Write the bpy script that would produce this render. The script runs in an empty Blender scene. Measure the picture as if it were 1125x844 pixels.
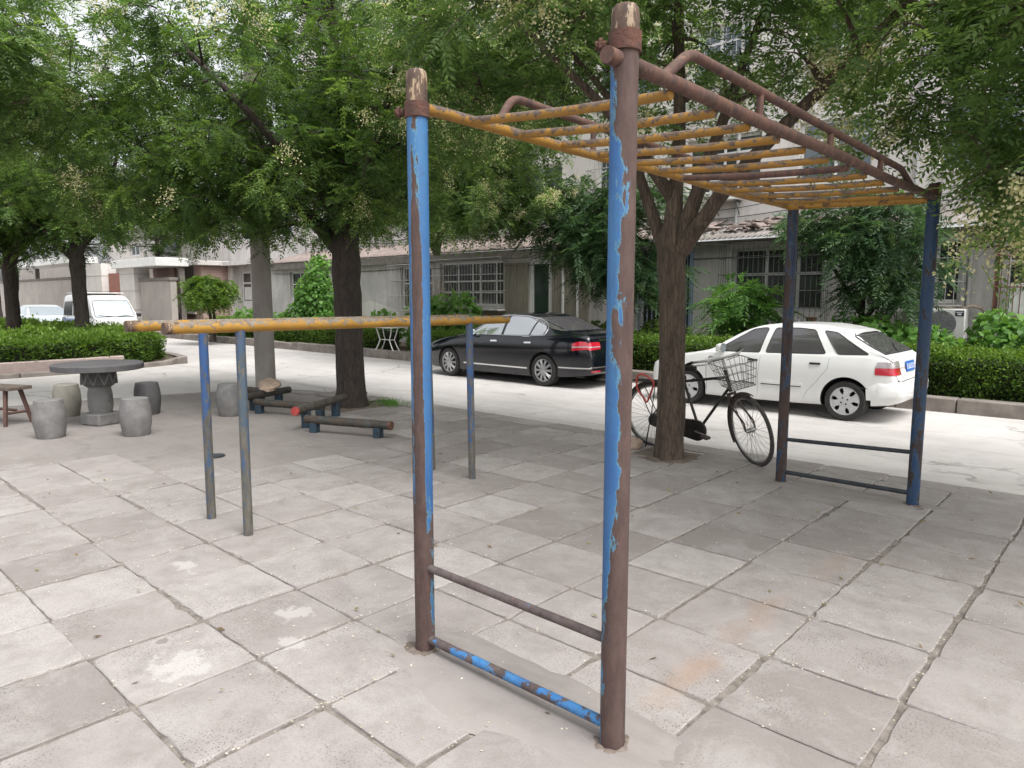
import bpy, bmesh, math, random
import numpy as np
from mathutils import Vector, Matrix, noise
from mathutils.bvhtree import BVHTree
from mathutils.geometry import delaunay_2d_cdt

random.seed(7)
RNG = np.random.default_rng(11)
scene = bpy.context.scene
COL = scene.collection
PI = math.pi
ROAD_Z = -0.10

# ------------------------------------------------------------------ camera
# world X runs along the street (towards the right of the view), Y away from the camera across the plaza
CAM = Vector((0, 0, 1.70))
YAW = math.radians(42.77)
PITCH = math.radians(7.0)
FOCAL = 780.0 / 1125.0
cam_data = bpy.data.cameras.new('camera')
cam_data.sensor_width = 36
cam_data.lens = 36 * FOCAL
cam_data.clip_start = 0.05
cam_data.clip_end = 2000
cam = bpy.data.objects.new('camera', cam_data)
COL.objects.link(cam)
cam.location = CAM
cam.rotation_euler = (PI / 2 - PITCH, 0, YAW)
scene.camera = cam
_R = cam.rotation_euler.to_matrix()

def ray(px, py):
    return _R @ Vector(((px - 562.5) / 780.0, (422 - py) / 780.0, -1))

def on_ground(px, py, z=0.0):
    """point of the ground seen at a place of the photograph"""
    r = ray(px, py); k = (z - CAM.z) / r.z
    return CAM + r * k

def on_wall(px, py, t):
    """(x, z) on the vertical plane y = t seen at a place of the photograph"""
    r = ray(px, py); k = t / r.y
    p = CAM + r * k
    return p.x, p.z

# ------------------------------------------------------------------ object helpers
ROOTM = {}

def tag(o, label=None, cat=None, group=None, kind=None):
    if label: o['label'] = label
    if cat: o['category'] = cat
    if group: o['group'] = group
    if kind: o['kind'] = kind
    return o

def thing(name, label, cat, loc=(0, 0, 0), rz=0.0, group=None):
    o = bpy.data.objects.new(name, None)
    COL.objects.link(o)
    o.empty_display_size = 0.2
    o.location = loc
    o.rotation_euler = (0, 0, rz)
    ROOTM[o.name] = Matrix.Translation(Vector(loc))
    tag(o, label, cat, group)
    return o

def dup(root, loc, rz=None, label=None):
    """a copy of a thing with copies of its parts and their sub-parts"""
    r = root.copy(); COL.objects.link(r); r.location = loc
    if rz is not None: r.rotation_euler = (0, 0, rz)
    if label: r['label'] = label
    for ch in list(root.children):
        c = ch.copy(); COL.objects.link(c); c.parent = r
        for g in list(ch.children):
            d = g.copy(); COL.objects.link(d); d.parent = c
    return r

def finish(o, me, m, parent, smooth):
    if m is not None:
        if isinstance(m, (list, tuple)):
            for x in m: me.materials.append(x)
        else:
            me.materials.append(m)
    COL.objects.link(o)
    if parent is not None:
        o.parent = parent
        ROOTM[o.name] = ROOTM[parent.name]
        me.transform(ROOTM[parent.name].inverted())
    else:
        ROOTM[o.name] = Matrix.Identity(4)
    if smooth:
        me.polygons.foreach_set('use_smooth', [True] * len(me.polygons))
        me.set_sharp_from_angle(angle=math.radians(smooth if smooth is not True else 40))
    return o

class MB:
    """collects shapes (in world coordinates) for one mesh"""
    def __init__(self):
        self.v = []; self.f = []; self.mi = []; self.cur = 0
    def add(self, vs, fs):
        n = len(self.v)
        self.v.extend([tuple(p) for p in vs])
        for f in fs:
            self.f.append([i + n for i in f]); self.mi.append(self.cur)
        return self
    def box(self, x0, x1, y0, y1, z0, z1):
        vs = [(x0, y0, z0), (x1, y0, z0), (x1, y1, z0), (x0, y1, z0), (x0, y0, z1), (x1, y0, z1), (x1, y1, z1), (x0, y1, z1)]
        return self.add(vs, [(0, 3, 2, 1), (4, 5, 6, 7), (0, 1, 5, 4), (1, 2, 6, 5), (2, 3, 7, 6), (3, 0, 4, 7)])
    def obox(self, c, sx, sy, sz, M):
        vs = []
        for z in (-1, 1):
            for (x, y) in ((-1, -1), (1, -1), (1, 1), (-1, 1)):
                vs.append(Vector(c) + M @ Vector((x * sx / 2, y * sy / 2, z * sz / 2)))
        return self.add(vs, [(0, 3, 2, 1), (4, 5, 6, 7), (0, 1, 5, 4), (1, 2, 6, 5), (2, 3, 7, 6), (3, 0, 4, 7)])
    def quad(self, a, b, c, d):
        return self.add([a, b, c, d], [(0, 1, 2, 3)])
    def tube(self, pts, r, n=10, caps=True, wob=0.0):
        pts = [Vector(p) for p in pts]
        rs = list(r) if isinstance(r, (list, tuple)) else [r] * len(pts)
        vs = []; up = None
        for i, p in enumerate(pts):
            if i == 0: d = pts[1] - p
            elif i == len(pts) - 1: d = p - pts[i - 1]
            else: d = (pts[i + 1] - p).normalized() + (p - pts[i - 1]).normalized()
            if d.length < 1e-9: d = Vector((0, 0, 1))
            d.normalize()
            if up is None:
                up = Vector((0, 0, 1)) if abs(d.z) < .9 else Vector((1, 0, 0))
            x = (up - d * up.dot(d))
            if x.length < 1e-6: x = d.orthogonal()
            x.normalize(); up = x
            y = d.cross(x)
            for k in range(n):
                a = 2 * PI * k / n
                rr = rs[i]
                q = p + (x * math.cos(a) + y * math.sin(a)) * rr
                if wob:
                    rr *= 1 + wob * noise.noise(Vector((q.x * 9, q.y * 9, q.z * 3.0)))
                    q = p + (x * math.cos(a) + y * math.sin(a)) * rr
                vs.append(q)
        fs = []
        for i in range(len(pts) - 1):
            for k in range(n):
                a = i * n + k; b = i * n + (k + 1) % n
                fs.append((a, b, b + n, a + n))
        if caps:
            fs.append(tuple(range(n - 1, -1, -1)))
            fs.append(tuple(range((len(pts) - 1) * n, len(pts) * n)))
        return self.add(vs, fs)
    def bar(self, a, b, r, n=10):
        return self.tube([a, b], r, n)
    def lathe(self, c, prof, n=32, axis='z', cap0=True, cap1=True):
        c = Vector(c); vs = []
        for (r, h) in prof:
            for k in range(n):
                a = 2 * PI * k / n
                if axis == 'z': vs.append(c + Vector((r * math.cos(a), r * math.sin(a), h)))
                else: vs.append(c + Vector((r * math.cos(a), h, r * math.sin(a))))
        fs = []
        for i in range(len(prof) - 1):
            for k in range(n):
                a = i * n + k; b = i * n + (k + 1) % n
                fs.append((a, b, b + n, a + n) if axis == 'z' else (a, a + n, b + n, b))
        if cap0: fs.append(tuple(range(n - 1, -1, -1)))
        if cap1: fs.append(tuple(range((len(prof) - 1) * n, len(prof) * n)))
        return self.add(vs, fs)
    def torus(self, c, R, r, ex, ey, n=40, m=8):
        c = Vector(c); ex = Vector(ex).normalized(); ey = Vector(ey).normalized(); ez = ex.cross(ey)
        vs = []
        for i in range(n):
            a = 2 * PI * i / n
            d = ex * math.cos(a) + ey * math.sin(a)
            for k in range(m):
                b = 2 * PI * k / m
                vs.append(c + d * (R + r * math.cos(b)) + ez * (r * math.sin(b)))
        fs = []
        for i in range(n):
            for k in range(m):
                fs.append((i * m + k, ((i + 1) % n) * m + k, ((i + 1) % n) * m + (k + 1) % m, i * m + (k + 1) % m))
        return self.add(vs, fs)
    def build(self, name, m, parent=None, smooth=40, bevel=0.0, bseg=2, fix=False):
        me = bpy.data.meshes.new(name)
        me.from_pydata(self.v, [], self.f)
        if fix:
            bm = bmesh.new(); bm.from_mesh(me)
            bmesh.ops.recalc_face_normals(bm, faces=bm.faces); bm.to_mesh(me); bm.free()
        if any(self.mi):
            me.polygons.foreach_set('material_index', self.mi)
        me.update()
        o = bpy.data.objects.new(name, me)
        finish(o, me, m, parent, smooth)
        if bevel:
            b = o.modifiers.new('bevel', 'BEVEL'); b.width = bevel; b.segments = bseg
            b.limit_method = 'ANGLE'; b.angle_limit = math.radians(35)
        return o

def np_mesh(name, verts, k, m, parent=None, tint=None, smooth=False):
    """mesh of n separate faces with k corners each (verts: n*k x 3)"""
    n = len(verts) // k
    me = bpy.data.meshes.new(name)
    V = np.asarray(verts, dtype=np.float32)
    if parent is not None:
        V = V - np.array(ROOTM[parent.name].translation, dtype=np.float32)
    me.vertices.add(n * k); me.vertices.foreach_set('co', np.ascontiguousarray(V).ravel())
    me.loops.add(n * k); me.loops.foreach_set('vertex_index', np.arange(n * k, dtype=np.int32))
    me.polygons.add(n); me.polygons.foreach_set('loop_start', np.arange(0, n * k, k, dtype=np.int32))
    me.update(calc_edges=True)
    if tint is not None:
        at = me.attributes.new('tint', 'FLOAT', 'FACE')
        at.data.foreach_set('value', np.asarray(tint, dtype=np.float32))
    me.materials.append(m)
    o = bpy.data.objects.new(name, me)
    COL.objects.link(o)
    if parent is not None:
        o.parent = parent; ROOTM[o.name] = ROOTM[parent.name]
    return o

# ------------------------------------------------------------------ materials
def new_mat(name):
    m = bpy.data.materials.new(name); m.use_nodes = True
    nt = m.node_tree
    return m, nt, nt.nodes['Principled BSDF']

def N(nt, typ, **kw):
    n = nt.nodes.new(typ)
    for k, v in kw.items():
        if k.startswith('i_'):
            key = k[2:].replace('_', ' ')
            n.inputs[key].default_value = v
        else:
            setattr(n, k, v)
    return n

def tex(nt, scale, detail=4, rough=.6, vec=None, dist=0.0):
    n = N(nt, 'ShaderNodeTexNoise')
    n.inputs['Scale'].default_value = scale; n.inputs['Detail'].default_value = detail
    n.inputs['Roughness'].default_value = rough; n.inputs['Distortion'].default_value = dist
    if vec is not None: nt.links.new(vec, n.inputs['Vector'])
    return n.outputs['Fac']

def ramp(nt, fac, stops, interp='LINEAR'):
    r = N(nt, 'ShaderNodeValToRGB'); r.color_ramp.interpolation = interp
    el = r.color_ramp.elements
    while len(el) < len(stops): el.new(.5)
    for e, (p, c) in zip(el, stops):
        e.position = p
        e.color = (c, c, c, 1) if isinstance(c, (int, float)) else (*c, 1)
    nt.links.new(fac, r.inputs['Fac'])
    return r.outputs['Color']

def mixc(nt, fac, a, b, mode='MIX'):
    n = N(nt, 'ShaderNodeMix', data_type='RGBA', blend_type=mode)
    for s, v in ((n.inputs[0], fac), (n.inputs[6], a), (n.inputs[7], b)):
        if isinstance(v, (int, float)): s.default_value = v
        elif isinstance(v, (tuple, list)): s.default_value = (*v, 1)
        else: nt.links.new(v, s)
    return n.outputs[2]

def mth(nt, op, a, b=None, clamp=False):
    n = N(nt, 'ShaderNodeMath', operation=op); n.use_clamp = clamp
    for s, v in zip(n.inputs, (a, b)):
        if v is None: continue
        if isinstance(v, (int, float)): s.default_value = v
        else: nt.links.new(v, s)
    return n.outputs[0]

def bump(nt, bsdf, h, strength=.3, dist=.01):
    b = N(nt, 'ShaderNodeBump'); b.inputs['Strength'].default_value = strength; b.inputs['Distance'].default_value = dist
    nt.links.new(h, b.inputs['Height']); nt.links.new(b.outputs['Normal'], bsdf.inputs['Normal'])

def objvec(nt, scale=(1, 1, 1)):
    c = N(nt, 'ShaderNodeTexCoord'); mp = N(nt, 'ShaderNodeMapping')
    mp.inputs['Scale'].default_value = scale
    nt.links.new(c.outputs['Object'], mp.inputs['Vector'])
    return mp.outputs['Vector']

def simple(name, col, rough=.6, metal=0.0, var=.18, vscale=6.0, bmp=0.0, bscale=40.0, col2=None, stretch=(1, 1, 1), spec=None, coat=0.0):
    """a plain surface with some unevenness of colour and relief"""
    m, nt, b = new_mat(name)
    v = objvec(nt, stretch)
    f = tex(nt, vscale, 6, .65, v)
    c2 = col2 if col2 else tuple(x * (1 - var) for x in col)
    c1 = col if col2 else tuple(min(1, x * (1 + var)) for x in col)
    nt.links.new(ramp(nt, f, [(.32, c2), (.68, c1)]), b.inputs['Base Color'])
    b.inputs['Roughness'].default_value = rough; b.inputs['Metallic'].default_value = metal
    if spec is not None: b.inputs['Specular IOR Level'].default_value = spec
    if coat: b.inputs['Coat Weight'].default_value = coat; b.inputs['Coat Roughness'].default_value = .05
    if bmp: bump(nt, b, tex(nt, bscale, 5, .6, v), bmp)
    return m

def worn_paint(name, paint, paint2, rust, rust2, amount=.5, side=None, vertical=True, edge=None, scale=1.0, low=None, stripe=None, zoff=None):
    """old paint flaking off rusty steel: patches with sharp rims; `side`: the direction that kept its paint"""
    m, nt, b = new_mat(name)
    st = (14 * scale, 14 * scale, 3.2 * scale) if vertical else (9 * scale, 9 * scale, 9 * scale)
    v = objvec(nt, st)
    f = tex(nt, 1.0, 8, .66, v, .35)
    flk = tex(nt, 34 * scale, 4, .6, objvec(nt, (1, 1, .45 if vertical else 1)), .5)
    f = mth(nt, 'ADD', f, mth(nt, 'MULTIPLY', mth(nt, 'SUBTRACT', flk, .5), .40))
    if side is not None:
        g = N(nt, 'ShaderNodeNewGeometry')
        d = N(nt, 'ShaderNodeVectorMath', operation='DOT_PRODUCT'); d.inputs[1].default_value = side
        nt.links.new(g.outputs['Normal'], d.inputs[0])
        f = mth(nt, 'ADD', f, mth(nt, 'MULTIPLY', d.outputs['Value'], .24))
    if stripe is not None:
        # a strip rubbed bare on one side of the post
        g = N(nt, 'ShaderNodeNewGeometry'); d = N(nt, 'ShaderNodeVectorMath', operation='DOT_PRODUCT'); d.inputs[1].default_value = stripe[0]
        nt.links.new(g.outputs['Normal'], d.inputs[0])
        f = mth(nt, 'SUBTRACT', f, mth(nt, 'MULTIPLY', ramp(nt, d.outputs['Value'], [(stripe[1], 0.0), (stripe[2], 1.0)]), stripe[3]))
    if zoff is not None:
        # how much paint is left at each height (metres, offset)
        c = N(nt, 'ShaderNodeTexCoord'); sx = N(nt, 'ShaderNodeSeparateXYZ'); nt.links.new(c.outputs['Object'], sx.inputs[0])
        r = ramp(nt, mth(nt, 'DIVIDE', sx.outputs['Z'], 3.0), [(z / 3.0, .5 + o) for z, o in zoff])
        f = mth(nt, 'ADD', f, mth(nt, 'SUBTRACT', r, .5))
    if low is not None:
        # paint worn off more towards the foot of the post, where hands and feet reach
        c = N(nt, 'ShaderNodeTexCoord'); sx = N(nt, 'ShaderNodeSeparateXYZ'); nt.links.new(c.outputs['Object'], sx.inputs[0])
        mr = N(nt, 'ShaderNodeMapRange'); mr.inputs[1].default_value = low[0]; mr.inputs[2].default_value = low[1]
        mr.inputs[3].default_value = low[2]; mr.inputs[4].default_value = low[3]
        nt.links.new(sx.outputs['Z'], mr.inputs[0]); f = mth(nt, 'ADD', f, mr.outputs[0])
    mask = ramp(nt, f, [(amount - .012, 0.0), (amount + .012, 1.0)])
    rim = ramp(nt, f, [(amount - .01, 0.0), (amount + .012, 1.0), (amount + .05, 0.0)])
    fine = tex(nt, 60, 5, .7, objvec(nt))
    pc = mixc(nt, ramp(nt, tex(nt, 5, 5, .6, objvec(nt, (1, 1, .35))), [(.4, 0.0), (.62, 1.0)]), paint, paint2)
    pc = mixc(nt, mth(nt, 'MULTIPLY', ramp(nt, fine, [(.55, 0.0), (.72, 1.0)]), .55), pc, rust)
    rc = mixc(nt, ramp(nt, tex(nt, 22, 6, .7, objvec(nt, (1, 1, .4))), [(.38, 0.0), (.66, 1.0)]), rust, rust2)
    rc = mixc(nt, mth(nt, 'MULTIPLY', ramp(nt, tex(nt, 38, 5, .7, objvec(nt, (1, 1, .6))), [(.60, 0.0), (.72, 1.0)]), .55), rc, tuple(min(1, x * k) for x, k in zip(rust2, (1.7, 1.15, .85))))
    rc = mixc(nt, mth(nt, 'MULTIPLY', ramp(nt, tex(nt, 7, 6, .7, objvec(nt, (2.2, 2.2, .3) if vertical else (1, 1, 1))), [(.5, 0.0), (.7, 1.0)]), .6), rc, tuple(x * .45 for x in rust))
    pc = mixc(nt, mth(nt, 'MULTIPLY', ramp(nt, tex(nt, 9, 6, .7, objvec(nt, (2.5, 2.5, .25) if vertical else (1, 1, 1))), [(.50, 0.0), (.70, 1.0)]), .55), pc, tuple(.45 * x + .3 * y for x, y in zip(paint, rust)))
    col = mixc(nt, mask, rc, pc)
    if edge: col = mixc(nt, mth(nt, 'MULTIPLY', rim, .75), col, edge)
    nt.links.new(col, b.inputs['Base Color'])
    nt.links.new(ramp(nt, mask, [(0, .82), (1, .58)]), b.inputs['Roughness'])
    bump(nt, b, mth(nt, 'ADD', mth(nt, 'MULTIPLY', mask, .6), mth(nt, 'MULTIPLY', fine, .35)), .55, .0025)
    return m

def leaf_mat(name, dark, mid, light, trans=.45, rough=.5):
    m, nt, b = new_mat(name)
    a = N(nt, 'ShaderNodeAttribute'); a.attribute_name = 'tint'
    c = ramp(nt, a.outputs['Fac'], [(0, dark), (.55, mid), (1, light)])
    nt.links.new(c, b.inputs['Base Color']); b.inputs['Roughness'].default_value = rough
    b.inputs['Specular IOR Level'].default_value = .35
    t = N(nt, 'ShaderNodeBsdfTranslucent')
    tc = mixc(nt, 1.0, c, (1.4, 1.4, .8), 'MULTIPLY')
    nt.links.new(tc, t.inputs['Color'])
    mx = N(nt, 'ShaderNodeMixShader'); mx.inputs[0].default_value = trans
    nt.links.new(b.outputs[0], mx.inputs[1]); nt.links.new(t.outputs[0], mx.inputs[2])
    nt.links.new(mx.outputs[0], nt.nodes['Material Output'].inputs['Surface'])
    return m

def bark_mat(name, c1, c2):
    m, nt, b = new_mat(name)
    v = objvec(nt, (16, 16, 3.0))
    f = tex(nt, 1.0, 8, .68, v, .6)
    w = N(nt, 'ShaderNodeTexVoronoi'); w.feature = 'DISTANCE_TO_EDGE'; w.inputs['Scale'].default_value = 1.6
    nt.links.new(v, w.inputs['Vector'])
    cr = ramp(nt, w.outputs['Distance'], [(0, 0.0), (.12, 1.0)])
    f2 = tex(nt, 1.3, 4, .6, objvec(nt))
    c = mixc(nt, f2, ramp(nt, f, [(.3, c1), (.7, c2)]), ramp(nt, f, [(.3, tuple(x * .8 for x in c1)), (.7, tuple(x * 1.25 for x in c2))]))
    c = mixc(nt, mth(nt, 'MULTIPLY', mth(nt, 'SUBTRACT', 1.0, cr), .5), c, tuple(x * .5 for x in c1))
    nt.links.new(c, b.inputs['Base Color']); b.inputs['Roughness'].default_value = .9
    bump(nt, b, mth(nt, 'ADD', mth(nt, 'MULTIPLY', f, .7), mth(nt, 'MULTIPLY', cr, .4)), .8, .02)
    return m

RUST = (.068, .041, .036); RUST2 = (.14, .07, .048)
BLUE = (.024, .098, .265); BLUE2 = (.04, .145, .31); TEAL = (.11, .26, .30)
NAVY = (.010, .026, .062); NAVY2 = (.014, .04, .09)
YEL = (.30, .15, .015); YEL2 = (.37, .20, .028)
left_dir = (-.734, -.679, 0); right_dir = (.734, .679, 0)
M = {}
M['post_rust'] = worn_paint('post_rust_blue', BLUE, BLUE2, RUST, (.10, .064, .055), .56, tuple(1.25 * x for x in (-.80, -.60, 0)), edge=TEAL, zoff=[(0, -.26), (.55, -.2), (.85, -.03), (1.2, .06), (1.6, .0), (1.95, .09), (2.12, .04), (2.3, -.16), (2.7, -.2)])
M['post_blue'] = worn_paint('post_blue_rust', BLUE2, BLUE, RUST, (.10, .064, .055), .47, tuple(.38 * x for x in (.734, .679, 0)), edge=TEAL, stripe=((.55, -.835, 0), .80, .965, .46), zoff=[(0, -.20), (.5, -.17), (.85, .04), (1.5, .14), (1.95, .18), (2.2, .40), (2.6, .45)])
M['post_dark'] = worn_paint('post_dark_navy', NAVY, NAVY2, (.045, .03, .027), (.07, .045, .036), .52, None, edge=(.05, .09, .14))
M['post_navy'] = worn_paint('post_navy', (.012, .048, .12), NAVY2, (.036, .03, .03), (.06, .042, .036), .47, None, edge=(.05, .09, .14))
M['pb_post'] = worn_paint('slim_post_blue', (.022, .075, .21), (.055, .085, .115), (.085, .08, .068), (.14, .128, .105), .53, None, scale=2.6, low=(.2, 1.4, -.05, .08))
M['yellow'] = worn_paint('yellow_pipe', YEL, YEL2, (.10, .05, .03), (.18, .09, .04), .43, None, False)
M['yellow_worn'] = worn_paint('yellow_rung', YEL, (.28, .14, .018), (.075, .05, .038), (.17, .13, .105), .47, (0, 0, -.62), False, edge=(.2, .12, .05), scale=1.6)
M['yellow_top'] = worn_paint('yellow_worn_top', YEL, YEL2, (.15, .12, .09), (.22, .19, .16), .41, (0, 0, -.75), False, scale=1.5)
M['rust_pipe'] = worn_paint('rusty_rail', (.14, .07, .045), (.11, .06, .045), RUST, RUST2, .6, None, False)
M['rust_red'] = simple('rusty_clamp', (.125, .05, .032), .88, 0, .4, 22, .7, 60, col2=(.05, .03, .026))
M['cap'] = worn_paint('post_top', (.32, .235, .15), (.24, .17, .11), (.06, .038, .03), (.14, .09, .06), .565, None, True, scale=1.8)
M['blue_bar'] = worn_paint('blue_crossbar', (.03, .14, .36), (.05, .2, .42), (.075, .055, .052), (.12, .095, .09), .505, None, False, scale=.5)
M['grey_bar'] = worn_paint('bare_crossbar', (.03, .12, .3), (.05, .16, .3), (.075, .055, .052), (.12, .10, .095), .66, None, False, scale=.5)
M['dark_bar'] = simple('dark_crossbar', (.035, .04, .048), .6, .2, .4, 12)
M['bark'] = bark_mat('bark', (.022, .017, .014), (.065, .05, .04))
M['bark_brown'] = bark_mat('bark_brown', (.04, .029, .021), (.125, .092, .066))
M['leaf'] = leaf_mat('tree_leaf', (.045, .09, .028), (.10, .175, .046), (.21, .31, .08), .56)
M['leaf_fresh'] = leaf_mat('fresh_leaf', (.07, .125, .044), (.14, .23, .078), (.25, .35, .125), .6)
M['leaf_sumac'] = leaf_mat('dark_pinnate_leaf', (.035, .08, .036), (.075, .14, .062), (.15, .235, .10), .45)
M['leaf_hedge'] = leaf_mat('hedge_leaf', (.06, .12, .022), (.13, .225, .036), (.22, .34, .055), .45)
M['leaf_hedge_dark'] = leaf_mat('hedge_leaf_dark', (.05, .085, .022), (.10, .165, .034), (.19, .28, .05), .4)
M['leaf_vine'] = leaf_mat('vine_leaf', (.06, .15, .035), (.12, .26, .055), (.20, .37, .085), .45)
M['blossom'] = leaf_mat('cream_blossom', (.42, .40, .2), (.6, .57, .36), (.75, .72, .52), .4)
M['petal'] = leaf_mat('fallen_petal', (.38, .33, .24), (.55, .51, .42), (.68, .66, .60), .2)
M['dead_vine'] = simple('dead_vine', (.32, .27, .21), .9)
M['stem'] = simple('stem', (.07, .055, .035), .9, 0, .3)
# ------------------------------------------------------------------ ground, paving, road
def sstep(x):
    x = max(0.0, min(1.0, x)); return x * x * (3 - 2 * x)
BASE = -0.014
def gz(x, y):
    return BASE + (ROAD_Z - BASE) * sstep((y - 7.25) / .95)

def catmull_pts(P, n):
    P = np.asarray(P, float); m = len(P); Q = np.vstack([2 * P[0] - P[1], P, 2 * P[-1] - P[-2]]); out = []
    for t in np.linspace(0, m - 1, n):
        i = min(int(t), m - 2); u = t - i; p0, p1, p2, p3 = Q[i:i + 4]
        out.append(.5 * ((2 * p1) + (-p0 + p2) * u + (2 * p0 - 5 * p1 + 4 * p2 - p3) * u * u + (-p0 + 3 * p1 - 3 * p2 + p3) * u ** 3))
    return [tuple(p) for p in out]

def concrete_mat(name, c1, c2, crack=.3, joint=None):
    m, nt, b = new_mat(name)
    v = objvec(nt)
    big = tex(nt, .45, 6, .62, v); mid = tex(nt, 5, 7, .68, v); fine = tex(nt, 90, 4, .7, v)
    c = ramp(nt, big, [(.33, c2), (.66, c1)])
    c = mixc(nt, mth(nt, 'MULTIPLY', ramp(nt, mid, [(.48, 0.0), (.72, 1.0)]), .35), c, tuple(x * .72 for x in c2))
    c = mixc(nt, mth(nt, 'MULTIPLY', ramp(nt, fine, [(.56, 0.0), (.75, 1.0)]), .30), c, tuple(x * .6 for x in c2))
    w = N(nt, 'ShaderNodeTexVoronoi'); w.feature = 'DISTANCE_TO_EDGE'; w.inputs['Scale'].default_value = .42
    d = N(nt, 'ShaderNodeVectorMath', operation='ADD'); nz = N(nt, 'ShaderNodeTexNoise'); nz.inputs['Scale'].default_value = 2.2; nz.inputs['Detail'].default_value = 6
    nt.links.new(v, nz.inputs['Vector']); sc = N(nt, 'ShaderNodeVectorMath', operation='SCALE'); sc.inputs['Scale'].default_value = .45
    nt.links.new(nz.outputs['Color'], sc.inputs[0]); nt.links.new(v, d.inputs[0]); nt.links.new(sc.outputs[0], d.inputs[1]); nt.links.new(d.outputs[0], w.inputs['Vector'])
    ck = ramp(nt, w.outputs['Distance'], [(0, 1.0), (.006, .8), (.011, 0.0)])
    ck = mth(nt, 'MULTIPLY', ck, mth(nt, 'MULTIPLY', ramp(nt, tex(nt, .6, 3, .5, v), [(.45, 0.0), (.6, 1.0)]), crack))
    c = mixc(nt, mth(nt, 'MULTIPLY', ramp(nt, tex(nt, 1.6, 7, .72, objvec(nt, (.35, 1.6, 1)), .6), [(.50, 0.0), (.70, 1.0)]), .38), c, tuple(x * .62 for x in c2))
    c = mixc(nt, ck, c, (.07, .06, .05))
    nt.links.new(c, b.inputs['Base Color']); b.inputs['Roughness'].default_value = .88
    bump(nt, b, mth(nt, 'SUBTRACT', mth(nt, 'ADD', mid, mth(nt, 'MULTIPLY', fine, .5)), ck), .35, .008)
    return m

mb = MB()
xs = [-400, -200, -100, -60, -40, -20, 0, 20, 40, 60, 100, 200, 400]
ys = [-200, -60, -20, -5, 0, 3, 5, 7] + [7.25 + .95 * i / 8 for i in range(9)] + [9, 10, 11, 12, 13, 14, 16, 20, 30, 60, 120, 400]
ids = {}
vs = []
for i, x in enumerate(xs):
    for j, y in enumerate(ys):
        ids[i, j] = len(vs); vs.append((x, y, gz(x, y)))
fs = [(ids[i, j], ids[i + 1, j], ids[i + 1, j + 1], ids[i, j + 1]) for i in range(len(xs) - 1) for j in range(len(ys) - 1)]
mb.add(vs, fs)
M['ground'] = concrete_mat('ground_concrete', (.48, .455, .435), (.40, .38, .36), .7)
tag(mb.build('ground', M['ground'], smooth=None), kind='structure')

# the street: paler concrete, with cast bays
M['road'] = concrete_mat('road_concrete', (.53, .505, .49), (.42, .398, .382), .6)
mb = MB()
xs = [-60 + .9 * i for i in range(112)]
ids = {}; vs = []
yr = [None] + [7.55 + .1 * i for i in range(7)] + [8.3, 9, 10, 11, 12, 12.68]
for i, x in enumerate(xs):
    for j, y in enumerate(yr):
        if y is None: y = 7.40 + .09 * noise.noise(Vector((x * .8, 3.1, 0)))
        ids[i, j] = len(vs); vs.append((x, y, gz(x, y) + .004))
mb.add(vs, [(ids[i, j], ids[i + 1, j], ids[i + 1, j + 1], ids[i, j + 1]) for i in range(len(xs) - 1) for j in range(len(yr) - 1)])
tag(mb.build('road', M['road'], smooth=None), kind='structure')

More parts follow.
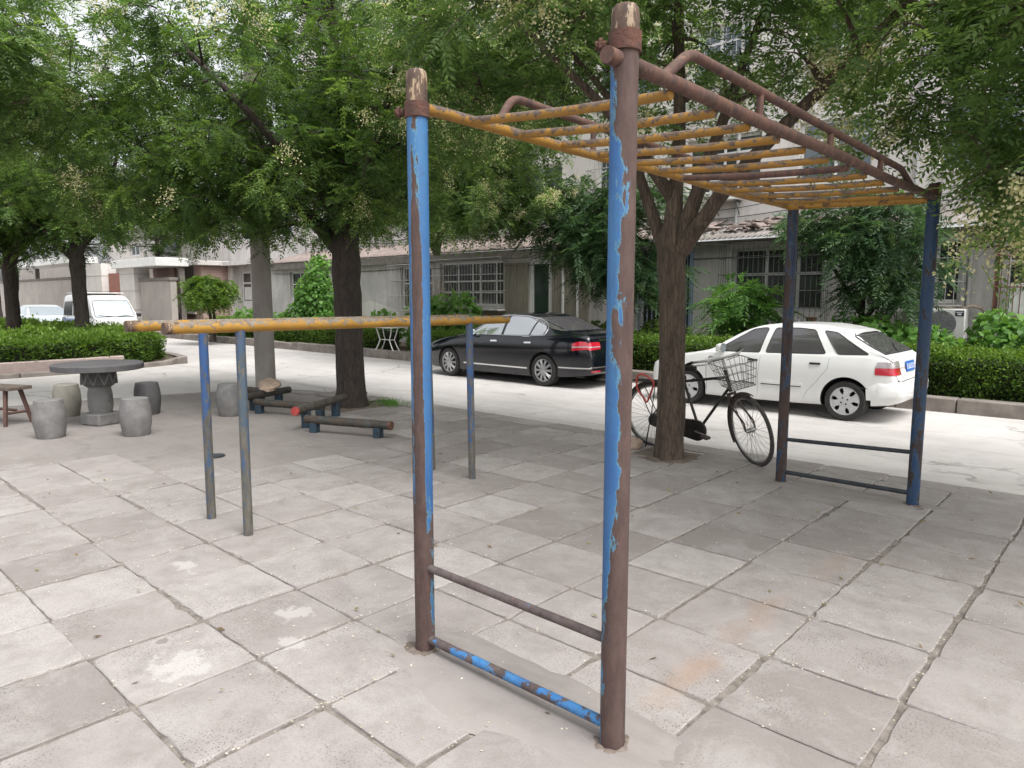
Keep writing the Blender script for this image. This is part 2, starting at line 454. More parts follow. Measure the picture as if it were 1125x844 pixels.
# paving slabs
def slab_mat():
    m, nt, b = new_mat('paving_slab')
    v = objvec(nt)
    g = N(nt, 'ShaderNodeNewGeometry'); rnd = g.outputs['Random Per Island']
    base = ramp(nt, rnd, [(0, (.224, .199, .188)), (.25, (.274, .246, .234)), (.75, (.304, .276, .264)), (1, (.362, .335, .32))])
    off = N(nt, 'ShaderNodeVectorMath', operation='ADD'); cx = N(nt, 'ShaderNodeCombineXYZ')
    nt.links.new(mth(nt, 'MULTIPLY', rnd, 57.0), cx.inputs[2]); nt.links.new(v, off.inputs[0]); nt.links.new(cx.outputs[0], off.inputs[1])
    vv = off.outputs[0]
    mid = tex(nt, 4.5, 8, .68, vv, .3); fine = tex(nt, 120, 3, .7, vv)
    c = mixc(nt, mth(nt, 'MULTIPLY', ramp(nt, mid, [(.42, 0.0), (.66, 1.0)]), .55), base, (.185, .165, .152))
    c = mixc(nt, mth(nt, 'MULTIPLY', ramp(nt, tex(nt, 2.6, 7, .7, vv, .4), [(.50, 0.0), (.64, 1.0)]), .45), c, (.37, .35, .332))
    # worn patches where the coarse gravel shows
    pit = N(nt, 'ShaderNodeTexVoronoi'); pit.inputs['Scale'].default_value = 75; nt.links.new(vv, pit.inputs['Vector'])
    pm = mth(nt, 'MULTIPLY', ramp(nt, pit.outputs['Distance'], [(.16, 1.0), (.30, 0.0)]), ramp(nt, tex(nt, 2.1, 4, .6, vv), [(.46, 0.0), (.60, 1.0)]))
    c = mixc(nt, mth(nt, 'MULTIPLY', pm, .8), c, (.085, .075, .068))
    c = mixc(nt, mth(nt, 'MULTIPLY', ramp(nt, fine, [(.50, 0.0), (.70, 1.0)]), .5), c, (.14, .125, .115))
    # rust washed down from the rail onto the slabs underneath; old plaster splashes
    def spot(px, py, rx, ry, lo, hi, sc):
        q = N(nt, 'ShaderNodeMapping'); q.vector_type = 'POINT'
        q.inputs['Location'].default_value = (-px / rx, -py / ry, 0); q.inputs['Scale'].default_value = (1 / rx, 1 / ry, 0)
        nt.links.new(v, q.inputs['Vector'])
        ln = N(nt, 'ShaderNodeVectorMath', operation='LENGTH'); nt.links.new(q.outputs[0], ln.inputs[0])
        f = mth(nt, 'ADD', mth(nt, 'SUBTRACT', 1.0, ln.outputs['Value']), mth(nt, 'MULTIPLY', mth(nt, 'SUBTRACT', tex(nt, sc, 6, .65, v), .5), 2.2))
        return ramp(nt, f, [(lo, 0.0), (hi, 1.0)])
    for (a, e, rx, ry, k) in ((-1.47, 2.75, .10, .45, .42), (-1.5, 3.55, .12, .5, .32), (-1.45, 4.6, .12, .5, .18)):
        c = mixc(nt, mth(nt, 'MULTIPLY', spot(a, e, rx, ry, .1, .9, 5), k), c, (.30, .18, .10))
    for (a, e, rx, ry) in ((-4.48, 1.78, .22, .12), (-3.36, 1.9, .18, .16), (-3.05, 1.72, .16, .10), (-3.25, 1.24, .26, .2)):
        c = mixc(nt, mth(nt, 'MULTIPLY', spot(a, e, rx, ry, .42, .62, 11), .5), c, (.46, .44, .425))
    c = mixc(nt, mth(nt, 'MULTIPLY', spot(-.55, 2.5, .16, .16, .75, .8, 22), .6), c, (.17, .15, .14))
    c = mixc(nt, mth(nt, 'MULTIPLY', spot(-3.55, 1.28, .08, .05, .5, .6, 12), .7), c, (.16, .14, .13))
    nt.links.new(c, b.inputs['Base Color']); b.inputs['Roughness'].default_value = .86
    bump(nt, b, mth(nt, 'SUBTRACT', mth(nt, 'ADD', mid, mth(nt, 'MULTIPLY', fine, .45)), mth(nt, 'MULTIPLY', pm, .8)), .4, .006)
    return m
M['slab'] = slab_mat()
DX, DY = .587, .553
X0, Y0 = -.70, 1.52                     # one corner of the grid, as measured
PITS = []; BED = []
mb = MB(); rs = random.Random(3)
def slab(x0, x1, y0, y1, dz=0.0, tilt=1.0):
    k = 7
    pts = []
    for (ax, ay, bx, by) in ((x0, y0, x1, y0), (x1, y0, x1, y1), (x1, y1, x0, y1), (x0, y1, x0, y0)):
        for i in range(k):
            f = i / k
            pts.append((ax + (bx - ax) * f, ay + (by - ay) * f, i))
    ax, ay = rs.gauss(0, .0016) * tilt, rs.gauss(0, .0016) * tilt; az = rs.gauss(0, .0012) * tilt + dz
    cx, cy = (x0 + x1) / 2, (y0 + y1) / 2
    lo, mid, top = [], [], []
    for (x, y, i) in pts:
        z = az + ax * (x - cx) / .29 + ay * (y - cy) / .27
        chip = max(0, rs.gauss(0, .006)) + (.010 if i == 0 else 0) + (.02 if rs.random() < .02 else 0)
        ux, uy = cx - x, cy - y; L = math.hypot(ux, uy); ux /= L; uy /= L
        zz = z + (ROAD_Z - BASE) * sstep((y - 7.25) / .95)
        lo.append((x, y, zz - .03)); mid.append((x + ux * chip, y + uy * chip, zz - .004)); top.append((x + ux * (chip + .005), y + uy * (chip + .005), zz))
    n = len(pts)
    fs = [tuple(range(2 * n, 3 * n))]
    for i in range(n):
        j = (i + 1) % n
        fs.append((i, j, n + j, n + i)); fs.append((n + i, n + j, 2 * n + j, 2 * n + i))
    mb.add(lo + mid + top, fs)
def left_edge(y):
    if y < 2.0: return -11.5 if y < 1.0 else -8.8
    if y < 2.8: return -8.05
    if y < 3.4: return -7.2
    if y < 4.9: return -6.7
    if y < 5.6: return -6.7
    return -8.95
for j in range(-9, 12):
    for i in range(-19, 14):
        x0 = X0 + i * DX; y0 = Y0 + j * DY
        y1 = y0 + DY
        if j == 10: y1 = y0 + .36
        if j > 10: continue
        cx, cy = x0 + DX / 2, y0 + DY / 2
        if cx < left_edge(cy): continue
        # a tree pit is left open at each trunk
        if any(abs(cx - tx) < .36 and abs(cy - ty) < .34 for tx, ty in ((-3.8, 6.57), (-9.34, 6.38), (1.75, 6.6))): continue
        gx = .006 + .005 * rs.random(); gy = .0025 + .003 * rs.random()
        j1, j2 = rs.gauss(0, .006), rs.gauss(0, .006)
        BED.append((x0 - .02, x0 + DX + .02, y0 - .02, y1 + .01))
        slab(x0 + gx + j1, x0 + DX - gx + j1, y0 + gy + j2, y1 - gy + j2)
for tx, ty, w in ((-3.8, 6.57, .5), (-9.34, 6.38, .55), (1.75, 6.6, .5)):
    PITS.append((tx, ty, w))
# loose and broken slabs round the foot of the far tree
for (cx, cy, w, d, dz) in ((-9.7, 7.0, .5, .4, .03), (-10.6, 6.9, .55, .45, .02), (-8.7, 7.1, .6, .42, .015), (-10.2, 6.2, .5, .5, .012), (-11.3, 6.7, .5, .3, .01), (-8.5, 6.2, .5, .45, .01)):
    slab(cx - w / 2, cx + w / 2, cy - d / 2, cy + d / 2, dz, 4.0)
tag(mb.build('paving', M['slab'], smooth=None), kind='structure')

# dirty sand in the joints, and slabless plaza concrete, darkened in colour for the tree shade
M['sand'] = simple('joint_sand', (.25, .222, .195), .95, 0, .35, 18, .6, 60, col2=(.10, .086, .074))
mb = MB()
for (a, b_, c, d) in BED:
    zz = lambda y: (ROAD_Z - BASE) * sstep((y - 7.25) / .95) - .0112
    mb.quad((a + .02, c + .02, zz(c)), (b_ - .02, c + .02, zz(c)), (b_ - .02, d - .01, zz(d)), (a + .02, d - .01, zz(d)))
tag(mb.build('sand', M['sand'], smooth=None), kind='structure')
M['shaded_concrete'] = concrete_mat('shaded_plaza_concrete', (.26, .234, .22), (.185, .166, .156), .35)
edge = [(-14.2, -6), (-13.9, -2), (-13.6, 1.2), (-13.3, 3.0), (-13.0, 4.6), (-12.6, 5.9), (-12.0, 6.75), (-11.2, 7.05), (-10.2, 7.15), (-9.2, 7.2), (-8.0, 7.22), (-6.4, 7.22)]  # outline of the painted tree shade
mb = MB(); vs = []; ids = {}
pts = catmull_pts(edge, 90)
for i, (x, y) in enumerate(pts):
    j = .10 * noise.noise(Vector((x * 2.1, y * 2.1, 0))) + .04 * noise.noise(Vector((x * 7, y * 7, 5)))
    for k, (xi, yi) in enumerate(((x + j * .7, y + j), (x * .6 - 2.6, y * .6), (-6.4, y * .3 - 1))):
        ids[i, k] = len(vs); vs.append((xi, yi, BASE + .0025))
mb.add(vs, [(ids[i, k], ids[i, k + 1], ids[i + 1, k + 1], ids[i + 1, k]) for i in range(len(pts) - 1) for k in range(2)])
tag(mb.build('pavement', M['shaded_concrete'], smooth=None, fix=True), kind='structure')

# bare earth in the tree pits
M['pit'] = simple('pit_earth', (.15, .12, .095), .95, 0, .4, 12, 1.0, 40)
for tx, ty, w in PITS:
    mb = MB(); n = 14; vs = []
    for i in range(n + 1):
        for j in range(n + 1):
            x = tx + w * (i / n * 2 - 1) * .95; y = ty + w * (j / n * 2 - 1) * .85
            d = math.hypot(x - tx, y - ty) / w
            vs.append((x, y, -.011 + .03 * max(0, 1 - d * 1.1) + .008 * noise.noise(Vector((x * 12, y * 12, 0)))))
    mb.add(vs, [(i * (n + 1) + j, (i + 1) * (n + 1) + j, (i + 1) * (n + 1) + j + 1, i * (n + 1) + j + 1) for i in range(n) for j in range(n)])
    tag(mb.build('soil', M['pit'], smooth=60), kind='structure')

# cement smeared round the feet of the climbing frame
M['cement'] = concrete_mat('cement_patch', (.29, .262, .248), (.215, .193, .181), .5)
def patch_sheet(name, cx, cy, rx, ry, seed, n=48):
    mb = MB(); rings = 5
    vs = [(cx, cy, .009)]
    for r in range(1, rings + 1):
        for k in range(n):
            a = 2 * PI * k / n
            w = 1 + .28 * noise.noise(Vector((math.cos(a) * 1.6 + seed, math.sin(a) * 1.6, 0))) + .10 * noise.noise(Vector((math.cos(a) * 6 + seed, math.sin(a) * 6, 2)))
            f = r / rings
            x = cx + rx * math.cos(a) * w * f; y = cy + ry * math.sin(a) * w * f
            vs.append((x, y, .009 - (.014 if r == rings else 0) + .002 * noise.noise(Vector((x * 5, y * 5, 0)))))
    fs = [(0, 1 + k, 1 + (k + 1) % n) for k in range(n)]
    for r in range(rings - 1):
        for k in range(n):
            a = 1 + r * n + k; b = 1 + r * n + (k + 1) % n
            fs.append((a, a + n, b + n, b))
    mb.add(vs, fs)
    return tag(mb.build(name, M['cement'], smooth=60), kind='structure')
patch_sheet('ground_cement', -1.95, 2.12, .85, .30, 1.3)
patch_sheet('ground_cement', -1.95, 6.40, .78, .22, 5.1)

# garden soil and the kerb on the far side
M['soil'] = simple('soil', (.085, .062, .043), .95, 0, .4, 9, .8, 30)
mb = MB(); xs = [-60 + 2 * i for i in range(45)]; vs = []; ids = {}
for i, x in enumerate(xs):
    for j, y in enumerate((12.95, 13.5, 14.5, 15.5, 16.9, 18.2)):
        ids[i, j] = len(vs); vs.append((x, y, .06 + .03 * noise.noise(Vector((x * .7, y * .9, 0)))))
mb.add(vs, [(ids[i, j], ids[i + 1, j], ids[i + 1, j + 1], ids[i, j + 1]) for i in range(len(xs) - 1) for j in range(5)])
tag(mb.build('soil', M['soil'], smooth=None), kind='structure')
M['kerb'] = simple('kerb_stone', (.27, .24, .215), .9, 0, .3, 3, .5, 45, col2=(.14, .12, .105))
mb = MB(); x = -46.0; rk = random.Random(5)
while x < 9:
    w = .80 + rk.random() * .18
    a = rk.gauss(0, .012); z1 = .145 + rk.gauss(0, .012)
    mb.box(x + .008, x + w - .008, 12.66 + a, 12.95 + a, ROAD_Z - .05, z1)
    x += w
tag(mb.build('kerb', M['kerb'], smooth=30, bevel=.018), kind='structure')

M['foot_dirt'] = simple('rust_stained_cement', (.20, .165, .14), .95, 0, .4, 25, .8, 60, col2=(.12, .09, .072))
# ------------------------------------------------------------------ the climbing frame (horizontal ladder)
mk = thing('monkey_bars', 'tall rusty horizontal ladder with peeling blue posts and yellow rungs in the foreground', 'monkey bars', (-1.98, 4.25, 0))
PL, PR = -2.53, -1.435
F, BK = 2.115, 6.395
posts = ((PL, F, 2.69, 'post_blue', .047), (PR, F, 2.672, 'post_rust', .0475), (PL, BK, 2.47, 'post_dark', .046), (PR, BK, 2.575, 'post_navy', .047))
def pipe_pts(x, y, z0, z1, n=24, amp=.0):
    return [(x + amp * noise.noise(Vector((z * 2, x, 0))), y + amp * noise.noise(Vector((z * 2, y, 9))), z) for z in [z0 + (z1 - z0) * i / n for i in range(n + 1)]]
for (x, y, h, mt, r) in posts:
    lab = {'post_blue': 'front post with flaking bright blue paint, capped tan', 'post_rust': 'front post mostly bare brown rust with blue left on one side',
           'post_dark': 'dark post at the far end under the ladder', 'post_navy': 'navy blue post at the far outer corner'}[mt]
    hc = h - (.15 if y < 3 else .12)
    p = MB().tube(pipe_pts(x, y, -.03, hc if h > 2.5 else h), r, 32).build('post', M[mt], mk); p['label'] = lab
    if h > 2.5:
        cp = MB().lathe((x, y, 0), [(r, hc), (r + .0005, h - .035), (r - .003, h - .01), (r - .012, h), (.0, h + .002)], 32, cap0=False, cap1=False)
        cp.build('post_cap', M['cap'] if y < 3 else M['rust_red'], p)
    if y < 3:
        zc = 2.52 if x < -2 else 2.555
        c = MB().lathe((x, y, 0), [(r + .001, zc - .035), (r + .008, zc - .033), (r + .009, zc + .03), (r + .001, zc + .033)], 32, cap0=False, cap1=False)
        sgn = -1
        c.tube([(x - .052, y - .03, zc - .005), (x - .085, y - .052, zc - .005)], .016, 10)
        c.tube([(x - .064, y - .040, zc - .005), (x - .074, y - .046, zc - .005)], .026, 6)
        c.build('clamp', M['rust_red'], p, smooth=30)
    # a collar of rust-stained cement at the foot
    FT = MB().lathe((x, y, 0), [(r + .06, .002), (r + .03, .010), (r + .003, .016)], 40, cap0=False, cap1=False)
    ft = MB(); ft.v = [(x + (q[0] - x) * w_, y + (q[1] - y) * w_, q[2] * (.6 + .8 * abs(noise.noise(Vector((q[0] * 30, q[1] * 30, 1)))))) for q, w_ in ((q, (1 + .42 * noise.noise(Vector(((q[0] - x) * 22 + x * 9, (q[1] - y) * 22, 3))) if math.hypot(q[0] - x, q[1] - y) > r + .02 else 1)) for q in FT.v)]; ft.f = FT.f; ft.mi = FT.mi
    ft.build('foot_cement', M['foot_dirt'], p)
zL = lambda y: 2.535 + (2.475 - 2.535) * (y - F) / (BK - F)
zR = lambda y: 2.492 + (2.465 - 2.492) * (y - F) / (BK - F)
def bent(x, ys, zf, r, mat_, name):
    pts = [(x + .004 * math.sin(y * 2.1), y, zf(y) + .004 * math.sin(y * 3.3)) for y in ys]
    return MB().tube(pts, r, 18).build(name, mat_, mk)
ys = [F - .02 + i * (BK - F + .06) / 24 for i in range(25)]
rl = bent(PL + .0, [F + .03] + ys[1:], zL, .0265, M['yellow_worn'], 'rail'); rl['label'] = 'left ladder rail with worn yellow paint'
rr = bent(PR - .0, [F - .10] + ys[1:], zR, .0285, M['rust_pipe'], 'rail'); rr['label'] = 'right ladder rail of bare brown rust'
ry = [2.45, 2.80, 3.12, 3.45, 3.78, 4.11, 4.44, 4.77, 5.12, 5.48, 5.86]
for i, y in enumerate(ry):
    dz = random.gauss(0, .003)
    MB().tube([(PL + .015 + (PR - PL - .03) * f, y + dz * 2 * f, zL(y) + (zR(y) - .035 - zL(y)) * f - .010 * math.sin(PI * f)) for f in [k / 10 for k in range(11)]], .0205, 16).build('rung', M['yellow_worn'] if i != 6 else M['rust_pipe'], mk)
MB().tube([(PL + .015, BK - .17, zL(BK) - .005), (PR - .015, BK - .13, zR(BK) - .03)], .024, 16).build('rung', M['yellow'], mk)
def arc(p0, p1, p2, r, n=6):
    """rounded bend of a pipe at p1"""
    p0, p1, p2 = Vector(p0), Vector(p1), Vector(p2)
    a = p1 + (p0 - p1).normalized() * r; b = p1 + (p2 - p1).normalized() * r
    return [(a * (1 - f) + p1 * f) * (1 - f) + (p1 * (1 - f) + b * f) * f for f in [k / n for k in range(n + 1)]]
for (x, y0, y1, ya, yb, zf, hh) in ((PR, 2.37, 5.74, 2.55, 5.46, zR, .115), (PL, 2.62, 6.0, 2.74, 5.85, zL, .15)):
    A0 = (x, y0, zf(y0) + .01); A1 = (x, ya, zf(ya) + hh + .02); A2 = (x, yb, zf(yb) + hh - .02); A3 = (x, y1, zf(y1) + .01)
    gr = MB().tube([A0] + arc(A0, A1, A2, .06) + arc(A1, A2, A3, .06) + [A3], .021, 16)
    g = gr.build('handrail', M['rust_pipe'], mk)
    for f in (.22, .53, .84):
        y = ya + (yb - ya) * f
        MB().bar((x, y, zf(y) + .01), (x, y, zf(y) + hh + .02 - .04 * f), .0165, 12).build('handrail_support', M['rust_pipe'], g)
for (y, z0, z1, mt, r) in ((F, .42, .415, 'grey_bar', .0185), (F, .062, .075, 'blue_bar', .021), (BK, .405, .44, 'dark_bar', .018), (BK, .10, .10, 'dark_bar', .019)):
    MB().tube([(PL + .03 + (PR - PL - .06) * f, y, z0 + (z1 - z0) * f) for f in [k / 8 for k in range(9)]], r, 16).build('crossbar', M[mt], mk)

# ------------------------------------------------------------------ parallel bars
pb = thing('parallel_bars', 'parallel bars with two worn yellow rails on four slim flaking blue posts', 'parallel bars', (-5.0, 3.43, 0))
for (x, y, lean) in ((-5.32, 2.33, .02), (-4.75, 2.34, .025), (-5.26, 4.52, 0), (-4.71, 4.54, 0)):
    xt = -5.30 if x < -5 else -4.735
    MB().tube([(x + (xt - x) * f, y + lean * (f - 1) * -.0, -.03 + 1.50 * f) for f in [k / 16 for k in range(17)]], .0335, 20).build('post', M['pb_post'], pb)
for (x, y0, y1) in ((-5.30, 1.80, 5.05), (-4.735, 1.83, 5.05)):
    rb = MB().tube([(x + .004 * math.sin(k), y0 + (y1 - y0) * k / 20, 1.497 - .014 * k / 20) for k in range(21)], .0385, 22).build('bar', M['yellow_top'], pb)
    MB().lathe((x, y0, 1.497), [(.0395, -.001), (.0395, .09)], 22, axis='y', cap0=True, cap1=False).build('rail_end', M['cap'], rb)

# ------------------------------------------------------------------ stone table and barrel stools
def stone(name, c1, c2, speck=True):
    m, nt, b = new_mat(name)
    v = objvec(nt)
    f = tex(nt, 7, 7, .7, v, .3); fine = tex(nt, 150, 3, .7, v)
    c = ramp(nt, f, [(.32, c2), (.68, c1)])
    c = mixc(nt, mth(nt, 'MULTIPLY', ramp(nt, fine, [(.45, 0.0), (.7, 1.0)]), .4), c, tuple(x * .55 for x in c2))
    c = mixc(nt, mth(nt, 'MULTIPLY', ramp(nt, tex(nt, 3.3, 5, .65, v), [(.58, 0.0), (.72, 1.0)]), .5), c, tuple(min(1, x * 1.45) for x in c1))
    nt.links.new(c, b.inputs['Base Color']); b.inputs['Roughness'].default_value = .8
    bump(nt, b, mth(nt, 'ADD', f, mth(nt, 'MULTIPLY', fine, .3)), .45, .006)
    return m
M['stone_grey'] = stone('grey_stone', (.21, .205, .20), (.125, .12, .118))
M['stone_dark'] = stone('dark_stone', (.115, .112, .115), (.07, .067, .07))
M['stone_pale'] = stone('pale_stone', (.29, .275, .235), (.19, .18, .15))
tb = thing('stone_table', 'round grey stone table on a carved pedestal among barrel stools', 'table', (-10.53, 3.2, BASE))
cx, cy = -10.55, 3.2
MB().lathe((cx, cy, BASE), [(.515, .742), (.548, .75), (.553, .818), (.54, .832), (.0, .834)], 40, cap1=False).build('tabletop', M['stone_dark'], tb, smooth=30)
ped = MB().lathe((cx, cy, BASE), [(.135, .16), (.155, .25), (.15, .42), (.135, .5), (.17, .53)], 28)
pd = ped.build('pedestal', M['stone_grey'], tb)
mb = MB(); R45 = Matrix.Rotation(math.radians(20), 3, 'Z')
mb.obox((cx, cy, BASE + .08), .36, .36, .16, R45); mb.build('pedestal_base', M['stone_grey'], tb, bevel=.02)
mb = MB(); mb.lathe((cx, cy, BASE), [(.17, .525), (.205, .56), (.205, .69), (.19, .735)], 28); cap = mb.build('pedestal_capital', M['stone_dark'], tb)
mb = MB()
for k in range(10):
    for s in (1, -1):
        a0 = 2 * PI * k / 10; a1 = a0 + s * .32
        mb.tube([(cx + .208 * math.cos(a0 + (a1 - a0) * f), cy + .208 * math.sin(a0 + (a1 - a0) * f), BASE + .55 + .16 * f) for f in (0, .25, .5, .75, 1)], .014, 6)
mb.build('carving', M['stone_grey'], cap)

def barrel(r=.2, h=.46):
    prof = [(r * .80, 0), (r * .83, .012), (r * .90, h * .18), (r * .985, h * .38), (r * 1.0, h * .55), (r * .955, h * .76), (r * .86, h * .93), (r * .845, h * .985), (r * .81, h)]
    return prof
def stool(x, y, m, label, r=.2, h=.46, dents=0.0, seed=0):
    t = tag(MB().lathe((0, 0, 0), barrel(r, h) + [(.0, h + .001)], 40, cap1=False).build('stone_stool', m, smooth=35), label, 'stool', 'barrel stools round the stone table')
    for v in t.data.vertices:
        p = v.co
        k = 1 + .018 * noise.noise(Vector((p.x * 7 + seed, p.y * 7, p.z * 6)))
        v.co = (p.x * k, p.y * k, p.z)
    t.location = (x, y, BASE); t.rotation_euler = (.012 * math.sin(seed * 5), .014 * math.cos(seed * 3), seed)
    return t
stool(-9.97, 2.45, M['stone_grey'], 'grey barrel stool with a pale scuffed middle, nearest the wooden trestle bench', .182, .47, seed=1)
stool(-9.36, 3.22, M['stone_grey'], 'grey barrel stool standing directly in front of the table pedestal, to its right', .182, .47, seed=2)
stool(-11.6, 3.08, M['stone_pale'], 'pale beige barrel stool half hidden behind a grey one, left of the pedestal', .182, .47, seed=3)
stool(-10.95, 3.95, M['stone_dark'], 'darkest barrel stool, behind the table on its right side', .182, .47, seed=4)
stool(-9.93, 4.7, M['stone_grey'], 'grey barrel stool standing apart, next to the concrete pole and parallel bars', .182, .47, seed=5)

# wooden trestle bench at the left edge
M['wood_dark'] = simple('weathered_wood', (.11, .085, .07), .85, 0, .35, 8, .4, 30, stretch=(1, 8, 8))
M['wood_red'] = simple('red_brown_wood', (.095, .05, .04), .8, 0, .35, 8, .3, 30)
bn = thing('wooden_bench', 'worn wooden trestle bench with red-brown splayed legs at the left edge', 'bench', (-12.0, 2.2, BASE))
rot = Matrix.Rotation(math.radians(205), 3, 'Z')
bc = Vector((-11.72, 2.22, BASE))
def bl(x, y, z): return bc + rot @ Vector((x, y, z))
mb = MB()
for yy in (-.085, .085):
    mb.obox(bl(0, yy, .50), 1.1, .16, .045, rot)
mb.build('seat', M['wood_dark'], bn, bevel=.006)
for sx in (-1, 1):
    for sy in (-1, 1):
        MB().tube([bl(sx * .40, sy * .10, .48), bl(sx * .47, sy * .19, 0)], [.03, .026], 4).build('leg', M['wood_red'], bn, smooth=None)
    MB().tube([bl(sx * .445, -.155, .17), bl(sx * .445, .155, .17)], .018, 4).build('stretcher', M['wood_red'], bn, smooth=None)
MB().tube([bl(-.44, 0, .2), bl(.44, 0, .2)], .018, 4).build('stretcher', M['wood_red'], bn, smooth=None)

# concrete pole
M['pole'] = simple('pole_concrete', (.27, .245, .225), .9, 0, .25, 2.5, .35, 60, stretch=(1, 1, .4))
px_, py_ = -11.97, 6.36
po = thing('utility_pole', 'round grey concrete utility pole rising into the tree crown', 'pole', (px_, py_, BASE))
MB().tube([(px_ - .02 * f, py_, BASE - .05 + 9.5 * f) for f in [k / 12 for k in range(13)]], [.178 - .045 * k / 12 for k in range(13)], 28).build('shaft', M['pole'], po)
mb = MB()
for z in (8.2, 8.7):
    mb.box(px_ - .7, px_ + .7, py_ - .22, py_ - .14, z, z + .08)
mb.build('crossarm', M['dark_bar'], po)

# ------------------------------------------------------------------ zigzag balance beams
M['beam'] = worn_paint('beam_pole', (.035, .042, .040), (.07, .072, .066), (.05, .038, .03), (.085, .068, .052), .5, None, False, scale=.7)
M['beam_foot'] = simple('beam_foot_paint', (.025, .06, .09), .75, 0, .4, 9, .3, 40, col2=(.02, .03, .04))
M['red_end'] = simple('red_paint', (.36, .05, .045), .6, 0, .3, 20)
M['rust_end'] = simple('rusty_end', (.12, .06, .04), .8, 0, .3, 20)
def beam(a, b, h, label, feet, ends=(None, None), r=.054):
    a = Vector((*a, BASE)); b = Vector((*b, BASE)); d = (b - a).normalized(); n = Vector((-d.y, d.x, 0))
    t = thing('balance_beam', label, 'balance beam', ((a.x + b.x) / 2, (a.y + b.y) / 2, BASE), 0, 'low balance beams set in a zigzag')
    ha, hb = (h if isinstance(h, tuple) else (h, h))
    A_, B_ = a + Vector((0, 0, ha)), b + Vector((0, 0, hb))
    MB().tube([A_.lerp(B_, k / 10) for k in range(11)], r, 18).build('log', M['beam'], t)
    for f in feet:
        p = a.lerp(b, f); hh = ha + (hb - ha) * f
        mb = MB()
        Rm = Matrix(((d.x, n.x, 0), (d.y, n.y, 0), (0, 0, 1)))
        mb.obox(p + Vector((0, 0, (hh - r * .7) / 2 - .01)), .10, .10, hh - r * .7 + .02, Rm)
        mb.build('foot', M['beam_foot'], t, bevel=.012)
    for e, p, s in ((ends[0], A_, -1), (ends[1], B_, 1)):
        if e: MB().tube([p - d * s * .03, p + d * s * .004], r + .002, 18).build('end_cap', M[e], t)
    return t
beam((-8.0, 4.78), (-6.83, 5.23), .165, 'lowest balance beam, dark worn log with a rusty right end lying nearest the camera', (.1, .85), (None, 'rust_end'))
beam((-8.10, 4.68), (-8.84, 5.92), (.265, .25), 'balance beam with a red painted near end and blue feet, beside the tree trunk', (.2, .80), ('red_end', None))
beam((-9.86, 5.06), (-8.72, 5.48), .165, 'dark balance beam reaching from the stone slab to the red-ended beam', (.06, .96))
beam((-10.05, 4.98), (-10.45, 5.95), (.225, .215), 'short balance beam carrying the flat tan stone beside the pole', (.2, .75), ('rust_end', None))
beam((-11.75, 5.42), (-10.62, 5.62), .20, 'dark balance beam between the concrete pole and the stool standing apart', (.08, .9))
# flat tan stone left on a beam
mb = MB(); bm = bmesh.new(); bmesh.ops.create_icosphere(bm, subdivisions=3, radius=1)
for v in bm.verts:
    p = v.co.copy(); k = 1 + .35 * noise.noise(p * 1.3 + Vector((4, 1, 2))) + .1 * noise.noise(p * 4)
    v.co = Vector((p.x * .27 * k, p.y * .17 * k, math.copysign(abs(p.z) ** .6, p.z) * .042 * k))
me = bpy.data.meshes.new('flat_stone'); bm.to_mesh(me); bm.free()
M['tan_stone'] = simple('tan_stone', (.40, .30, .23), .9, 0, .25, 8, .5, 40)
fsn = bpy.data.objects.new('flat_stone', me); finish(fsn, me, M['tan_stone'], None, 60)
fsn.location = (-10.28, 5.52, .325); fsn.rotation_euler = (.12, .22, -.5)
tag(fsn, 'flat tan stone slab lying across the short balance beam by the pole', 'stone')
# stones at the foot of the bicycle tree
def rock(x, y, s, label, mt, seed):
    bm = bmesh.new(); bmesh.ops.create_icosphere(bm, subdivisions=3, radius=1)
    for v in bm.verts:
        p = v.co.copy(); k = 1 + .3 * noise.noise(p * 1.4 + Vector((seed, 1, 2))) + .08 * noise.noise(p * 5)
        v.co = Vector((p.x * s[0] * k, p.y * s[1] * k, p.z * s[2] * k))
    me = bpy.data.meshes.new('rock'); bm.to_mesh(me); bm.free()
    o = bpy.data.objects.new('rock', me); finish(o, me, mt, None, 60)
    o.location = (x, y, s[2] * .6 - .01); o.rotation_euler = (0, 0, seed)
    return tag(o, label, 'rock')
rock(-4.36, 6.75, (.13, .1, .08), 'pale lumpy rock against the left side of the bicycle tree', M['tan_stone'], 2.0)
rock(-10.35, 7.15, (.2, .14, .06), 'flat grey rock lying at the road edge left of the dark trunk', M['stone_grey'], 4.0)
# dark disc standing in for a broken hole in the concrete
mb = MB(); mb.lathe((-7.45, 3.34, 0), [(.10, -.004), (.10, .004), (.09, .006), (.0, .002)], 24, cap1=False)
tag(mb.build('hole_disc', M['dark_bar']), 'small dark round cover in the concrete behind the parallel bars', 'hole')
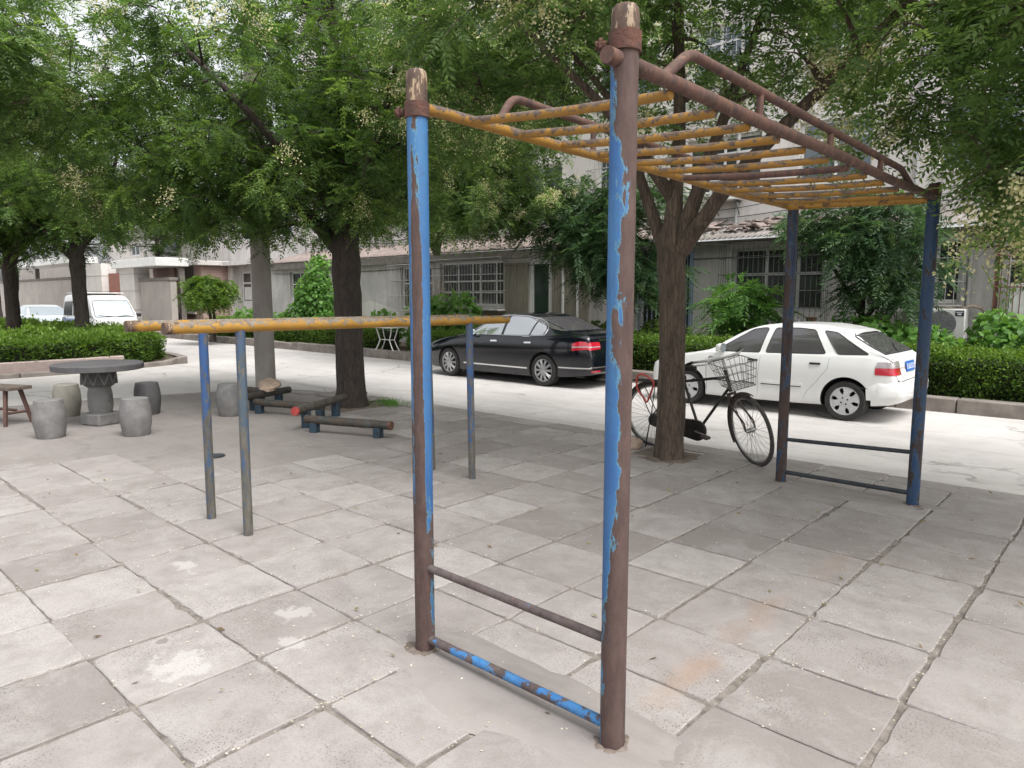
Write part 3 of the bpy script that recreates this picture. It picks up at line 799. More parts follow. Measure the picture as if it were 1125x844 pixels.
# ------------------------------------------------------------------ bicycle leaning by the tree
M['bike_black'] = simple('bike_black', (.022, .02, .019), .45, .1, .5, 15)
M['bike_rust'] = simple('bike_rusty_black', (.05, .032, .026), .7, .1, .5, 25)
M['rubber'] = simple('rubber', (.028, .026, .025), .85, 0, .3, 20)
M['tyre_dusty'] = simple('dusty_tyre', (.06, .054, .05), .9, 0, .3, 20)
M['chrome'] = simple('dull_chrome', (.42, .41, .40), .32, .9, .25, 20)
M['wire'] = simple('basket_wire', (.16, .155, .15), .5, .6, .3, 30)
M['red_plastic'] = simple('red_plastic', (.50, .06, .04), .4, 0, .15, 10)
def make_bicycle():
    yb = 6.97
    bk = thing('bicycle', 'old black roadster bicycle with wire basket and red cable lock leaning by the tree', 'bicycle', (-3.7, yb, BASE))
    R = .378
    lean = math.radians(4.5)
    def P(x, z, y=0.0):                      # bike plane leaning a little towards the tree
        return Vector((x, yb + .02 + y * math.cos(lean) - z * math.sin(lean), BASE + z * math.cos(lean) + y * math.sin(lean)))
    rear, frontx = P(-4.30, R), -3.06
    ex, ez = Vector((1, 0, 0)), (P(0, 1) - P(0, 0)).normalized()
    ey = ez.cross(ex)
    def wheel(c, ax, az, label=None):
        ay = az.cross(ax)
        w = MB().torus(c, R - .018, .019, ax, az, 56, 8).build('wheel', M['tyre_dusty'], bk)
        if label: w['label'] = label
        MB().torus(c, R - .042, .0105, ax, az, 56, 6).build('rim', M['chrome'], w)
        sp = MB()
        for k in range(32):
            a = 2 * PI * k / 32; b = a + (.55 if k % 4 < 2 else -.55); s = .028 if k % 2 else -.028
            sp.bar(c + ay * s + (ax * math.cos(b) + az * math.sin(b)) * .022, c + (ax * math.cos(a) + az * math.sin(a)) * (R - .045), .0016, 4)
        sp.build('spokes', M['wire'], w, smooth=None)
        MB().tube([c - ay * .055, c - ay * .03, c + ay * .03, c + ay * .055], [.012, .024, .024, .012], 12).build('hub', M['chrome'], w)
    wheel(rear, ex, ez)
    # frame
    bb = P(-3.74, .285); st_top = P(-3.93, .83); ht_top = P(-3.44, .96); ht_bot = P(-3.375, .735); seat = P(-3.95, .92)
    fr = MB()
    fr.bar(bb, st_top, .0155, 12); fr.bar(P(-3.925, .80), P(-3.42, .885), .015, 12); fr.bar(bb, P(-3.395, .775), .0155, 12); fr.bar(ht_top, ht_bot, .019, 12)
    for s in (-1, 1):
        fr.tube([bb + ey * .03 * s, rear + ey * .06 * s], [.011, .009], 8); fr.tube([st_top + ey * .02 * s, rear + ey * .06 * s], [.009, .007], 8)
    fr.tube([bb - ey * .04, bb + ey * .04], .022, 14)
    fr.build('frame', M['bike_black'], bk)
    # front assembly turned towards the camera
    axis = (ht_top - ht_bot).normalized()
    S = Matrix.Rotation(math.radians(-34), 3, axis)
    def turn(v): return ht_bot + S @ (Vector(v) - ht_bot)
    fc0 = P(frontx - .02, R)
    fc = turn(fc0); fx = (S @ ex).normalized(); fy = (S @ ey).normalized(); fz = fx.cross(fy)
    if fz.z < 0: fz = -fz
    drop = fc.z - R * fz.z - BASE
    fc = fc - Vector((0, 0, drop - .0))
    wheel(fc, fx, fz, 'turned front wheel with dusty tyre')
    fk = MB(); crown = ht_bot - axis * .02
    for s in (-1, 1):
        fk.tube([crown + fy * .035 * s, crown + fy * .05 * s - axis * .1, fc + fy * .055 * s + axis * .09, fc + fy * .055 * s], [.013, .013, .010, .008], 8)
        fk.tube([crown + fy * .03 * s + fx * .02, fc + fy * .062 * s], .0045, 6)
    fk.bar(crown - fy * .05, crown + fy * .05, .016, 8)
    fk.build('fork', M['bike_rust'], bk)
    def fender(c, ax, az, a0, a1, name):
        ay = az.cross(ax); mb = MB(); n = 28; vs = []; fs = []
        for i in range(n + 1):
            a = a0 + (a1 - a0) * i / n; d = ax * math.cos(a) + az * math.sin(a)
            for (w, h) in ((-.032, -.012), (-.02, .004), (0, .010), (.02, .004), (.032, -.012)):
                vs.append(c + d * (R + .016 + h) + ay * w)
            for (w, h) in ((.030, -.014), (0, .007), (-.030, -.014)):
                vs.append(c + d * (R + .016 + h - .002) + ay * w)
        for i in range(n):
            for k in range(8):
                a = i * 8 + k; b = i * 8 + (k + 1) % 8
                fs.append((a, b, b + 8, a + 8))
        mb.add(vs, fs); mb.build(name, M['bike_rust'], bk, fix=True)
    fender(rear, ex, ez, math.radians(18), math.radians(200), 'mudguard')
    fender(fc, fx, fz, math.radians(80), math.radians(215), 'mudguard')
    # stem, bars, brake rods
    stem = ht_top + axis * .14
    hb = MB(); hb.bar(ht_top, stem, .013, 10)
    hbp = lambda a, b, c: stem + fx * a + fy * b + axis * c
    hb.tube([hbp(-.16, -.30, -.03), hbp(-.06, -.28, .0), hbp(.04, -.18, .01), hbp(.05, 0, 0), hbp(.04, .18, .01), hbp(-.06, .28, 0), hbp(-.16, .30, -.03)], .012, 10)
    h = hb.build('handlebar', M['chrome'], bk)
    for s in (-1, 1):
        MB().tube([hbp(-.20, .305 * s, -.045), hbp(-.09, .288 * s, -.005)], .017, 12).build('grip', M['rubber'], h)
        MB().tube([hbp(-.15, .27 * s, -.06), hbp(.0, .2 * s, -.035), hbp(.05, .02 * s, -.03)], .006, 6).build('brake_lever', M['chrome'], h)
    bellc = hbp(.02, -.13, .025)
    MB().lathe(bellc, [(.028, 0), (.026, .012), (.014, .022), (0, .025)], 16, cap1=False).build('bell', M['chrome'], h)
    # wire basket hung on the bars
    bc = hbp(.19, 0, -.14); bx = MB()
    def bpt(u, v, w): return bc + fx * (u * (.14 + .02 * w)) + fy * (v * (.15 + .03 * w)) + axis * (w * .125)
    for w in (-1, -.33, .33, 1):
        for e in range(4):
            c4 = [(-1, -1), (1, -1), (1, 1), (-1, 1)]
            bx.bar(bpt(*c4[e], w), bpt(*c4[(e + 1) % 4], w), .0030 if abs(w) < 1 else .0045, 5)
    for k in range(7):
        f = -1 + 2 * k / 6
        for s in (-1, 1):
            bx.bar(bpt(f, s, -1), bpt(f, s, 1), .0026, 5); bx.bar(bpt(s, f, -1), bpt(s, f, 1), .0026, 5)
        bx.bar(bpt(f, -1, -1), bpt(f, 1, -1), .0026, 5); bx.bar(bpt(-1, f, -1), bpt(1, f, -1), .0026, 5)
    bx.build('basket', M['wire'], bk, smooth=None)
    # saddle
    MB().bar(st_top, seat, .0125, 10).build('seat_post', M['chrome'], bk)
    mb = MB(); vs = []; fs = []; n = 14
    prof = [(-.15, .02, -.01), (-.14, .085, 0), (-.09, .105, .012), (-.02, .085, .006), (.05, .045, 0), (.11, .03, .004), (.145, .022, -.006), (.152, .008, -.012)]
    for (x, w, z) in prof:
        for k in range(n):
            a = 2 * PI * k / n
            vs.append(seat + ex * (x + .03) + ey * (w * math.cos(a)) + ez * (.035 + z + (.030 if math.sin(a) > 0 else .038) * math.sin(a)))
    for i in range(len(prof) - 1):
        for k in range(n):
            fs.append((i * n + k, i * n + (k + 1) % n, (i + 1) * n + (k + 1) % n, (i + 1) * n + k))
    fs += [tuple(range(n)), tuple(range((len(prof) - 1) * n, len(prof) * n))]
    sd = mb.add(vs, fs).build('saddle', M['rubber'], bk, smooth=60, fix=True)
    for s in (-1, 1):
        MB().tube([seat + ex * (-.07) + ey * (.05 * s) - ez * .035 + ez * .01 * math.sin(k) for k in range(1)] + [seat + ex * -.07 + ey * .05 * s + ez * .02], .02, 8).build('saddle_spring', M['chrome'], sd)
    # carrier, chain case, cranks, stand
    rk = MB(); z0 = .77
    for s in (-.06, -.02, .02, .06):
        rk.bar(P(-4.56, z0, s), P(-4.02, z0 + .01, s), .006, 6)
    for x in (-4.56, -4.38, -4.2, -4.04):
        rk.bar(P(x, z0, -.065), P(x, z0, .065), .005, 6)
    for s in (-1, 1):
        rk.bar(rear + ey * .07 * s, P(-4.50, z0, .06 * s), .006, 6); rk.bar(rear + ey * .07 * s, P(-4.24, z0, .06 * s), .006, 6)
    rk.build('carrier', M['bike_black'], bk)
    cc = MB(); vs = []; fs = []; pr = []
    for k in range(15): a = -PI / 2 + PI * k / 14; pr.append((-3.74 + .115 * math.cos(a), .285 + .115 * math.sin(a)))
    for k in range(9): a = PI / 2 + PI * k / 8; pr.append((-4.27 + .07 * math.cos(a), .335 + .07 * math.sin(a)))
    n = len(pr)
    for yy in (-.075, -.04):
        for (x, z) in pr: vs.append(P(x, z, yy))
    fs = [tuple(range(n)), tuple(range(2 * n - 1, n - 1, -1))] + [(k, (k + 1) % n, n + (k + 1) % n, n + k) for k in range(n)]
    cc.add(vs, fs); cc.build('chain_case', M['bike_black'], bk, smooth=None, fix=True, bevel=.008)
    ck = MB(); e1 = P(-3.59, .25, -.10); e2 = P(-3.89, .32, .10)
    ck.bar(P(-3.74, .285, -.10), e1, .010, 8); ck.bar(P(-3.74, .285, .10), e2, .010, 8); ck.bar(P(-3.74, .285, -.11), P(-3.74, .285, .11), .009, 8)
    ck.build('crank', M['chrome'], bk)
    for (e, s) in ((e1, -1), (e2, 1)):
        mb = MB(); mb.obox(e + ey * s * .055, .085, .09, .028, Matrix.Rotation(.2, 3, 'Y')); mb.build('pedal', M['bike_rust'], bk, smooth=None, bevel=.004)
    sdm = MB()
    for s in (-1, 1): sdm.tube([rear + ey * .075 * s, P(-4.36, .012, .11 * s)], .008, 6)
    sdm.bar(P(-4.36, .012, -.11), P(-4.36, .012, .11), .008, 6); sdm.build('stand', M['bike_black'], bk)
    # red lock hung on the carrier
    cl = [P(-4.36 + .10 * math.cos(a) + .03 * math.sin(2 * a), .70 + .15 * math.sin(a) + .02 * math.cos(3 * a), -.085) for a in [2 * PI * k / 30 for k in range(31)]]
    lock = tag(MB().tube(cl, .0115, 8).build('cable_lock', M['red_plastic']), 'red plastic cable lock looped over the bicycle carrier', 'lock')
    for o in (bk, lock): o.location.x += .07
    return bk
make_bicycle()

# ------------------------------------------------------------------ cars
def paint_mat(name, col, rough=.22, metal=0.0, coat=1.0, dust=.1):
    m, nt, b = new_mat(name)
    v = objvec(nt)
    d = ramp(nt, tex(nt, 2.2, 6, .65, v), [(.4, 0.0), (.75, 1.0)])
    c = N(nt, 'ShaderNodeTexCoord'); sx = N(nt, 'ShaderNodeSeparateXYZ'); nt.links.new(c.outputs['Object'], sx.inputs[0])
    mr = N(nt, 'ShaderNodeMapRange'); mr.inputs[1].default_value = .75; mr.inputs[2].default_value = .18; mr.inputs[3].default_value = .12; mr.inputs[4].default_value = 1.0
    nt.links.new(sx.outputs['Z'], mr.inputs[0])
    f = mth(nt, 'MULTIPLY', mth(nt, 'MULTIPLY', d, mr.outputs[0]), dust * 2.2, True)      # road dust low on the doors
    nt.links.new(mixc(nt, f, col, (.30, .27, .24)), b.inputs['Base Color'])
    nt.links.new(mth(nt, 'ADD', rough, mth(nt, 'MULTIPLY', f, .5)), b.inputs['Roughness'])
    b.inputs['Metallic'].default_value = metal; b.inputs['Coat Weight'].default_value = coat; b.inputs['Coat Roughness'].default_value = .06
    return m
M['paint_white'] = paint_mat('white_car_paint', (.74, .74, .73), .3, 0, .6, .12)
M['paint_black'] = paint_mat('black_car_paint', (.004, .005, .009), .12, .0, .5, .0)
M['paint_silver'] = paint_mat('silver_car_paint', (.62, .66, .70), .3, .3, .8, .06)
M['paint_blue'] = paint_mat('blue_stripe_paint', (.05, .10, .36), .3, 0, .6, .1)
M['arch'] = simple('wheel_arch', (.012, .012, .012), .95)
M['black_trim'] = simple('black_trim', (.02, .02, .021), .55)
M['car_chrome'] = simple('bright_trim', (.75, .75, .75), .15, 1.0, .05)
M['alloy'] = simple('alloy_rim', (.42, .42, .43), .3, .75, .1)
M['hubcap'] = simple('grey_hubcap', (.5, .5, .505), .4, .25, .12)
M['lamp_red'] = simple('red_lamp', (.45, .012, .03), .12, 0, .1, 6, coat=1)
M['lamp_clear'] = simple('clear_lamp', (.40, .36, .37), .12, .2, .1, 6, coat=1)
M['plate_blue'] = simple('blue_plate', (.03, .13, .42), .4)
M['plate_white'] = simple('plate_characters', (.8, .8, .8), .5)
def glass_mat(name, col, metal=.35, rough=.04):
    m, nt, b = new_mat(name)
    b.inputs['Base Color'].default_value = (*col, 1); b.inputs['Roughness'].default_value = rough; b.inputs['Metallic'].default_value = metal
    b.inputs['Specular IOR Level'].default_value = .9
    bump(nt, b, tex(nt, 2.0, 2, .5, objvec(nt)), .02, .01)
    return m
M['glass_dark'] = glass_mat('tinted_glass', (.05, .055, .06), .35)
M['glass_bright'] = glass_mat('mirror_tinted_glass', (.55, .57, .58), .85)
M['glass_hatch'] = glass_mat('hatch_glass', (.13, .125, .13), .5)
M['glass_windscreen'] = glass_mat('pale_windscreen', (.50, .56, .58), .7)

def catmull(P, n):
    """dense points along an open Catmull-Rom spline through rows of P, evenly in the parameter"""
    P = np.asarray(P, float); m = len(P)
    Q = np.vstack([2 * P[0] - P[1], P, 2 * P[-1] - P[-2]])
    out = []
    for t in np.linspace(0, m - 1, n):
        i = min(int(t), m - 2); u = t - i
        p0, p1, p2, p3 = Q[i], Q[i + 1], Q[i + 2], Q[i + 3]
        out.append(.5 * ((2 * p1) + (-p0 + p2) * u + (2 * p0 - 5 * p1 + 4 * p2 - p3) * u * u + (-p0 + 3 * p1 - 3 * p2 + p3) * u ** 3))
    return np.array(out)

def interp(tab, x):
    tab = np.asarray(tab, float)
    return np.interp(x, tab[:, 0], tab[:, 1])
def smooth_interp(tab, xs):
    tab = np.asarray(tab, float)
    X, Y = tab[:, 0], tab[:, 1]
    m = np.zeros(len(X)); d = np.diff(Y) / np.diff(X)
    m[0], m[-1] = d[0], d[-1]
    for i in range(1, len(X) - 1):
        m[i] = 0 if d[i - 1] * d[i] <= 0 else 2 * d[i - 1] * d[i] / (d[i - 1] + d[i])
    out = []
    for x in xs:
        x = min(max(x, X[0]), X[-1]); i = min(np.searchsorted(X, x, side='right') - 1, len(X) - 2); i = max(i, 0)
        h = X[i + 1] - X[i]; t = (x - X[i]) / h
        out.append((2 * t ** 3 - 3 * t * t + 1) * Y[i] + (t ** 3 - 2 * t * t + t) * h * m[i] + (-2 * t ** 3 + 3 * t * t) * Y[i + 1] + (t ** 3 - t * t) * h * m[i + 1])
    return np.array(out)

def car_body(c, prof, paint, parent, O):
    """prof: dict of tables along the length; O(x, y, z) -> world"""
    L = prof['L']
    xs = np.unique(np.concatenate([np.linspace(0, .12, 8), np.linspace(.12, L - .14, 74), np.linspace(L - .14, L, 10)]))
    top = smooth_interp(prof['top'], xs); belt = smooth_interp(prof['belt'], xs); bot = smooth_interp(prof['bot'], xs)
    wb = smooth_interp(prof['wide'], xs); wr = smooth_interp(prof['roofw'], xs)
    rows = []
    for x, t, b, z0, w, r in zip(xs, top, belt, bot, wb, wr):
        b = min(b, t - .012)
        h = b - z0
        pts = [(0, z0), (w * .80, z0), (w * .955, z0 + .035), (w * .985, z0 + h * .28), (w * 1.0, z0 + h * .56), (w * .992, z0 + h * .80), (w * .955, b - .010), (w * .925, b + .006)]
        tb = t - b
        rr = min(r, w * .925)
        pts += [(w * .925 + (rr - w * .925) * .5 + .012, b + tb * .5), (rr + .012, b + tb * .86), (rr * .93, b + tb * .965), (rr * .55, t - .004), (0, t)]
        rows.append(catmull(pts, 49))
    n = 49
    mb = MB(); vs = []; fs = []
    for x, row in zip(xs, rows):
        full = [(-y, z) for (y, z) in row[::-1]] + [(y, z) for (y, z) in row[1:-1]]
        for (y, z) in full: vs.append(O(x, y, z))
    k = len(vs) // len(xs)
    for i in range(len(xs) - 1):
        for j in range(k):
            fs.append((i * k + j, i * k + (j + 1) % k, (i + 1) * k + (j + 1) % k, (i + 1) * k + j))
    fs += [tuple(range(k))[::-1], tuple(range((len(xs) - 1) * k, len(xs) * k))]
    mb.add(vs, fs)
    me = bpy.data.meshes.new('body'); me.from_pydata(mb.v, [], mb.f)
    bm = bmesh.new(); bm.from_mesh(me); bmesh.ops.recalc_face_normals(bm, faces=bm.faces); bm.to_mesh(me); bm.free()
    me.materials.append(paint); me.materials.append(M['arch'])
    tmp = bpy.data.objects.new('body', me); COL.objects.link(tmp)
    bvh_full = BVHTree.FromPolygons([Vector(v) for v in mb.v], [list(f) for f in me_polys(me)])
    cutters = []
    for ax in prof['axles']:
        for s in (-1, 1):
            cm = MB(); y0 = prof['halfw'] - .30; y1 = prof['halfw'] + .15
            nn = 40; vv = []
            for yy in (y0, y1):
                for q in range(nn):
                    a = 2 * PI * q / nn
                    vv.append(O(ax + prof['arch'] * math.cos(a), s * yy, prof['wr'] + .01 + prof['arch'] * math.sin(a)))
            ff = [tuple(range(nn)), tuple(range(2 * nn - 1, nn - 1, -1))] + [(q, (q + 1) % nn, nn + (q + 1) % nn, nn + q) for q in range(nn)]
            cm.add(vv, ff)
            cme = bpy.data.meshes.new('arch_cutter'); cme.from_pydata(cm.v, [], cm.f)
            bm = bmesh.new(); bm.from_mesh(cme); bmesh.ops.recalc_face_normals(bm, faces=bm.faces); bm.to_mesh(cme); bm.free()
            cme.materials.append(paint); cme.materials.append(M['arch'])
            cme.polygons.foreach_set('material_index', [1] * len(cme.polygons))
            co = bpy.data.objects.new('arch_cutter', cme); COL.objects.link(co); cutters.append(co)
            md = tmp.modifiers.new('cut', 'BOOLEAN'); md.object = co; md.operation = 'DIFFERENCE'; md.solver = 'EXACT'
    dg = bpy.context.evaluated_depsgraph_get(); dg.update()
    res = bpy.data.meshes.new_from_object(tmp.evaluated_get(dg))
    for co in cutters: bpy.data.objects.remove(co)
    bpy.data.objects.remove(tmp)
    res.name = 'body'
    o = bpy.data.objects.new('body', res)
    finish(o, res, None, parent, 32)
    return o, bvh_full

def me_polys(me):
    return [p.vertices for p in me.polygons]

class Proj:
    """lays flat outlines onto a car's skin: side(x, z), rear(y, z), front(y, z) or top(x, y)"""
    def __init__(self, bvh, O, D, parent):
        self.b, self.O, self.D, self.parent = bvh, O, D, parent
    def cast(self, view, u, v, off):
        O, D = self.O, self.D
        if view == 'near': p, d = O(u, -3, v), D(0, 1, 0)
        elif view == 'far': p, d = O(u, 3, v), D(0, -1, 0)
        elif view == 'rear': p, d = O(9, u, v), D(-1, 0, 0)
        elif view == 'front': p, d = O(-4, u, v), D(1, 0, 0)
        else: p, d = O(u, v, 4), D(0, 0, -1)
        h = self.b.ray_cast(p, d)
        if h[0] is None: return p + d * 3
        n = h[1] if h[1].dot(d) < 0 else -h[1]
        return h[0] + n * off
    def patch(self, name, view, poly, m, off=.004, step=.05, parent=None, both=None, smooth=True):
        poly = [Vector(p) for p in poly]
        edge = []
        for a, b in zip(poly, poly[1:] + poly[:1]):
            k = max(1, int((b - a).length / step))
            edge += [a.lerp(b, i / k) for i in range(k)]
        xs = [p.x for p in poly]; ys = [p.y for p in poly]
        inner = []
        x = min(xs) + step / 2
        while x < max(xs):
            y = min(ys) + step / 2
            while y < max(ys):
                q = Vector((x, y))
                ins = False
                for a, b in zip(edge, edge[1:] + edge[:1]):
                    if (a.y > q.y) != (b.y > q.y) and q.x < (b.x - a.x) * (q.y - a.y) / (b.y - a.y) + a.x: ins = not ins
                if ins and min((q - e).length for e in edge) > step * .45: inner.append(q)
                y += step
            x += step
        pts = edge + inner; ne = len(edge)
        co, _, fc, _, _, _ = delaunay_2d_cdt([p.to_2d() for p in pts], [], [list(range(ne))], 1, 1e-5)
        mb = MB()
        mb.add([self.cast(view, p.x, p.y, off) for p in co], [list(f) for f in fc])
        # a rim that goes down into the skin gives the piece its thickness
        rim_t = [self.cast(view, p.x, p.y, off) for p in edge]; rim_b = [self.cast(view, p.x, p.y, -.012) for p in edge]
        mb.add(rim_t + rim_b, [(i, (i + 1) % ne, ne + (i + 1) % ne, ne + i) for i in range(ne)])
        return mb.build(name, m, parent or self.parent, smooth=35 if smooth else None, fix=False)
    def line(self, name, view, pts, m, r=.006, off=.001, step=.05, closed=False, parent=None, n=6, mb=None):
        pts = [Vector(p) for p in pts]
        if closed: pts = pts + pts[:1]
        out = []
        for a, b in zip(pts, pts[1:]):
            k = max(1, int((b - a).length / step)); out += [a.lerp(b, i / k) for i in range(k)]
        out.append(pts[-1])
        q = [self.cast(view, p.x, p.y, off) for p in out]
        own = mb is None
        mb = mb or MB()
        mb.tube(q, r, n)
        if own: return mb.build(name, m, parent or self.parent)

def car_wheel(parent, c, r, w, side, style):
    """c: wheel centre in the world, side: +-1, which way (world y) its face looks"""
    t = MB().lathe(c, [(r * .66, side * .0), (r * .70, side * (w / 2 - .01)), (r * .80, side * w / 2), (r * .93, side * w / 2), (r * .985, side * (w / 2 - .025)), (r, side * .02), (r, -side * (w / 2 - .03)), (r * .95, -side * w / 2), (r * .6, -side * w / 2)], 48, axis='y', cap0=False, cap1=True)
    tyre = t.build('wheel', M['rubber'], parent, fix=True)
    ys = side * (w / 2 - .012)
    rim = MB()
    rim.lathe(c, [(r * .70, ys - side * .1), (r * .66, ys - side * .09), (r * .64, ys - side * .01), (r * .69, ys + side * .004), (r * .71, ys + side * .002)], 48, axis='y', cap0=False, cap1=False)
    if style == 'alloy':
        for k in range(10):
            a = 2 * PI * k / 10
            for da in (-.085, .085):
                d = Vector((math.cos(a + da), 0, math.sin(a + da))); p0 = Vector((math.cos(a + da * 2.0), 0, math.sin(a + da * 2.0))) * r * .17
                rim.tube([Vector(c) + p0 + Vector((0, ys + side * .0, 0)), Vector(c) + d * r * .42 + Vector((0, ys + side * .006, 0)), Vector(c) + d * r * .66 + Vector((0, ys - side * .008, 0))], [.017, .013, .013], 6)
        rim.lathe(c, [(r * .26, ys - side * .02), (r * .24, ys + side * .004), (r * .12, ys + side * .012), (0, ys + side * .014)], 24, axis='y', cap0=False, cap1=False)
        rim.build('rim', M['alloy'], tyre, fix=True)
        for q in range(5):
            a = 2 * PI * q / 5
    else:
        rim.lathe(c, [(r * .34, ys - side * .005), (r * .32, ys + side * .008), (r * .12, ys + side * .016), (0, ys + side * .017)], 32, axis='y', cap0=False, cap1=False)
        for k in range(6):
            a = 2 * PI * k / 6 + .3
            d = Vector((math.cos(a), 0, math.sin(a))); e = Vector((-math.sin(a), 0, math.cos(a)))
            w0, w1 = r * .155, r * .22
            vs = []
            for (rad, hw, yo) in ((r * .28, w0, .007), (r * .45, w0 * .95, .010), (r * .56, w1, .006), (r * .67, w1 * 1.35, -.002)):
                for s in (-1, 1): vs.append(Vector(c) + d * rad + e * hw * s + Vector((0, ys + side * yo, 0)))
            lo = [v - Vector((0, side * .02, 0)) for v in vs]
            rim.add(vs, [(0, 1, 3, 2), (2, 3, 5, 4), (4, 5, 7, 6)])
            rim.add(vs + lo, [(0, 2, 10, 8), (2, 4, 12, 10), (4, 6, 14, 12), (1, 9, 11, 3), (3, 11, 13, 5), (5, 13, 15, 7)])
        rm = rim.build('rim', M['hubcap'], tyre, fix=True)
        for q in range(4):
            a = 2 * PI * q / 4 + .5
            MB().lathe(Vector(c) + Vector((math.cos(a), 0, math.sin(a))) * r * .17, [(.013, ys + side * .010), (.012, ys + side * .018)], 8, axis='y').build('wheel_nut', M['arch'], tyre, fix=True)
    bk = MB(); bk.lathe(c, [(r * .69, ys - side * .075), (0, ys - side * .075)], 32, axis='y', cap0=False, cap1=False)
    bk.build('brake_disc', M['arch'], tyre, fix=True)

def car_common(root, cx0, cy, prof, paint, style):
    O = lambda x, y, z: Vector((cx0 + x, cy + y, ROAD_Z + z))
    D = lambda x, y, z: Vector((x, y, z))
    body, bvh = car_body(None, prof, paint, root, O)
    P = Proj(bvh, O, D, root)
    for ax in prof['axles']:
        for s in (-1, 1):
            car_wheel(root, O(ax, s * (prof['halfw'] - .115), prof['wr'] + .004), prof['wr'], .2, s, style)
    # floor pan so that the underside is closed and dark
    mb = MB(); a = O(.5, -prof['halfw'] + .32, .2); b = O(prof['L'] - .5, prof['halfw'] - .32, .27)
    mb.box(a.x, b.x, a.y, b.y, a.z, b.z); mb.build('underbody', M['arch'], root)
    return O, D, body, P

def mirror_shell(P, O, root, x, z, s, hw, m, gm):
    mb = MB(); c = O(x, s * (hw + .08), z)
    vs = []; n = 16; prof_ = [(-.07, .35), (-.05, .8), (0, 1.0), (.04, .96)]
    for (dx, k) in prof_:
        for q in range(n):
            a = 2 * PI * q / n
            vs.append(c + Vector((dx, .105 * k * math.copysign(abs(math.cos(a)) ** .6, math.cos(a)), .068 * k * math.copysign(abs(math.sin(a)) ** .6, math.sin(a)))))
    fs = [(i * n + q, i * n + (q + 1) % n, (i + 1) * n + (q + 1) % n, (i + 1) * n + q) for i in range(3) for q in range(n)]
    fs.append(tuple(range(n)))
    mb.add(vs, fs); mb.bar(O(x - .02, s * (hw - .06), z - .05), O(x - .01, s * (hw + .02), z - .03), .02, 8)
    o = mb.build('side_mirror', m, root, smooth=50, fix=True)
    g = MB(); g.add([c + Vector((.041, .098 * math.copysign(abs(math.cos(a)) ** .6, math.cos(a)), .062 * math.copysign(abs(math.sin(a)) ** .6, math.sin(a)))) for a in [2 * PI * q / n for q in range(n)]], [tuple(range(n))])
    g.build('mirror_glass', gm, o, smooth=None)

def plate(P, O, D, root, xface, yc, zc, w, h, tilt=.1):
    """registration plate; the characters on it are too blurred to read, only their pale marks show"""
    mb = MB(); c = O(xface, yc, zc)
    mb.obox(c, .012, w, h, Matrix.Rotation(tilt, 3, 'Y'))
    pl = mb.build('licence_plate', M['plate_blue'], root, bevel=.004)
    ch = MB(); rp = random.Random(int(w * 1000 + zc * 77))
    for k in range(7):
        y = -w * .39 + w * .78 * k / 6
        for q in range(3):
            dz = (q - 1) * h * .2
            ch.obox(c + Vector((.0065 + tilt * dz, y + rp.gauss(0, .004), dz)), .004, w * .07 * (.5 + .5 * rp.random()), h * .10, Matrix.Rotation(tilt, 3, 'Y'))
        ch.obox(c + Vector((.0062, y + w * .02 * rp.choice((-1, 1)), 0)), .004, w * .02, h * .5, Matrix.Rotation(tilt, 3, 'Y'))
    ch.build('plate_marks', M['plate_white'], pl, smooth=None)

def round_poly(pts, r, n=5):
    pts = [Vector(p) for p in pts]; out = []
    m = len(pts)
    for i in range(m):
        a, b, c = pts[i - 1], pts[i], pts[(i + 1) % m]
        ra = min(r, (a - b).length * .45); rc = min(r, (c - b).length * .45)
        p = b + (a - b).normalized() * ra; q = b + (c - b).normalized() * rc
        for k in range(n + 1):
            f = k / n; out.append((p * (1 - f) + b * f) * (1 - f) + (b * (1 - f) + q * f) * f)
    return out

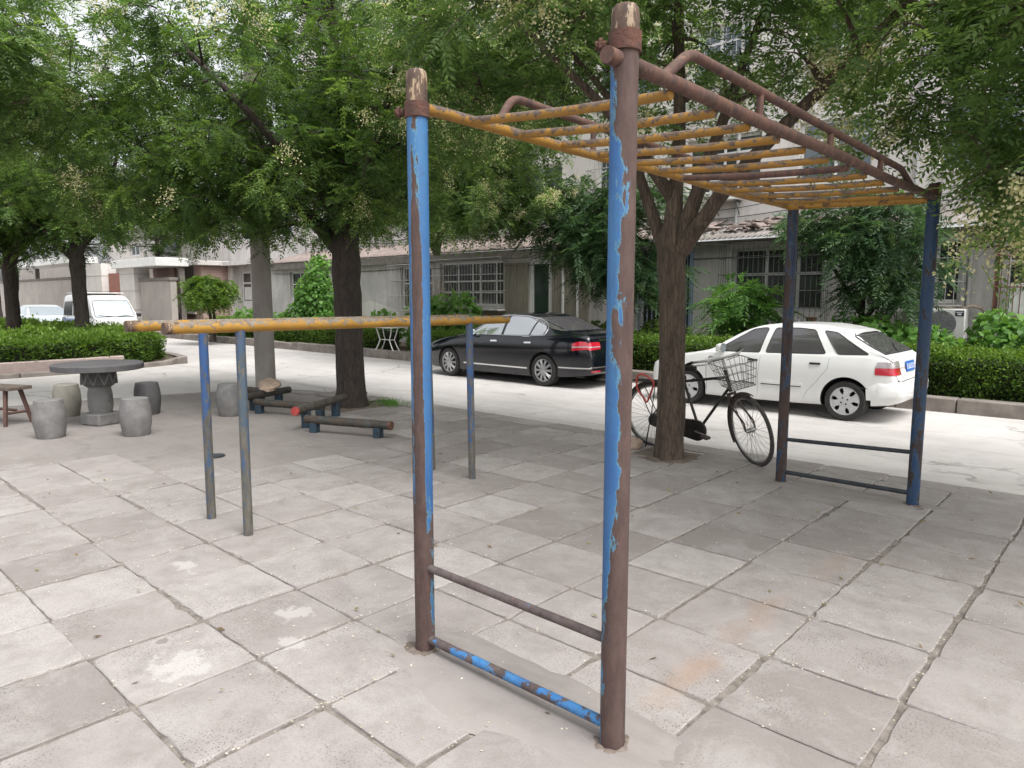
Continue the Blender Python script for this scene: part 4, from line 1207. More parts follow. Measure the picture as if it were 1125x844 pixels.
# --- white hatchback
def white_hatch():
    ax0 = .80; x0 = -5.93 - ax0; cy = 11.60
    L = 4.07
    prof = dict(L=L, halfw=.84, wr=.292, arch=.345, axles=(ax0, ax0 + 2.54),
        top=[(0, .52), (.03, .64), (.10, .70), (.25, .755), (.6, .835), (1.0, .905), (1.16, .945), (1.45, 1.13), (1.80, 1.315), (2.05, 1.375), (2.4, 1.40), (2.8, 1.395), (3.05, 1.365), (3.24, 1.325), (3.33, 1.29), (3.60, 1.115), (3.84, .965), (3.93, .90), (3.97, .72), (4.05, .60), (4.07, .48)],
        belt=[(0, .50), (.1, .66), (.6, .80), (1.1, .895), (2.0, .925), (3.0, .945), (3.6, .95), (3.84, .92), (3.93, .86), (3.97, .69), (4.07, .46)],
        bot=[(0, .30), (.06, .22), (.5, .19), (1.5, .18), (2.6, .19), (3.4, .22), (3.85, .26), (4.02, .31), (4.07, .36)],
        wide=[(0, .55), (.05, .68), (.15, .76), (.4, .81), (.9, .838), (2.0, .845), (3.2, .838), (3.6, .82), (3.9, .775), (4.0, .73), (4.07, .66)],
        roofw=[(0, .5), (.6, .68), (1.15, .72), (1.5, .64), (1.9, .58), (2.4, .565), (3.1, .57), (3.35, .615), (3.6, .67), (3.84, .72), (3.95, .71), (4.07, .62)])
    root = thing('hatchback_car', 'white five-door hatchback parked at the kerb behind the bicycle', 'car', (x0 + 2.03, cy, ROAD_Z), 0, 'cars parked along the kerb')
    O, D, body, P = car_common(root, x0, cy, prof, M['paint_white'], 'cap')
    W1 = round_poly([(1.27, .925), (1.84, 1.285), (2.02, 1.315), (2.09, 1.31), (2.02, .935)], .03)
    W2 = round_poly([(2.12, .94), (2.20, 1.315), (2.55, 1.325), (2.81, 1.305), (3.03, .965)], .04)
    W3 = round_poly([(2.94, 1.30), (3.13, 1.275), (3.62, .98), (3.20, .965)], .035)
    for view in ('near', 'far'):
        for w in (W1, W2, W3):
            g = P.patch('window', view, w, M['glass_hatch'], .003)
            P.line('window_seal', view, w, M['black_trim'], .008, .001, closed=True, parent=g)
        mb = MB()
        P.line('', view, [(2.06, .93), (2.035, .60), (2.03, .24)], None, .0022, -.0006, mb=mb)
        P.line('', view, [(3.10, .95), (3.08, .75), (2.93, .55), (2.80, .40), (2.72, .24)], None, .0022, -.0006, mb=mb)
        P.line('', view, [(1.20, .90), (1.15, .6), (1.17, .24)], None, .0022, -.0006, mb=mb)
        P.line('', view, [(1.16, .80), (1.14, .78), (1.14, .62), (1.16, .26)], None, .0022, -.0006, mb=mb)
        mb.build('door_seams', M['black_trim'], body)
        for hx in (1.86, 2.82):
            P.patch('door_handle', view, round_poly([(hx, .80), (hx + .16, .80), (hx + .16, .83), (hx, .83)], .012), M['black_trim'], .014, .03)
        for (a, b) in ((1.22, 2.00), (2.08, 2.72)):
            P.patch('side_moulding', view, round_poly([(a, .455), (b, .455), (b, .505), (a, .505)], .012), M['paint_white'], .010, .06)
            P.patch('moulding_strip', view, [(a + .01, .448), (b - .01, .448), (b - .01, .462), (a + .01, .462)], M['black_trim'], .012, .06)
    # rear and front
    rg = round_poly([(-.615, 1.262), (.615, 1.262), (.715, .985), (-.715, .985)], .06)
    g = P.patch('rear_window', 'rear', rg, M['glass_hatch'], .004)
    P.line('window_seal', 'rear', rg, M['black_trim'], .010, .001, closed=True, parent=g)
    mb = MB(); P.line('', 'rear', [(-.02, .985), (.05, 1.03), (.30, 1.09)], None, .007, .012, mb=mb); mb.build('wiper', M['black_trim'], root)
    wsp = round_poly([(-.66, .965), (.66, .965), (.55, 1.315), (-.55, 1.315)], .05)
    P.patch('windscreen', 'front', wsp, M['glass_hatch'], .004)
    for s in (-1, 1):
        P.patch('tail_light', 'rear', round_poly([(s * .50, .70), (s * .755, .70), (s * .745, .80), (s * .49, .80)], .02), M['lamp_red'], .008, .03)
        P.patch('reversing_light', 'rear', round_poly([(s * .49, .805), (s * .745, .805), (s * .735, .895), (s * .485, .895)], .02), M['lamp_clear'], .008, .03)
        v = 'near' if s < 0 else 'far'
        P.patch('tail_light', v, round_poly([(3.72, .70), (3.965, .70), (3.955, .80), (3.72, .80)], .015), M['lamp_red'], .007, .03)
        P.patch('reversing_light', v, round_poly([(3.72, .805), (3.953, .805), (3.925, .885), (3.74, .885)], .015), M['lamp_clear'], .007, .03)
        P.patch('headlight', 'front', round_poly([(s * .36, .60), (s * .66, .60), (s * .66, .70), (s * .36, .69)], .02), M['lamp_clear'], .006, .04)
        P.line('bumper_seam', v, [(3.42, .505), (3.7, .50), (3.99, .49)], M['black_trim'], .006, .0, parent=body)
        mirror_shell(P, O, root, 1.42, .99, s, .80, M['paint_white'], M['glass_windscreen'])
    P.line('bumper_seam', 'rear', [(-.70, .62), (0, .63), (.70, .62)], M['black_trim'], .006, .0, parent=body)
    P.line('hatch_seam', 'rear', [(-.47, .64), (-.47, .86), (-.66, .93)], M['black_trim'], .0035, 0, parent=body)
    P.line('hatch_seam', 'rear', [(.47, .64), (.47, .86), (.66, .93)], M['black_trim'], .0035, 0, parent=body)
    # lip over the rear window
    mb = MB(); vs = []
    for k in range(25):
        y = -.60 + 1.2 * k / 24; e = .02 * (1 - (y / .6) ** 2)
        for (dx, dz) in ((3.20, 1.337), (3.32 + e, 1.322), (3.385 + e, 1.300), (3.385 + e, 1.280), (3.30, 1.29), (3.20, 1.318)):
            vs.append(O(dx, y, dz - .05 * (y / .6) ** 4))
    fs = [(i * 6 + j, i * 6 + (j + 1) % 6, (i + 1) * 6 + (j + 1) % 6, (i + 1) * 6 + j) for i in range(24) for j in range(6)] + [tuple(range(6)), tuple(range(144, 150))]
    mb.add(vs, fs); mb.build('spoiler', M['paint_white'], root, smooth=50, fix=True)
    plate(P, O, D, root, 3.972, .0, .80, .42, .15, -.16)
    # the bumper stands proud of the tail
    mb = MB(); vs = []
    ring = [(3.975, .335), (4.085, .36), (4.125, .42), (4.125, .54), (4.10, .60), (3.99, .625), (3.96, .5)]
    K = len(ring)
    path = []
    for k in range(33):
        y = -.80 + 1.6 * k / 32; a = abs(y) / .80
        back = -.085 * a ** 3 - (.26 * max(0, a - .93) / .07)
        path.append((y * (1 if a < .93 else 1.0), back))
    for (y, bk_) in path:
        for (rx, rz) in ring:
            vs.append(O(rx + bk_, y * 1.02 if rz < .6 else y, rz))
    fs = [(i * K + j, i * K + (j + 1) % K, (i + 1) * K + (j + 1) % K, (i + 1) * K + j) for i in range(32) for j in range(K)] + [tuple(range(K)), tuple(range(32 * K, 33 * K))]
    mb.add(vs, fs); mb.build('bumper', M['paint_white'], root, smooth=45, fix=True)
white_hatch()

# --- dark saloon (the silver one further off is the same build with another paint)
def saloon(name, label, x0, cy, paint, glass, turn=False, detail=True):
    L = 4.86; ax0 = .95
    prof = dict(L=L, halfw=.905, wr=.325, arch=.368, axles=(ax0, ax0 + 2.81),
        top=[(0, .50), (.03, .62), (.12, .70), (.35, .79), (.8, .895), (1.25, .975), (1.42, 1.01), (1.75, 1.20), (2.15, 1.385), (2.5, 1.455), (2.85, 1.47), (3.2, 1.445), (3.6, 1.34), (4.0, 1.185), (4.2, 1.115), (4.4, 1.09), (4.66, 1.07), (4.76, 1.03), (4.82, .86), (4.855, .62), (4.86, .48)],
        belt=[(0, .48), (.12, .67), (.5, .80), (1.2, .93), (2.0, .975), (3.0, .995), (3.8, 1.01), (4.3, 1.02), (4.66, 1.0), (4.76, .98), (4.82, .82), (4.86, .46)],
        bot=[(0, .28), (.08, .21), (.5, .18), (1.5, .17), (3.0, .17), (4.0, .2), (4.6, .25), (4.82, .30), (4.86, .34)],
        wide=[(0, .55), (.05, .70), (.15, .80), (.4, .86), (.95, .905), (2.4, .91), (3.8, .905), (4.3, .88), (4.65, .82), (4.80, .75), (4.86, .68)],
        roofw=[(0, .5), (.6, .70), (1.35, .74), (1.8, .66), (2.3, .60), (2.9, .585), (3.4, .575), (3.9, .60), (4.3, .68), (4.7, .66), (4.86, .6)])
    root = thing(name, label, 'car', (x0 + 2.43, cy, ROAD_Z), 0, 'cars parked along the kerb' if not turn else None)
    O, D, body, P = car_common(root, x0, cy, prof, paint, 'alloy')
    W1 = round_poly([(1.62, 1.0), (2.18, 1.335), (2.42, 1.385), (2.58, 1.395), (2.55, 1.005)], .03)
    W2 = round_poly([(2.62, 1.005), (2.66, 1.395), (3.10, 1.385), (3.40, 1.335), (3.33, 1.02)], .03)
    W3 = round_poly([(3.37, 1.02), (3.44, 1.325), (3.60, 1.27), (3.72, 1.16), (3.70, 1.035)], .04)
    outline = round_poly([(1.56, .99), (2.16, 1.352), (2.42, 1.405), (2.70, 1.413), (3.12, 1.402), (3.46, 1.345), (3.66, 1.265), (3.765, 1.16), (3.745, 1.025), (3.3, .998)], .05)
    for view in ('near', 'far'):
        for w in (W1, W2, W3):
            P.patch('window', view, w, glass, .003)
        P.line('window_trim', view, outline, M['car_chrome'], .008, .004, closed=True)
        if not detail: continue
        mb = MB()
        P.line('', view, [(2.585, 1.0), (2.57, .6), (2.56, .22)], None, .0022, -.0006, mb=mb)
        P.line('', view, [(3.74, 1.01), (3.66, .80), (3.50, .62), (3.40, .40), (3.36, .24)], None, .0022, -.0006, mb=mb)
        P.line('', view, [(1.50, .95), (1.42, .6), (1.44, .22)], None, .0022, -.0006, mb=mb)
        mb.build('door_seams', M['arch'], body)
        for hx in (2.30, 3.26):
            P.patch('door_handle', view, round_poly([(hx, .855), (hx + .19, .86), (hx + .19, .89), (hx, .885)], .014), M['car_chrome'], .018, .03)
        P.patch('side_moulding', view, round_poly([(1.45, .335), (3.34, .335), (3.34, .365), (1.45, .365)], .008), M['car_chrome'], .007, .07)
        P.patch('bumper_strip', view, round_poly([(4.15, .405), (4.83, .41), (4.83, .435), (4.15, .43)], .008), M['car_chrome'], .007, .05)
        P.line('crease', view, [(1.1, .80), (2.4, .815), (3.7, .825), (4.6, .83)], paint, .006, -.002, parent=body)
        P.patch('tail_light', view, round_poly([(4.46, .755), (4.79, .79), (4.765, .93), (4.62, .945), (4.47, .90)], .03), M['lamp_red'], .006, .04)
        P.patch('light_strip', view, [(4.47, .815), (4.785, .835), (4.78, .855), (4.47, .838)], M['lamp_clear'], .009, .04)
    rg = round_poly([(-.60, 1.385), (.60, 1.385), (.70, 1.125), (-.70, 1.125)], .05)
    P.patch('rear_window', 'rear', rg, M['glass_hatch'] if detail else glass, .004)
    wsp = round_poly([(-.70, 1.03), (.70, 1.03), (.57, 1.39), (-.57, 1.39)], .05)
    P.patch('windscreen', 'front', wsp, glass if not detail else M['glass_dark'], .004)
    for s in (-1, 1):
        P.patch('headlight', 'front', round_poly([(s * .40, .60), (s * .74, .60), (s * .74, .70), (s * .42, .68)], .02), M['lamp_clear'], .006, .04)
        P.patch('tail_light', 'rear', round_poly([(s * .42, .79), (s * .76, .77), (s * .74, .93), (s * .42, .92)], .03), M['lamp_red'], .006, .04)
        mirror_shell(P, O, root, 1.72, 1.04, s, .86, paint, M['glass_windscreen'])
        if detail: P.patch('light_strip', 'rear', [(s * .43, .825), (s * .75, .82), (s * .75, .842), (s * .43, .845)], M['lamp_clear'], .009, .04)
    P.patch('grille', 'front', round_poly([(-.34, .56), (.34, .56), (.36, .67), (-.36, .67)], .02), M['car_chrome'], .005, .05)
    if detail:
        P.patch('boot_strip', 'rear', round_poly([(-.40, .945), (.40, .945), (.40, .965), (-.40, .965)], .008), M['car_chrome'], .008, .05)
        P.patch('bumper_strip', 'rear', round_poly([(-.72, .425), (.72, .425), (.72, .45), (-.72, .45)], .008), M['car_chrome'], .008, .05)
        P.patch('reflector', 'rear', round_poly([(-.70, .34), (-.45, .34), (-.45, .375), (-.70, .375)], .01), M['lamp_red'], .006, .04)
        plate(P, O, D, root, 4.845, 0, .86, .44, .14, -.15)
        P.patch('emblem', 'rear', round_poly([(-.055, .985), (.055, .985), (.055, 1.06), (-.055, 1.06)], .03), M['car_chrome'], .007, .03)
    if turn: root.rotation_euler = (0, 0, PI)
    return root
saloon('saloon_car', 'black four-door saloon with multi-spoke alloy wheels parked at the kerb', -12.02 - .95, 11.76, M['paint_black'], M['glass_bright'])
saloon('saloon_car', 'pale silver car mostly hidden by the hedge at the far left, beside the van', -37.6, 8.7, M['paint_silver'], M['glass_windscreen'], True, False)

# --- microbus behind the hedge, nose towards the camera
def van():
    x0, cy = -31.5, 9.15; L = 3.72
    prof = dict(L=L, halfw=.80, wr=.28, arch=.33, axles=(.66, 2.75),
        top=[(0, .50), (.02, .70), (.06, .95), (.14, 1.08), (.30, 1.30), (.60, 1.66), (.75, 1.78), (1.0, 1.86), (1.6, 1.92), (2.6, 1.92), (3.4, 1.88), (3.6, 1.80), (3.69, 1.3), (3.72, .6)],
        belt=[(0, .48), (.06, .90), (.2, 1.02), (1.0, 1.05), (3.5, 1.05), (3.69, 1.0), (3.72, .55)],
        bot=[(0, .30), (.1, .24), (1, .22), (3.2, .24), (3.72, .32)],
        wide=[(0, .62), (.05, .72), (.2, .78), (.6, .80), (3.3, .80), (3.6, .78), (3.72, .72)],
        roofw=[(0, .55), (.2, .72), (.6, .66), (1.0, .64), (3.3, .64), (3.72, .62)])
    root = thing('microbus', 'white microbus with a blue side panel parked behind the left hedge', 'van', (x0 + L / 2, cy, ROAD_Z))
    O, D, body, P = car_common(root, x0, cy, prof, M['paint_white'], 'cap')
    P.patch('windscreen', 'front', round_poly([(-.64, 1.10), (.64, 1.10), (.58, 1.64), (-.58, 1.64)], .07), M['glass_windscreen'], .005)
    P.line('window_seal', 'front', round_poly([(-.66, 1.085), (.66, 1.085), (.60, 1.66), (-.60, 1.66)], .07), M['black_trim'], .012, .003, closed=True)
    for s in (-1, 1):
        P.patch('headlight', 'front', round_poly([(s * .42, .68), (s * .68, .68), (s * .68, .82), (s * .42, .82)], .03), M['lamp_clear'], .006, .04)
        mirror_shell(P, O, root, .42, 1.14, s, .80, M['black_trim'], M['glass_windscreen'])
        mb = MB(); P.line('', 'front', [(s * .1, 1.10), (s * .55, 1.14)], None, .008, .014, mb=mb); mb.build('wiper', M['black_trim'], root)
    for view in ('near', 'far'):
        for w in ([(.50, 1.10), (.82, 1.62), (1.25, 1.64), (1.25, 1.10)], [(1.40, 1.10), (1.40, 1.64), (2.3, 1.64), (2.3, 1.10)], [(2.42, 1.10), (2.42, 1.64), (3.4, 1.62), (3.5, 1.10)]):
            P.patch('window', view, round_poly(w, .05), M['glass_dark'], .004)
        P.patch('stripe', view, round_poly([(1.7, .55), (3.55, .55), (3.55, 1.05), (1.95, 1.05)], .03), M['paint_blue'], .003, .06)
        mb = MB()
        for x in (.42, 1.33, 2.36): P.line('', view, [(x, 1.0), (x, .3)], None, .005, 0, mb=mb)
        mb.build('door_seams', M['black_trim'], body)
    mb = MB()
    for k in range(5): mb.box(*(lambda a, b: (a.x, b.x, a.y, b.y, a.z, b.z))(O(1.0, -.62, 1.92 + .0), O(3.3, .62, 1.955))) if k == 0 else None
    mb.build('roof_panel', M['paint_white'], root, bevel=.015)
    root.rotation_euler = (0, 0, PI)
van()
# ------------------------------------------------------------------ foliage
def unit(a):
    return a / np.maximum(np.linalg.norm(a, axis=-1, keepdims=True), 1e-9)

def pinnate(P, D, L, pairs, ll, lw, droop=.35, rng=RNG, spread=58, jit=.25):
    """leaflets of compound leaves: P bases, D directions, L lengths -> corners (n*4, 3), tint"""
    n = len(P)
    D = unit(D)
    up = np.tile([0, 0, 1.0], (n, 1)) + rng.normal(0, .35, (n, 3))
    S = unit(np.cross(D, up)); Nn = np.cross(S, D)
    fr = np.concatenate([np.repeat(np.linspace(.18, .93, pairs), 2), [1.0]])
    sd = np.concatenate([np.tile([-1, 1], pairs), [0]])
    k = len(fr)
    base = P[:, None, :] + D[:, None, :] * (L[:, None, None] * fr[None, :, None])
    base[:, :, 2] -= (droop * L)[:, None] * fr[None, :] ** 2
    a = math.radians(spread)
    d = D[:, None, :] * (np.where(sd == 0, 1, math.cos(a)))[None, :, None] + S[:, None, :] * (sd * math.sin(a))[None, :, None]
    d = d + rng.normal(0, jit * .5, (n, k, 3)); d[:, :, 2] -= .15 + droop * fr[None, :] * .6
    d = unit(d)
    w = unit(np.cross(d, Nn[:, None, :] + rng.normal(0, jit, (n, k, 3))))
    shape = np.where(fr > .8, .85, 1.0)[None, :] * rng.uniform(.8, 1.15, (n, k))
    l = (ll * shape * (L / L.mean())[:, None] ** .5)[..., None]; h = (lw * shape / 2)[..., None]
    nn = np.cross(w, d)
    v0 = base; v1 = base + d * l * .42 + w * h - nn * l * .04; v2 = base + d * l; v3 = base + d * l * .42 - w * h - nn * l * .04
    V = np.stack([v0, v1, v2, v3], axis=2).reshape(-1, 3)
    return V, k

def simple_leaves(P, D, ll, lw, rng=RNG, jit=.6):
    n = len(P); D = unit(D)
    nrm = unit(rng.normal(0, jit, (n, 3)) + np.array([0, 0, 1.0]))
    w = unit(np.cross(D, nrm))
    l = (ll * rng.uniform(.7, 1.25, n))[:, None]; h = (lw * rng.uniform(.7, 1.2, n))[:, None] / 2
    return np.stack([P, P + D * l * .45 + w * h, P + D * l, P + D * l * .45 - w * h], axis=1).reshape(-1, 3)

def heart_leaves(P, D, ll, rng=RNG, jit=.5, nrm=None):
    """broad leaves, six corners each"""
    n = len(P); D = unit(D)
    nr = unit(rng.normal(0, jit, (n, 3)) + (np.array([0, 0, 1.0]) if nrm is None else nrm))
    w = unit(np.cross(D, nr)); up = np.cross(w, D)
    l = (ll * rng.uniform(.6, 1.25, n))[:, None]
    pts = [P, P - D * l * .08 + w * l * .30, P + D * l * .30 + w * l * .44 - up * l * .07, P + D * l * 1.0 - up * l * .12, P + D * l * .30 - w * l * .44 - up * l * .07, P - D * l * .08 - w * l * .30]
    return np.stack(pts, axis=1).reshape(-1, 3)

def tree(name, label, base, trunk, limbs, blobs, n_branch, mats, leaf, group=None, cat='tree', seed=1, blossoms=0, flare=1.35, twigs=(3, 6), bias=.45, fresh=0.0, lowest=None):
    """trunk: [(x, y, z, r)], limbs: lists of the same, blobs: [(centre, radii, weight)];
    leaf: dict(n, L, pairs, ll, lw, droop)"""
    rng = np.random.default_rng(seed); rr = random.Random(seed)
    root = thing(name, label, cat, base, 0, group)
    wood = MB()
    def spline(rows, k):
        c = catmull(rows, k); return [Vector(p[:3]) for p in c], [float(max(p[3], .004)) for p in c]
    pts, rs = spline(trunk, 30)
    z0 = pts[0].z
    for i, p in enumerate(pts):
        rs[i] *= 1 + (flare - 1) * math.exp(-(p.z - z0) / .16)
    wood.tube(pts, rs, 28, wob=.14)
    skel = [(p, r) for p, r in zip(pts[18:], rs[18:])]
    for lb in limbs:
        p, r = spline(lb, 14)
        wood.tube(p, r, 14, wob=.12)
        skel += list(zip(p[5:], r[5:]))
    S = np.array([[*p, r] for p, r in skel])
    wts = np.array([b[2] for b in blobs], float); wts /= wts.sum()
    T = []
    while len(T) < n_branch:
        b = blobs[rng.choice(len(blobs), p=wts)]
        d = rng.normal(0, 1, 3); d /= np.linalg.norm(d)
        q = np.array(b[0]) + d * np.array(b[1]) * rng.uniform(0, 1) ** bias
        if lowest is not None and q[2] < lowest: continue
        T.append(q)
    T = np.array(T)
    dist = np.array([np.linalg.norm(S[:, :3] - t, axis=1).min() for t in T])
    LP, LD = [], []
    for ti in np.argsort(dist):
        t = T[ti]
        dv = S[:, :3] - t; dd = np.linalg.norm(dv, axis=1) + np.maximum(0, dv[:, 2]) * .8 - S[:, 3] * 4
        j = int(dd.argmin()); q = S[j, :3]; r0 = min(S[j, 3] * .62, .045)
        r0 = max(r0, .010)
        Lb = np.linalg.norm(t - q)
        mid = (q + t) / 2 + rng.normal(0, .10, 3) * Lb + np.array([0, 0, .10 * Lb])
        n = max(5, int(Lb / .22) + 2)
        f = np.linspace(0, 1, n)[:, None]
        cur = (q * (1 - f) + mid * f) * (1 - f) + (mid * (1 - f) + t * f) * f
        cur[:, 2] -= .06 * Lb * f[:, 0] ** 3
        rad = [max(.0035, r0 * (1 - .8 * k / (n - 1))) for k in range(n)]
        wood.tube([Vector(c) for c in cur], rad, 6, caps=False)
        S = np.vstack([S, np.column_stack([cur[1:], rad[1:]])])
        tang = unit(cur[-1] - cur[max(0, n - 3)])
        k = rr.randint(*twigs)
        st = max(1, int(n * .35)) if Lb > .8 else 1
        for _ in range(k):
            i = rr.randint(st, n - 1); o = cur[i]
            td = unit(tang * .6 + rng.normal(0, .75, 3) * np.array([1, 1, .55]) + np.array([0, 0, -.05]))
            tl = rng.uniform(.25, .55)
            m = leaf['n']
            u = rng.uniform(.1, 1, m)[:, None]
            pp = o + td * tl * u; pp[:, 2] -= .12 * tl * u[:, 0] ** 2
            LP.append(pp); LD.append(td * .55 + rng.normal(0, .7, (m, 3)) * np.array([1, 1, .6]))
            wood.tube([Vector(o), Vector(o + td * tl * .5), Vector(o + td * tl - np.array([0, 0, .12 * tl]))], [.004, .003, .002], 3, caps=False)
    w = wood.build('trunk', mats[0], root, smooth=70)
    LP = np.vstack(LP); LD = np.vstack(LD)
    n = len(LP); L = leaf['L'] * rng.uniform(.75, 1.2, n)
    V, k = pinnate(LP, LD, L, leaf['pairs'], leaf['ll'], leaf['lw'], leaf.get('droop', .35), rng)
    # twig by twig some leaves are younger and paler
    cl = np.repeat(rng.uniform(0, 1, (n + leaf['n'] - 1) // leaf['n']), leaf['n'])[:n]
    tint = np.clip(np.repeat(.06 + .72 * cl ** 1.3 + rng.normal(0, .10, n), k) + rng.normal(0, .07, n * k), 0, 1)
    if fresh:
        sel = np.repeat(rng.uniform(0, 1, (n + leaf['n'] - 1) // leaf['n']) < fresh, leaf['n'])[:n]
        tint = np.where(np.repeat(sel, k), np.clip(tint + .45, 0, 1), tint)
    cr = np_mesh('crown', V, 4, mats[1], root, tint)
    if blossoms:
        # panicles sit on the outside of the crown
        cen = LP.mean(0); q_ = (LP - cen) / LP.std(0)
        out_ = np.argsort(-np.linalg.norm(q_, axis=1))[:max(blossoms, len(LP) // 4)]
        sel_ = rng.choice(out_, blossoms, replace=False)
        tips = LP[sel_] + unit(LP[sel_] - cen) * .12
        P, Dr = [], []
        for tpt in tips:
            ax = unit(np.array([rng.normal(0, .5), rng.normal(0, .5), .5]))
            m = rng.integers(80, 170)
            u = rng.uniform(0, 1, m)[:, None]
            spread = .10 * (1 - u * .75)
            P.append(tpt + ax * u * .26 + rng.normal(0, 1, (m, 3)) * spread); Dr.append(rng.normal(0, 1, (m, 3)))
        P = np.vstack(P); Dr = np.vstack(Dr)
        VB = simple_leaves(P, Dr, .027, .021, rng)
        np_mesh('blossom', VB, 4, M['blossom'], root, rng.uniform(.2, 1, len(P)))
    return root

FINE = dict(n=6, L=.24, pairs=6, ll=.066, lw=.026, droop=.35)
MIDL = dict(n=6, L=.27, pairs=5, ll=.085, lw=.036, droop=.35)
FAR = dict(n=5, L=.34, pairs=4, ll=.13, lw=.06, droop=.35)
pag = [M['bark'], M['leaf']]; pagb = [M['bark_brown'], M['leaf']]; pagf = [M['bark_brown'], M['leaf_fresh']]

# dark trunk beside the balance beams
tree('broadleaf_tree', 'tall dense tree with a thick dark trunk at the plaza edge beside the red-ended beam', (-9.34, 6.38, 0),
     [(-9.34, 6.38, -.05, .225), (-9.34, 6.38, .6, .215), (-9.36, 6.39, 1.5, .205), (-9.38, 6.38, 2.3, .215), (-9.36, 6.4, 3.0, .19), (-9.4, 6.4, 4.4, .12), (-9.5, 6.3, 6.0, .06)],
     [[(-9.38, 6.38, 2.3, .13), (-9.9, 6.0, 3.0, .10), (-10.8, 5.4, 3.7, .07), (-11.9, 4.9, 4.3, .03)],
      [(-9.36, 6.38, 2.4, .13), (-8.9, 6.3, 3.2, .10), (-8.3, 6.3, 4.1, .07), (-7.7, 6.2, 5.0, .03)],
      [(-9.38, 6.4, 2.6, .12), (-9.7, 7.0, 3.4, .09), (-10.2, 7.8, 4.2, .06), (-10.7, 8.4, 5.0, .03)],
      [(-9.38, 6.4, 2.8, .12), (-9.3, 5.6, 3.5, .08), (-9.3, 4.8, 4.2, .05), (-9.5, 4.2, 4.8, .03)]],
     [((-10.2, 5.8, 4.8), (3.0, 2.9, 2.3), 3), ((-11.9, 5.0, 3.9), (1.9, 1.9, 1.25), 1.3), ((-8.5, 6.3, 4.2), (2.0, 2.0, 1.5), 1.2), ((-10.1, 5.6, 3.35), (2.5, 2.2, .75), 1.3)],
     480, pag, FINE, 'trees round the plaza', seed=2, blossoms=120, twigs=(5, 7), fresh=.08, lowest=2.62)

# forked trunk behind the bicycle
tree('broadleaf_tree', 'tree forking low into several brown limbs, with the bicycle leaning at its foot', (-3.8, 6.57, 0),
     [(-3.80, 6.57, -.05, .150), (-3.79, 6.57, .5, .142), (-3.80, 6.57, 1.2, .132), (-3.82, 6.57, 1.8, .135), (-3.84, 6.57, 2.2, .145), (-3.82, 6.57, 2.6, .085), (-3.80, 6.6, 3.3, .065), (-3.9, 6.7, 4.4, .05), (-4.0, 6.8, 5.6, .025)],
     [[(-3.86, 6.57, 2.1, .09), (-4.0, 6.56, 2.4, .068), (-4.16, 6.5, 2.85, .055), (-4.4, 6.4, 3.6, .04), (-5.2, 6.2, 4.6, .02)],
      [(-3.82, 6.57, 2.15, .095), (-3.66, 6.58, 2.5, .078), (-3.5, 6.6, 2.95, .066), (-3.35, 6.7, 3.5, .05), (-3.1, 7.0, 4.6, .025)],
      [(-3.80, 6.57, 2.1, .10), (-3.50, 6.57, 2.45, .078), (-3.24, 6.57, 2.76, .072), (-2.82, 6.58, 3.16, .062), (-2.3, 6.6, 3.6, .05), (-1.4, 6.5, 4.3, .025)],
      [(-3.84, 6.57, 2.7, .07), (-4.1, 5.9, 3.4, .05), (-4.6, 5.0, 4.2, .02)]],
     [((-4.2, 6.6, 5.0), (2.9, 2.5, 1.55), 3), ((-2.4, 6.7, 4.6), (2.0, 2.0, 1.2), 1.4), ((-5.8, 6.0, 4.3), (1.5, 1.6, 1.0), 1.0), ((-3.6, 4.6, 4.9), (2.2, 1.6, 1.1), 1.0)],
     350, pagf, FINE, 'trees round the plaza', seed=5, blossoms=260, twigs=(4, 6), fresh=.05, lowest=3.1, flare=1.12)

# tree whose trunk stands outside the frame on the right
tree('broadleaf_tree', 'tree whose leafy branches with cream blossom hang in from the upper right corner', (1.75, 6.6, 0),
     [(1.75, 6.6, -.05, .16), (1.74, 6.6, .8, .15), (1.72, 6.6, 2.0, .14), (1.7, 6.6, 2.6, .11), (1.6, 6.6, 4.0, .07), (1.5, 6.6, 5.5, .03)],
     [[(1.74, 6.6, 2.1, .11), (1.0, 6.5, 2.9, .085), (.1, 6.4, 3.3, .06), (-.9, 6.3, 3.7, .035), (-1.8, 6.2, 4.2, .015)],
      [(1.72, 6.6, 2.3, .09), (1.2, 5.8, 3.2, .07), (.6, 5.0, 3.7, .05), (-.2, 4.4, 4.2, .02)],
      [(1.72, 6.6, 2.4, .09), (1.6, 7.5, 3.2, .07), (1.0, 8.4, 3.9, .04), (.4, 9.0, 4.4, .02)],
      [(1.72, 6.6, 2.0, .07), (1.1, 6.3, 2.45, .05), (.4, 6.0, 2.6, .03), (-.3, 5.9, 2.6, .015)]],
     [((.8, 6.4, 4.5), (2.9, 2.6, 1.6), 3), ((-.3, 6.2, 3.4), (1.7, 1.5, .8), 1.5), ((-.3, 5.9, 2.7), (1.1, 1.1, .55), 1.5), ((-1.3, 6.4, 3.3), (.9, .9, .7), .8), ((0, 4.6, 4.6), (1.8, 1.4, 1.0), 1.2), ((.4, 8.4, 4.3), (2.2, 1.2, 1.2), .8)],
     230, pagf, FINE, 'trees round the plaza', seed=9, blossoms=260, twigs=(4, 6), fresh=.05, lowest=2.15)

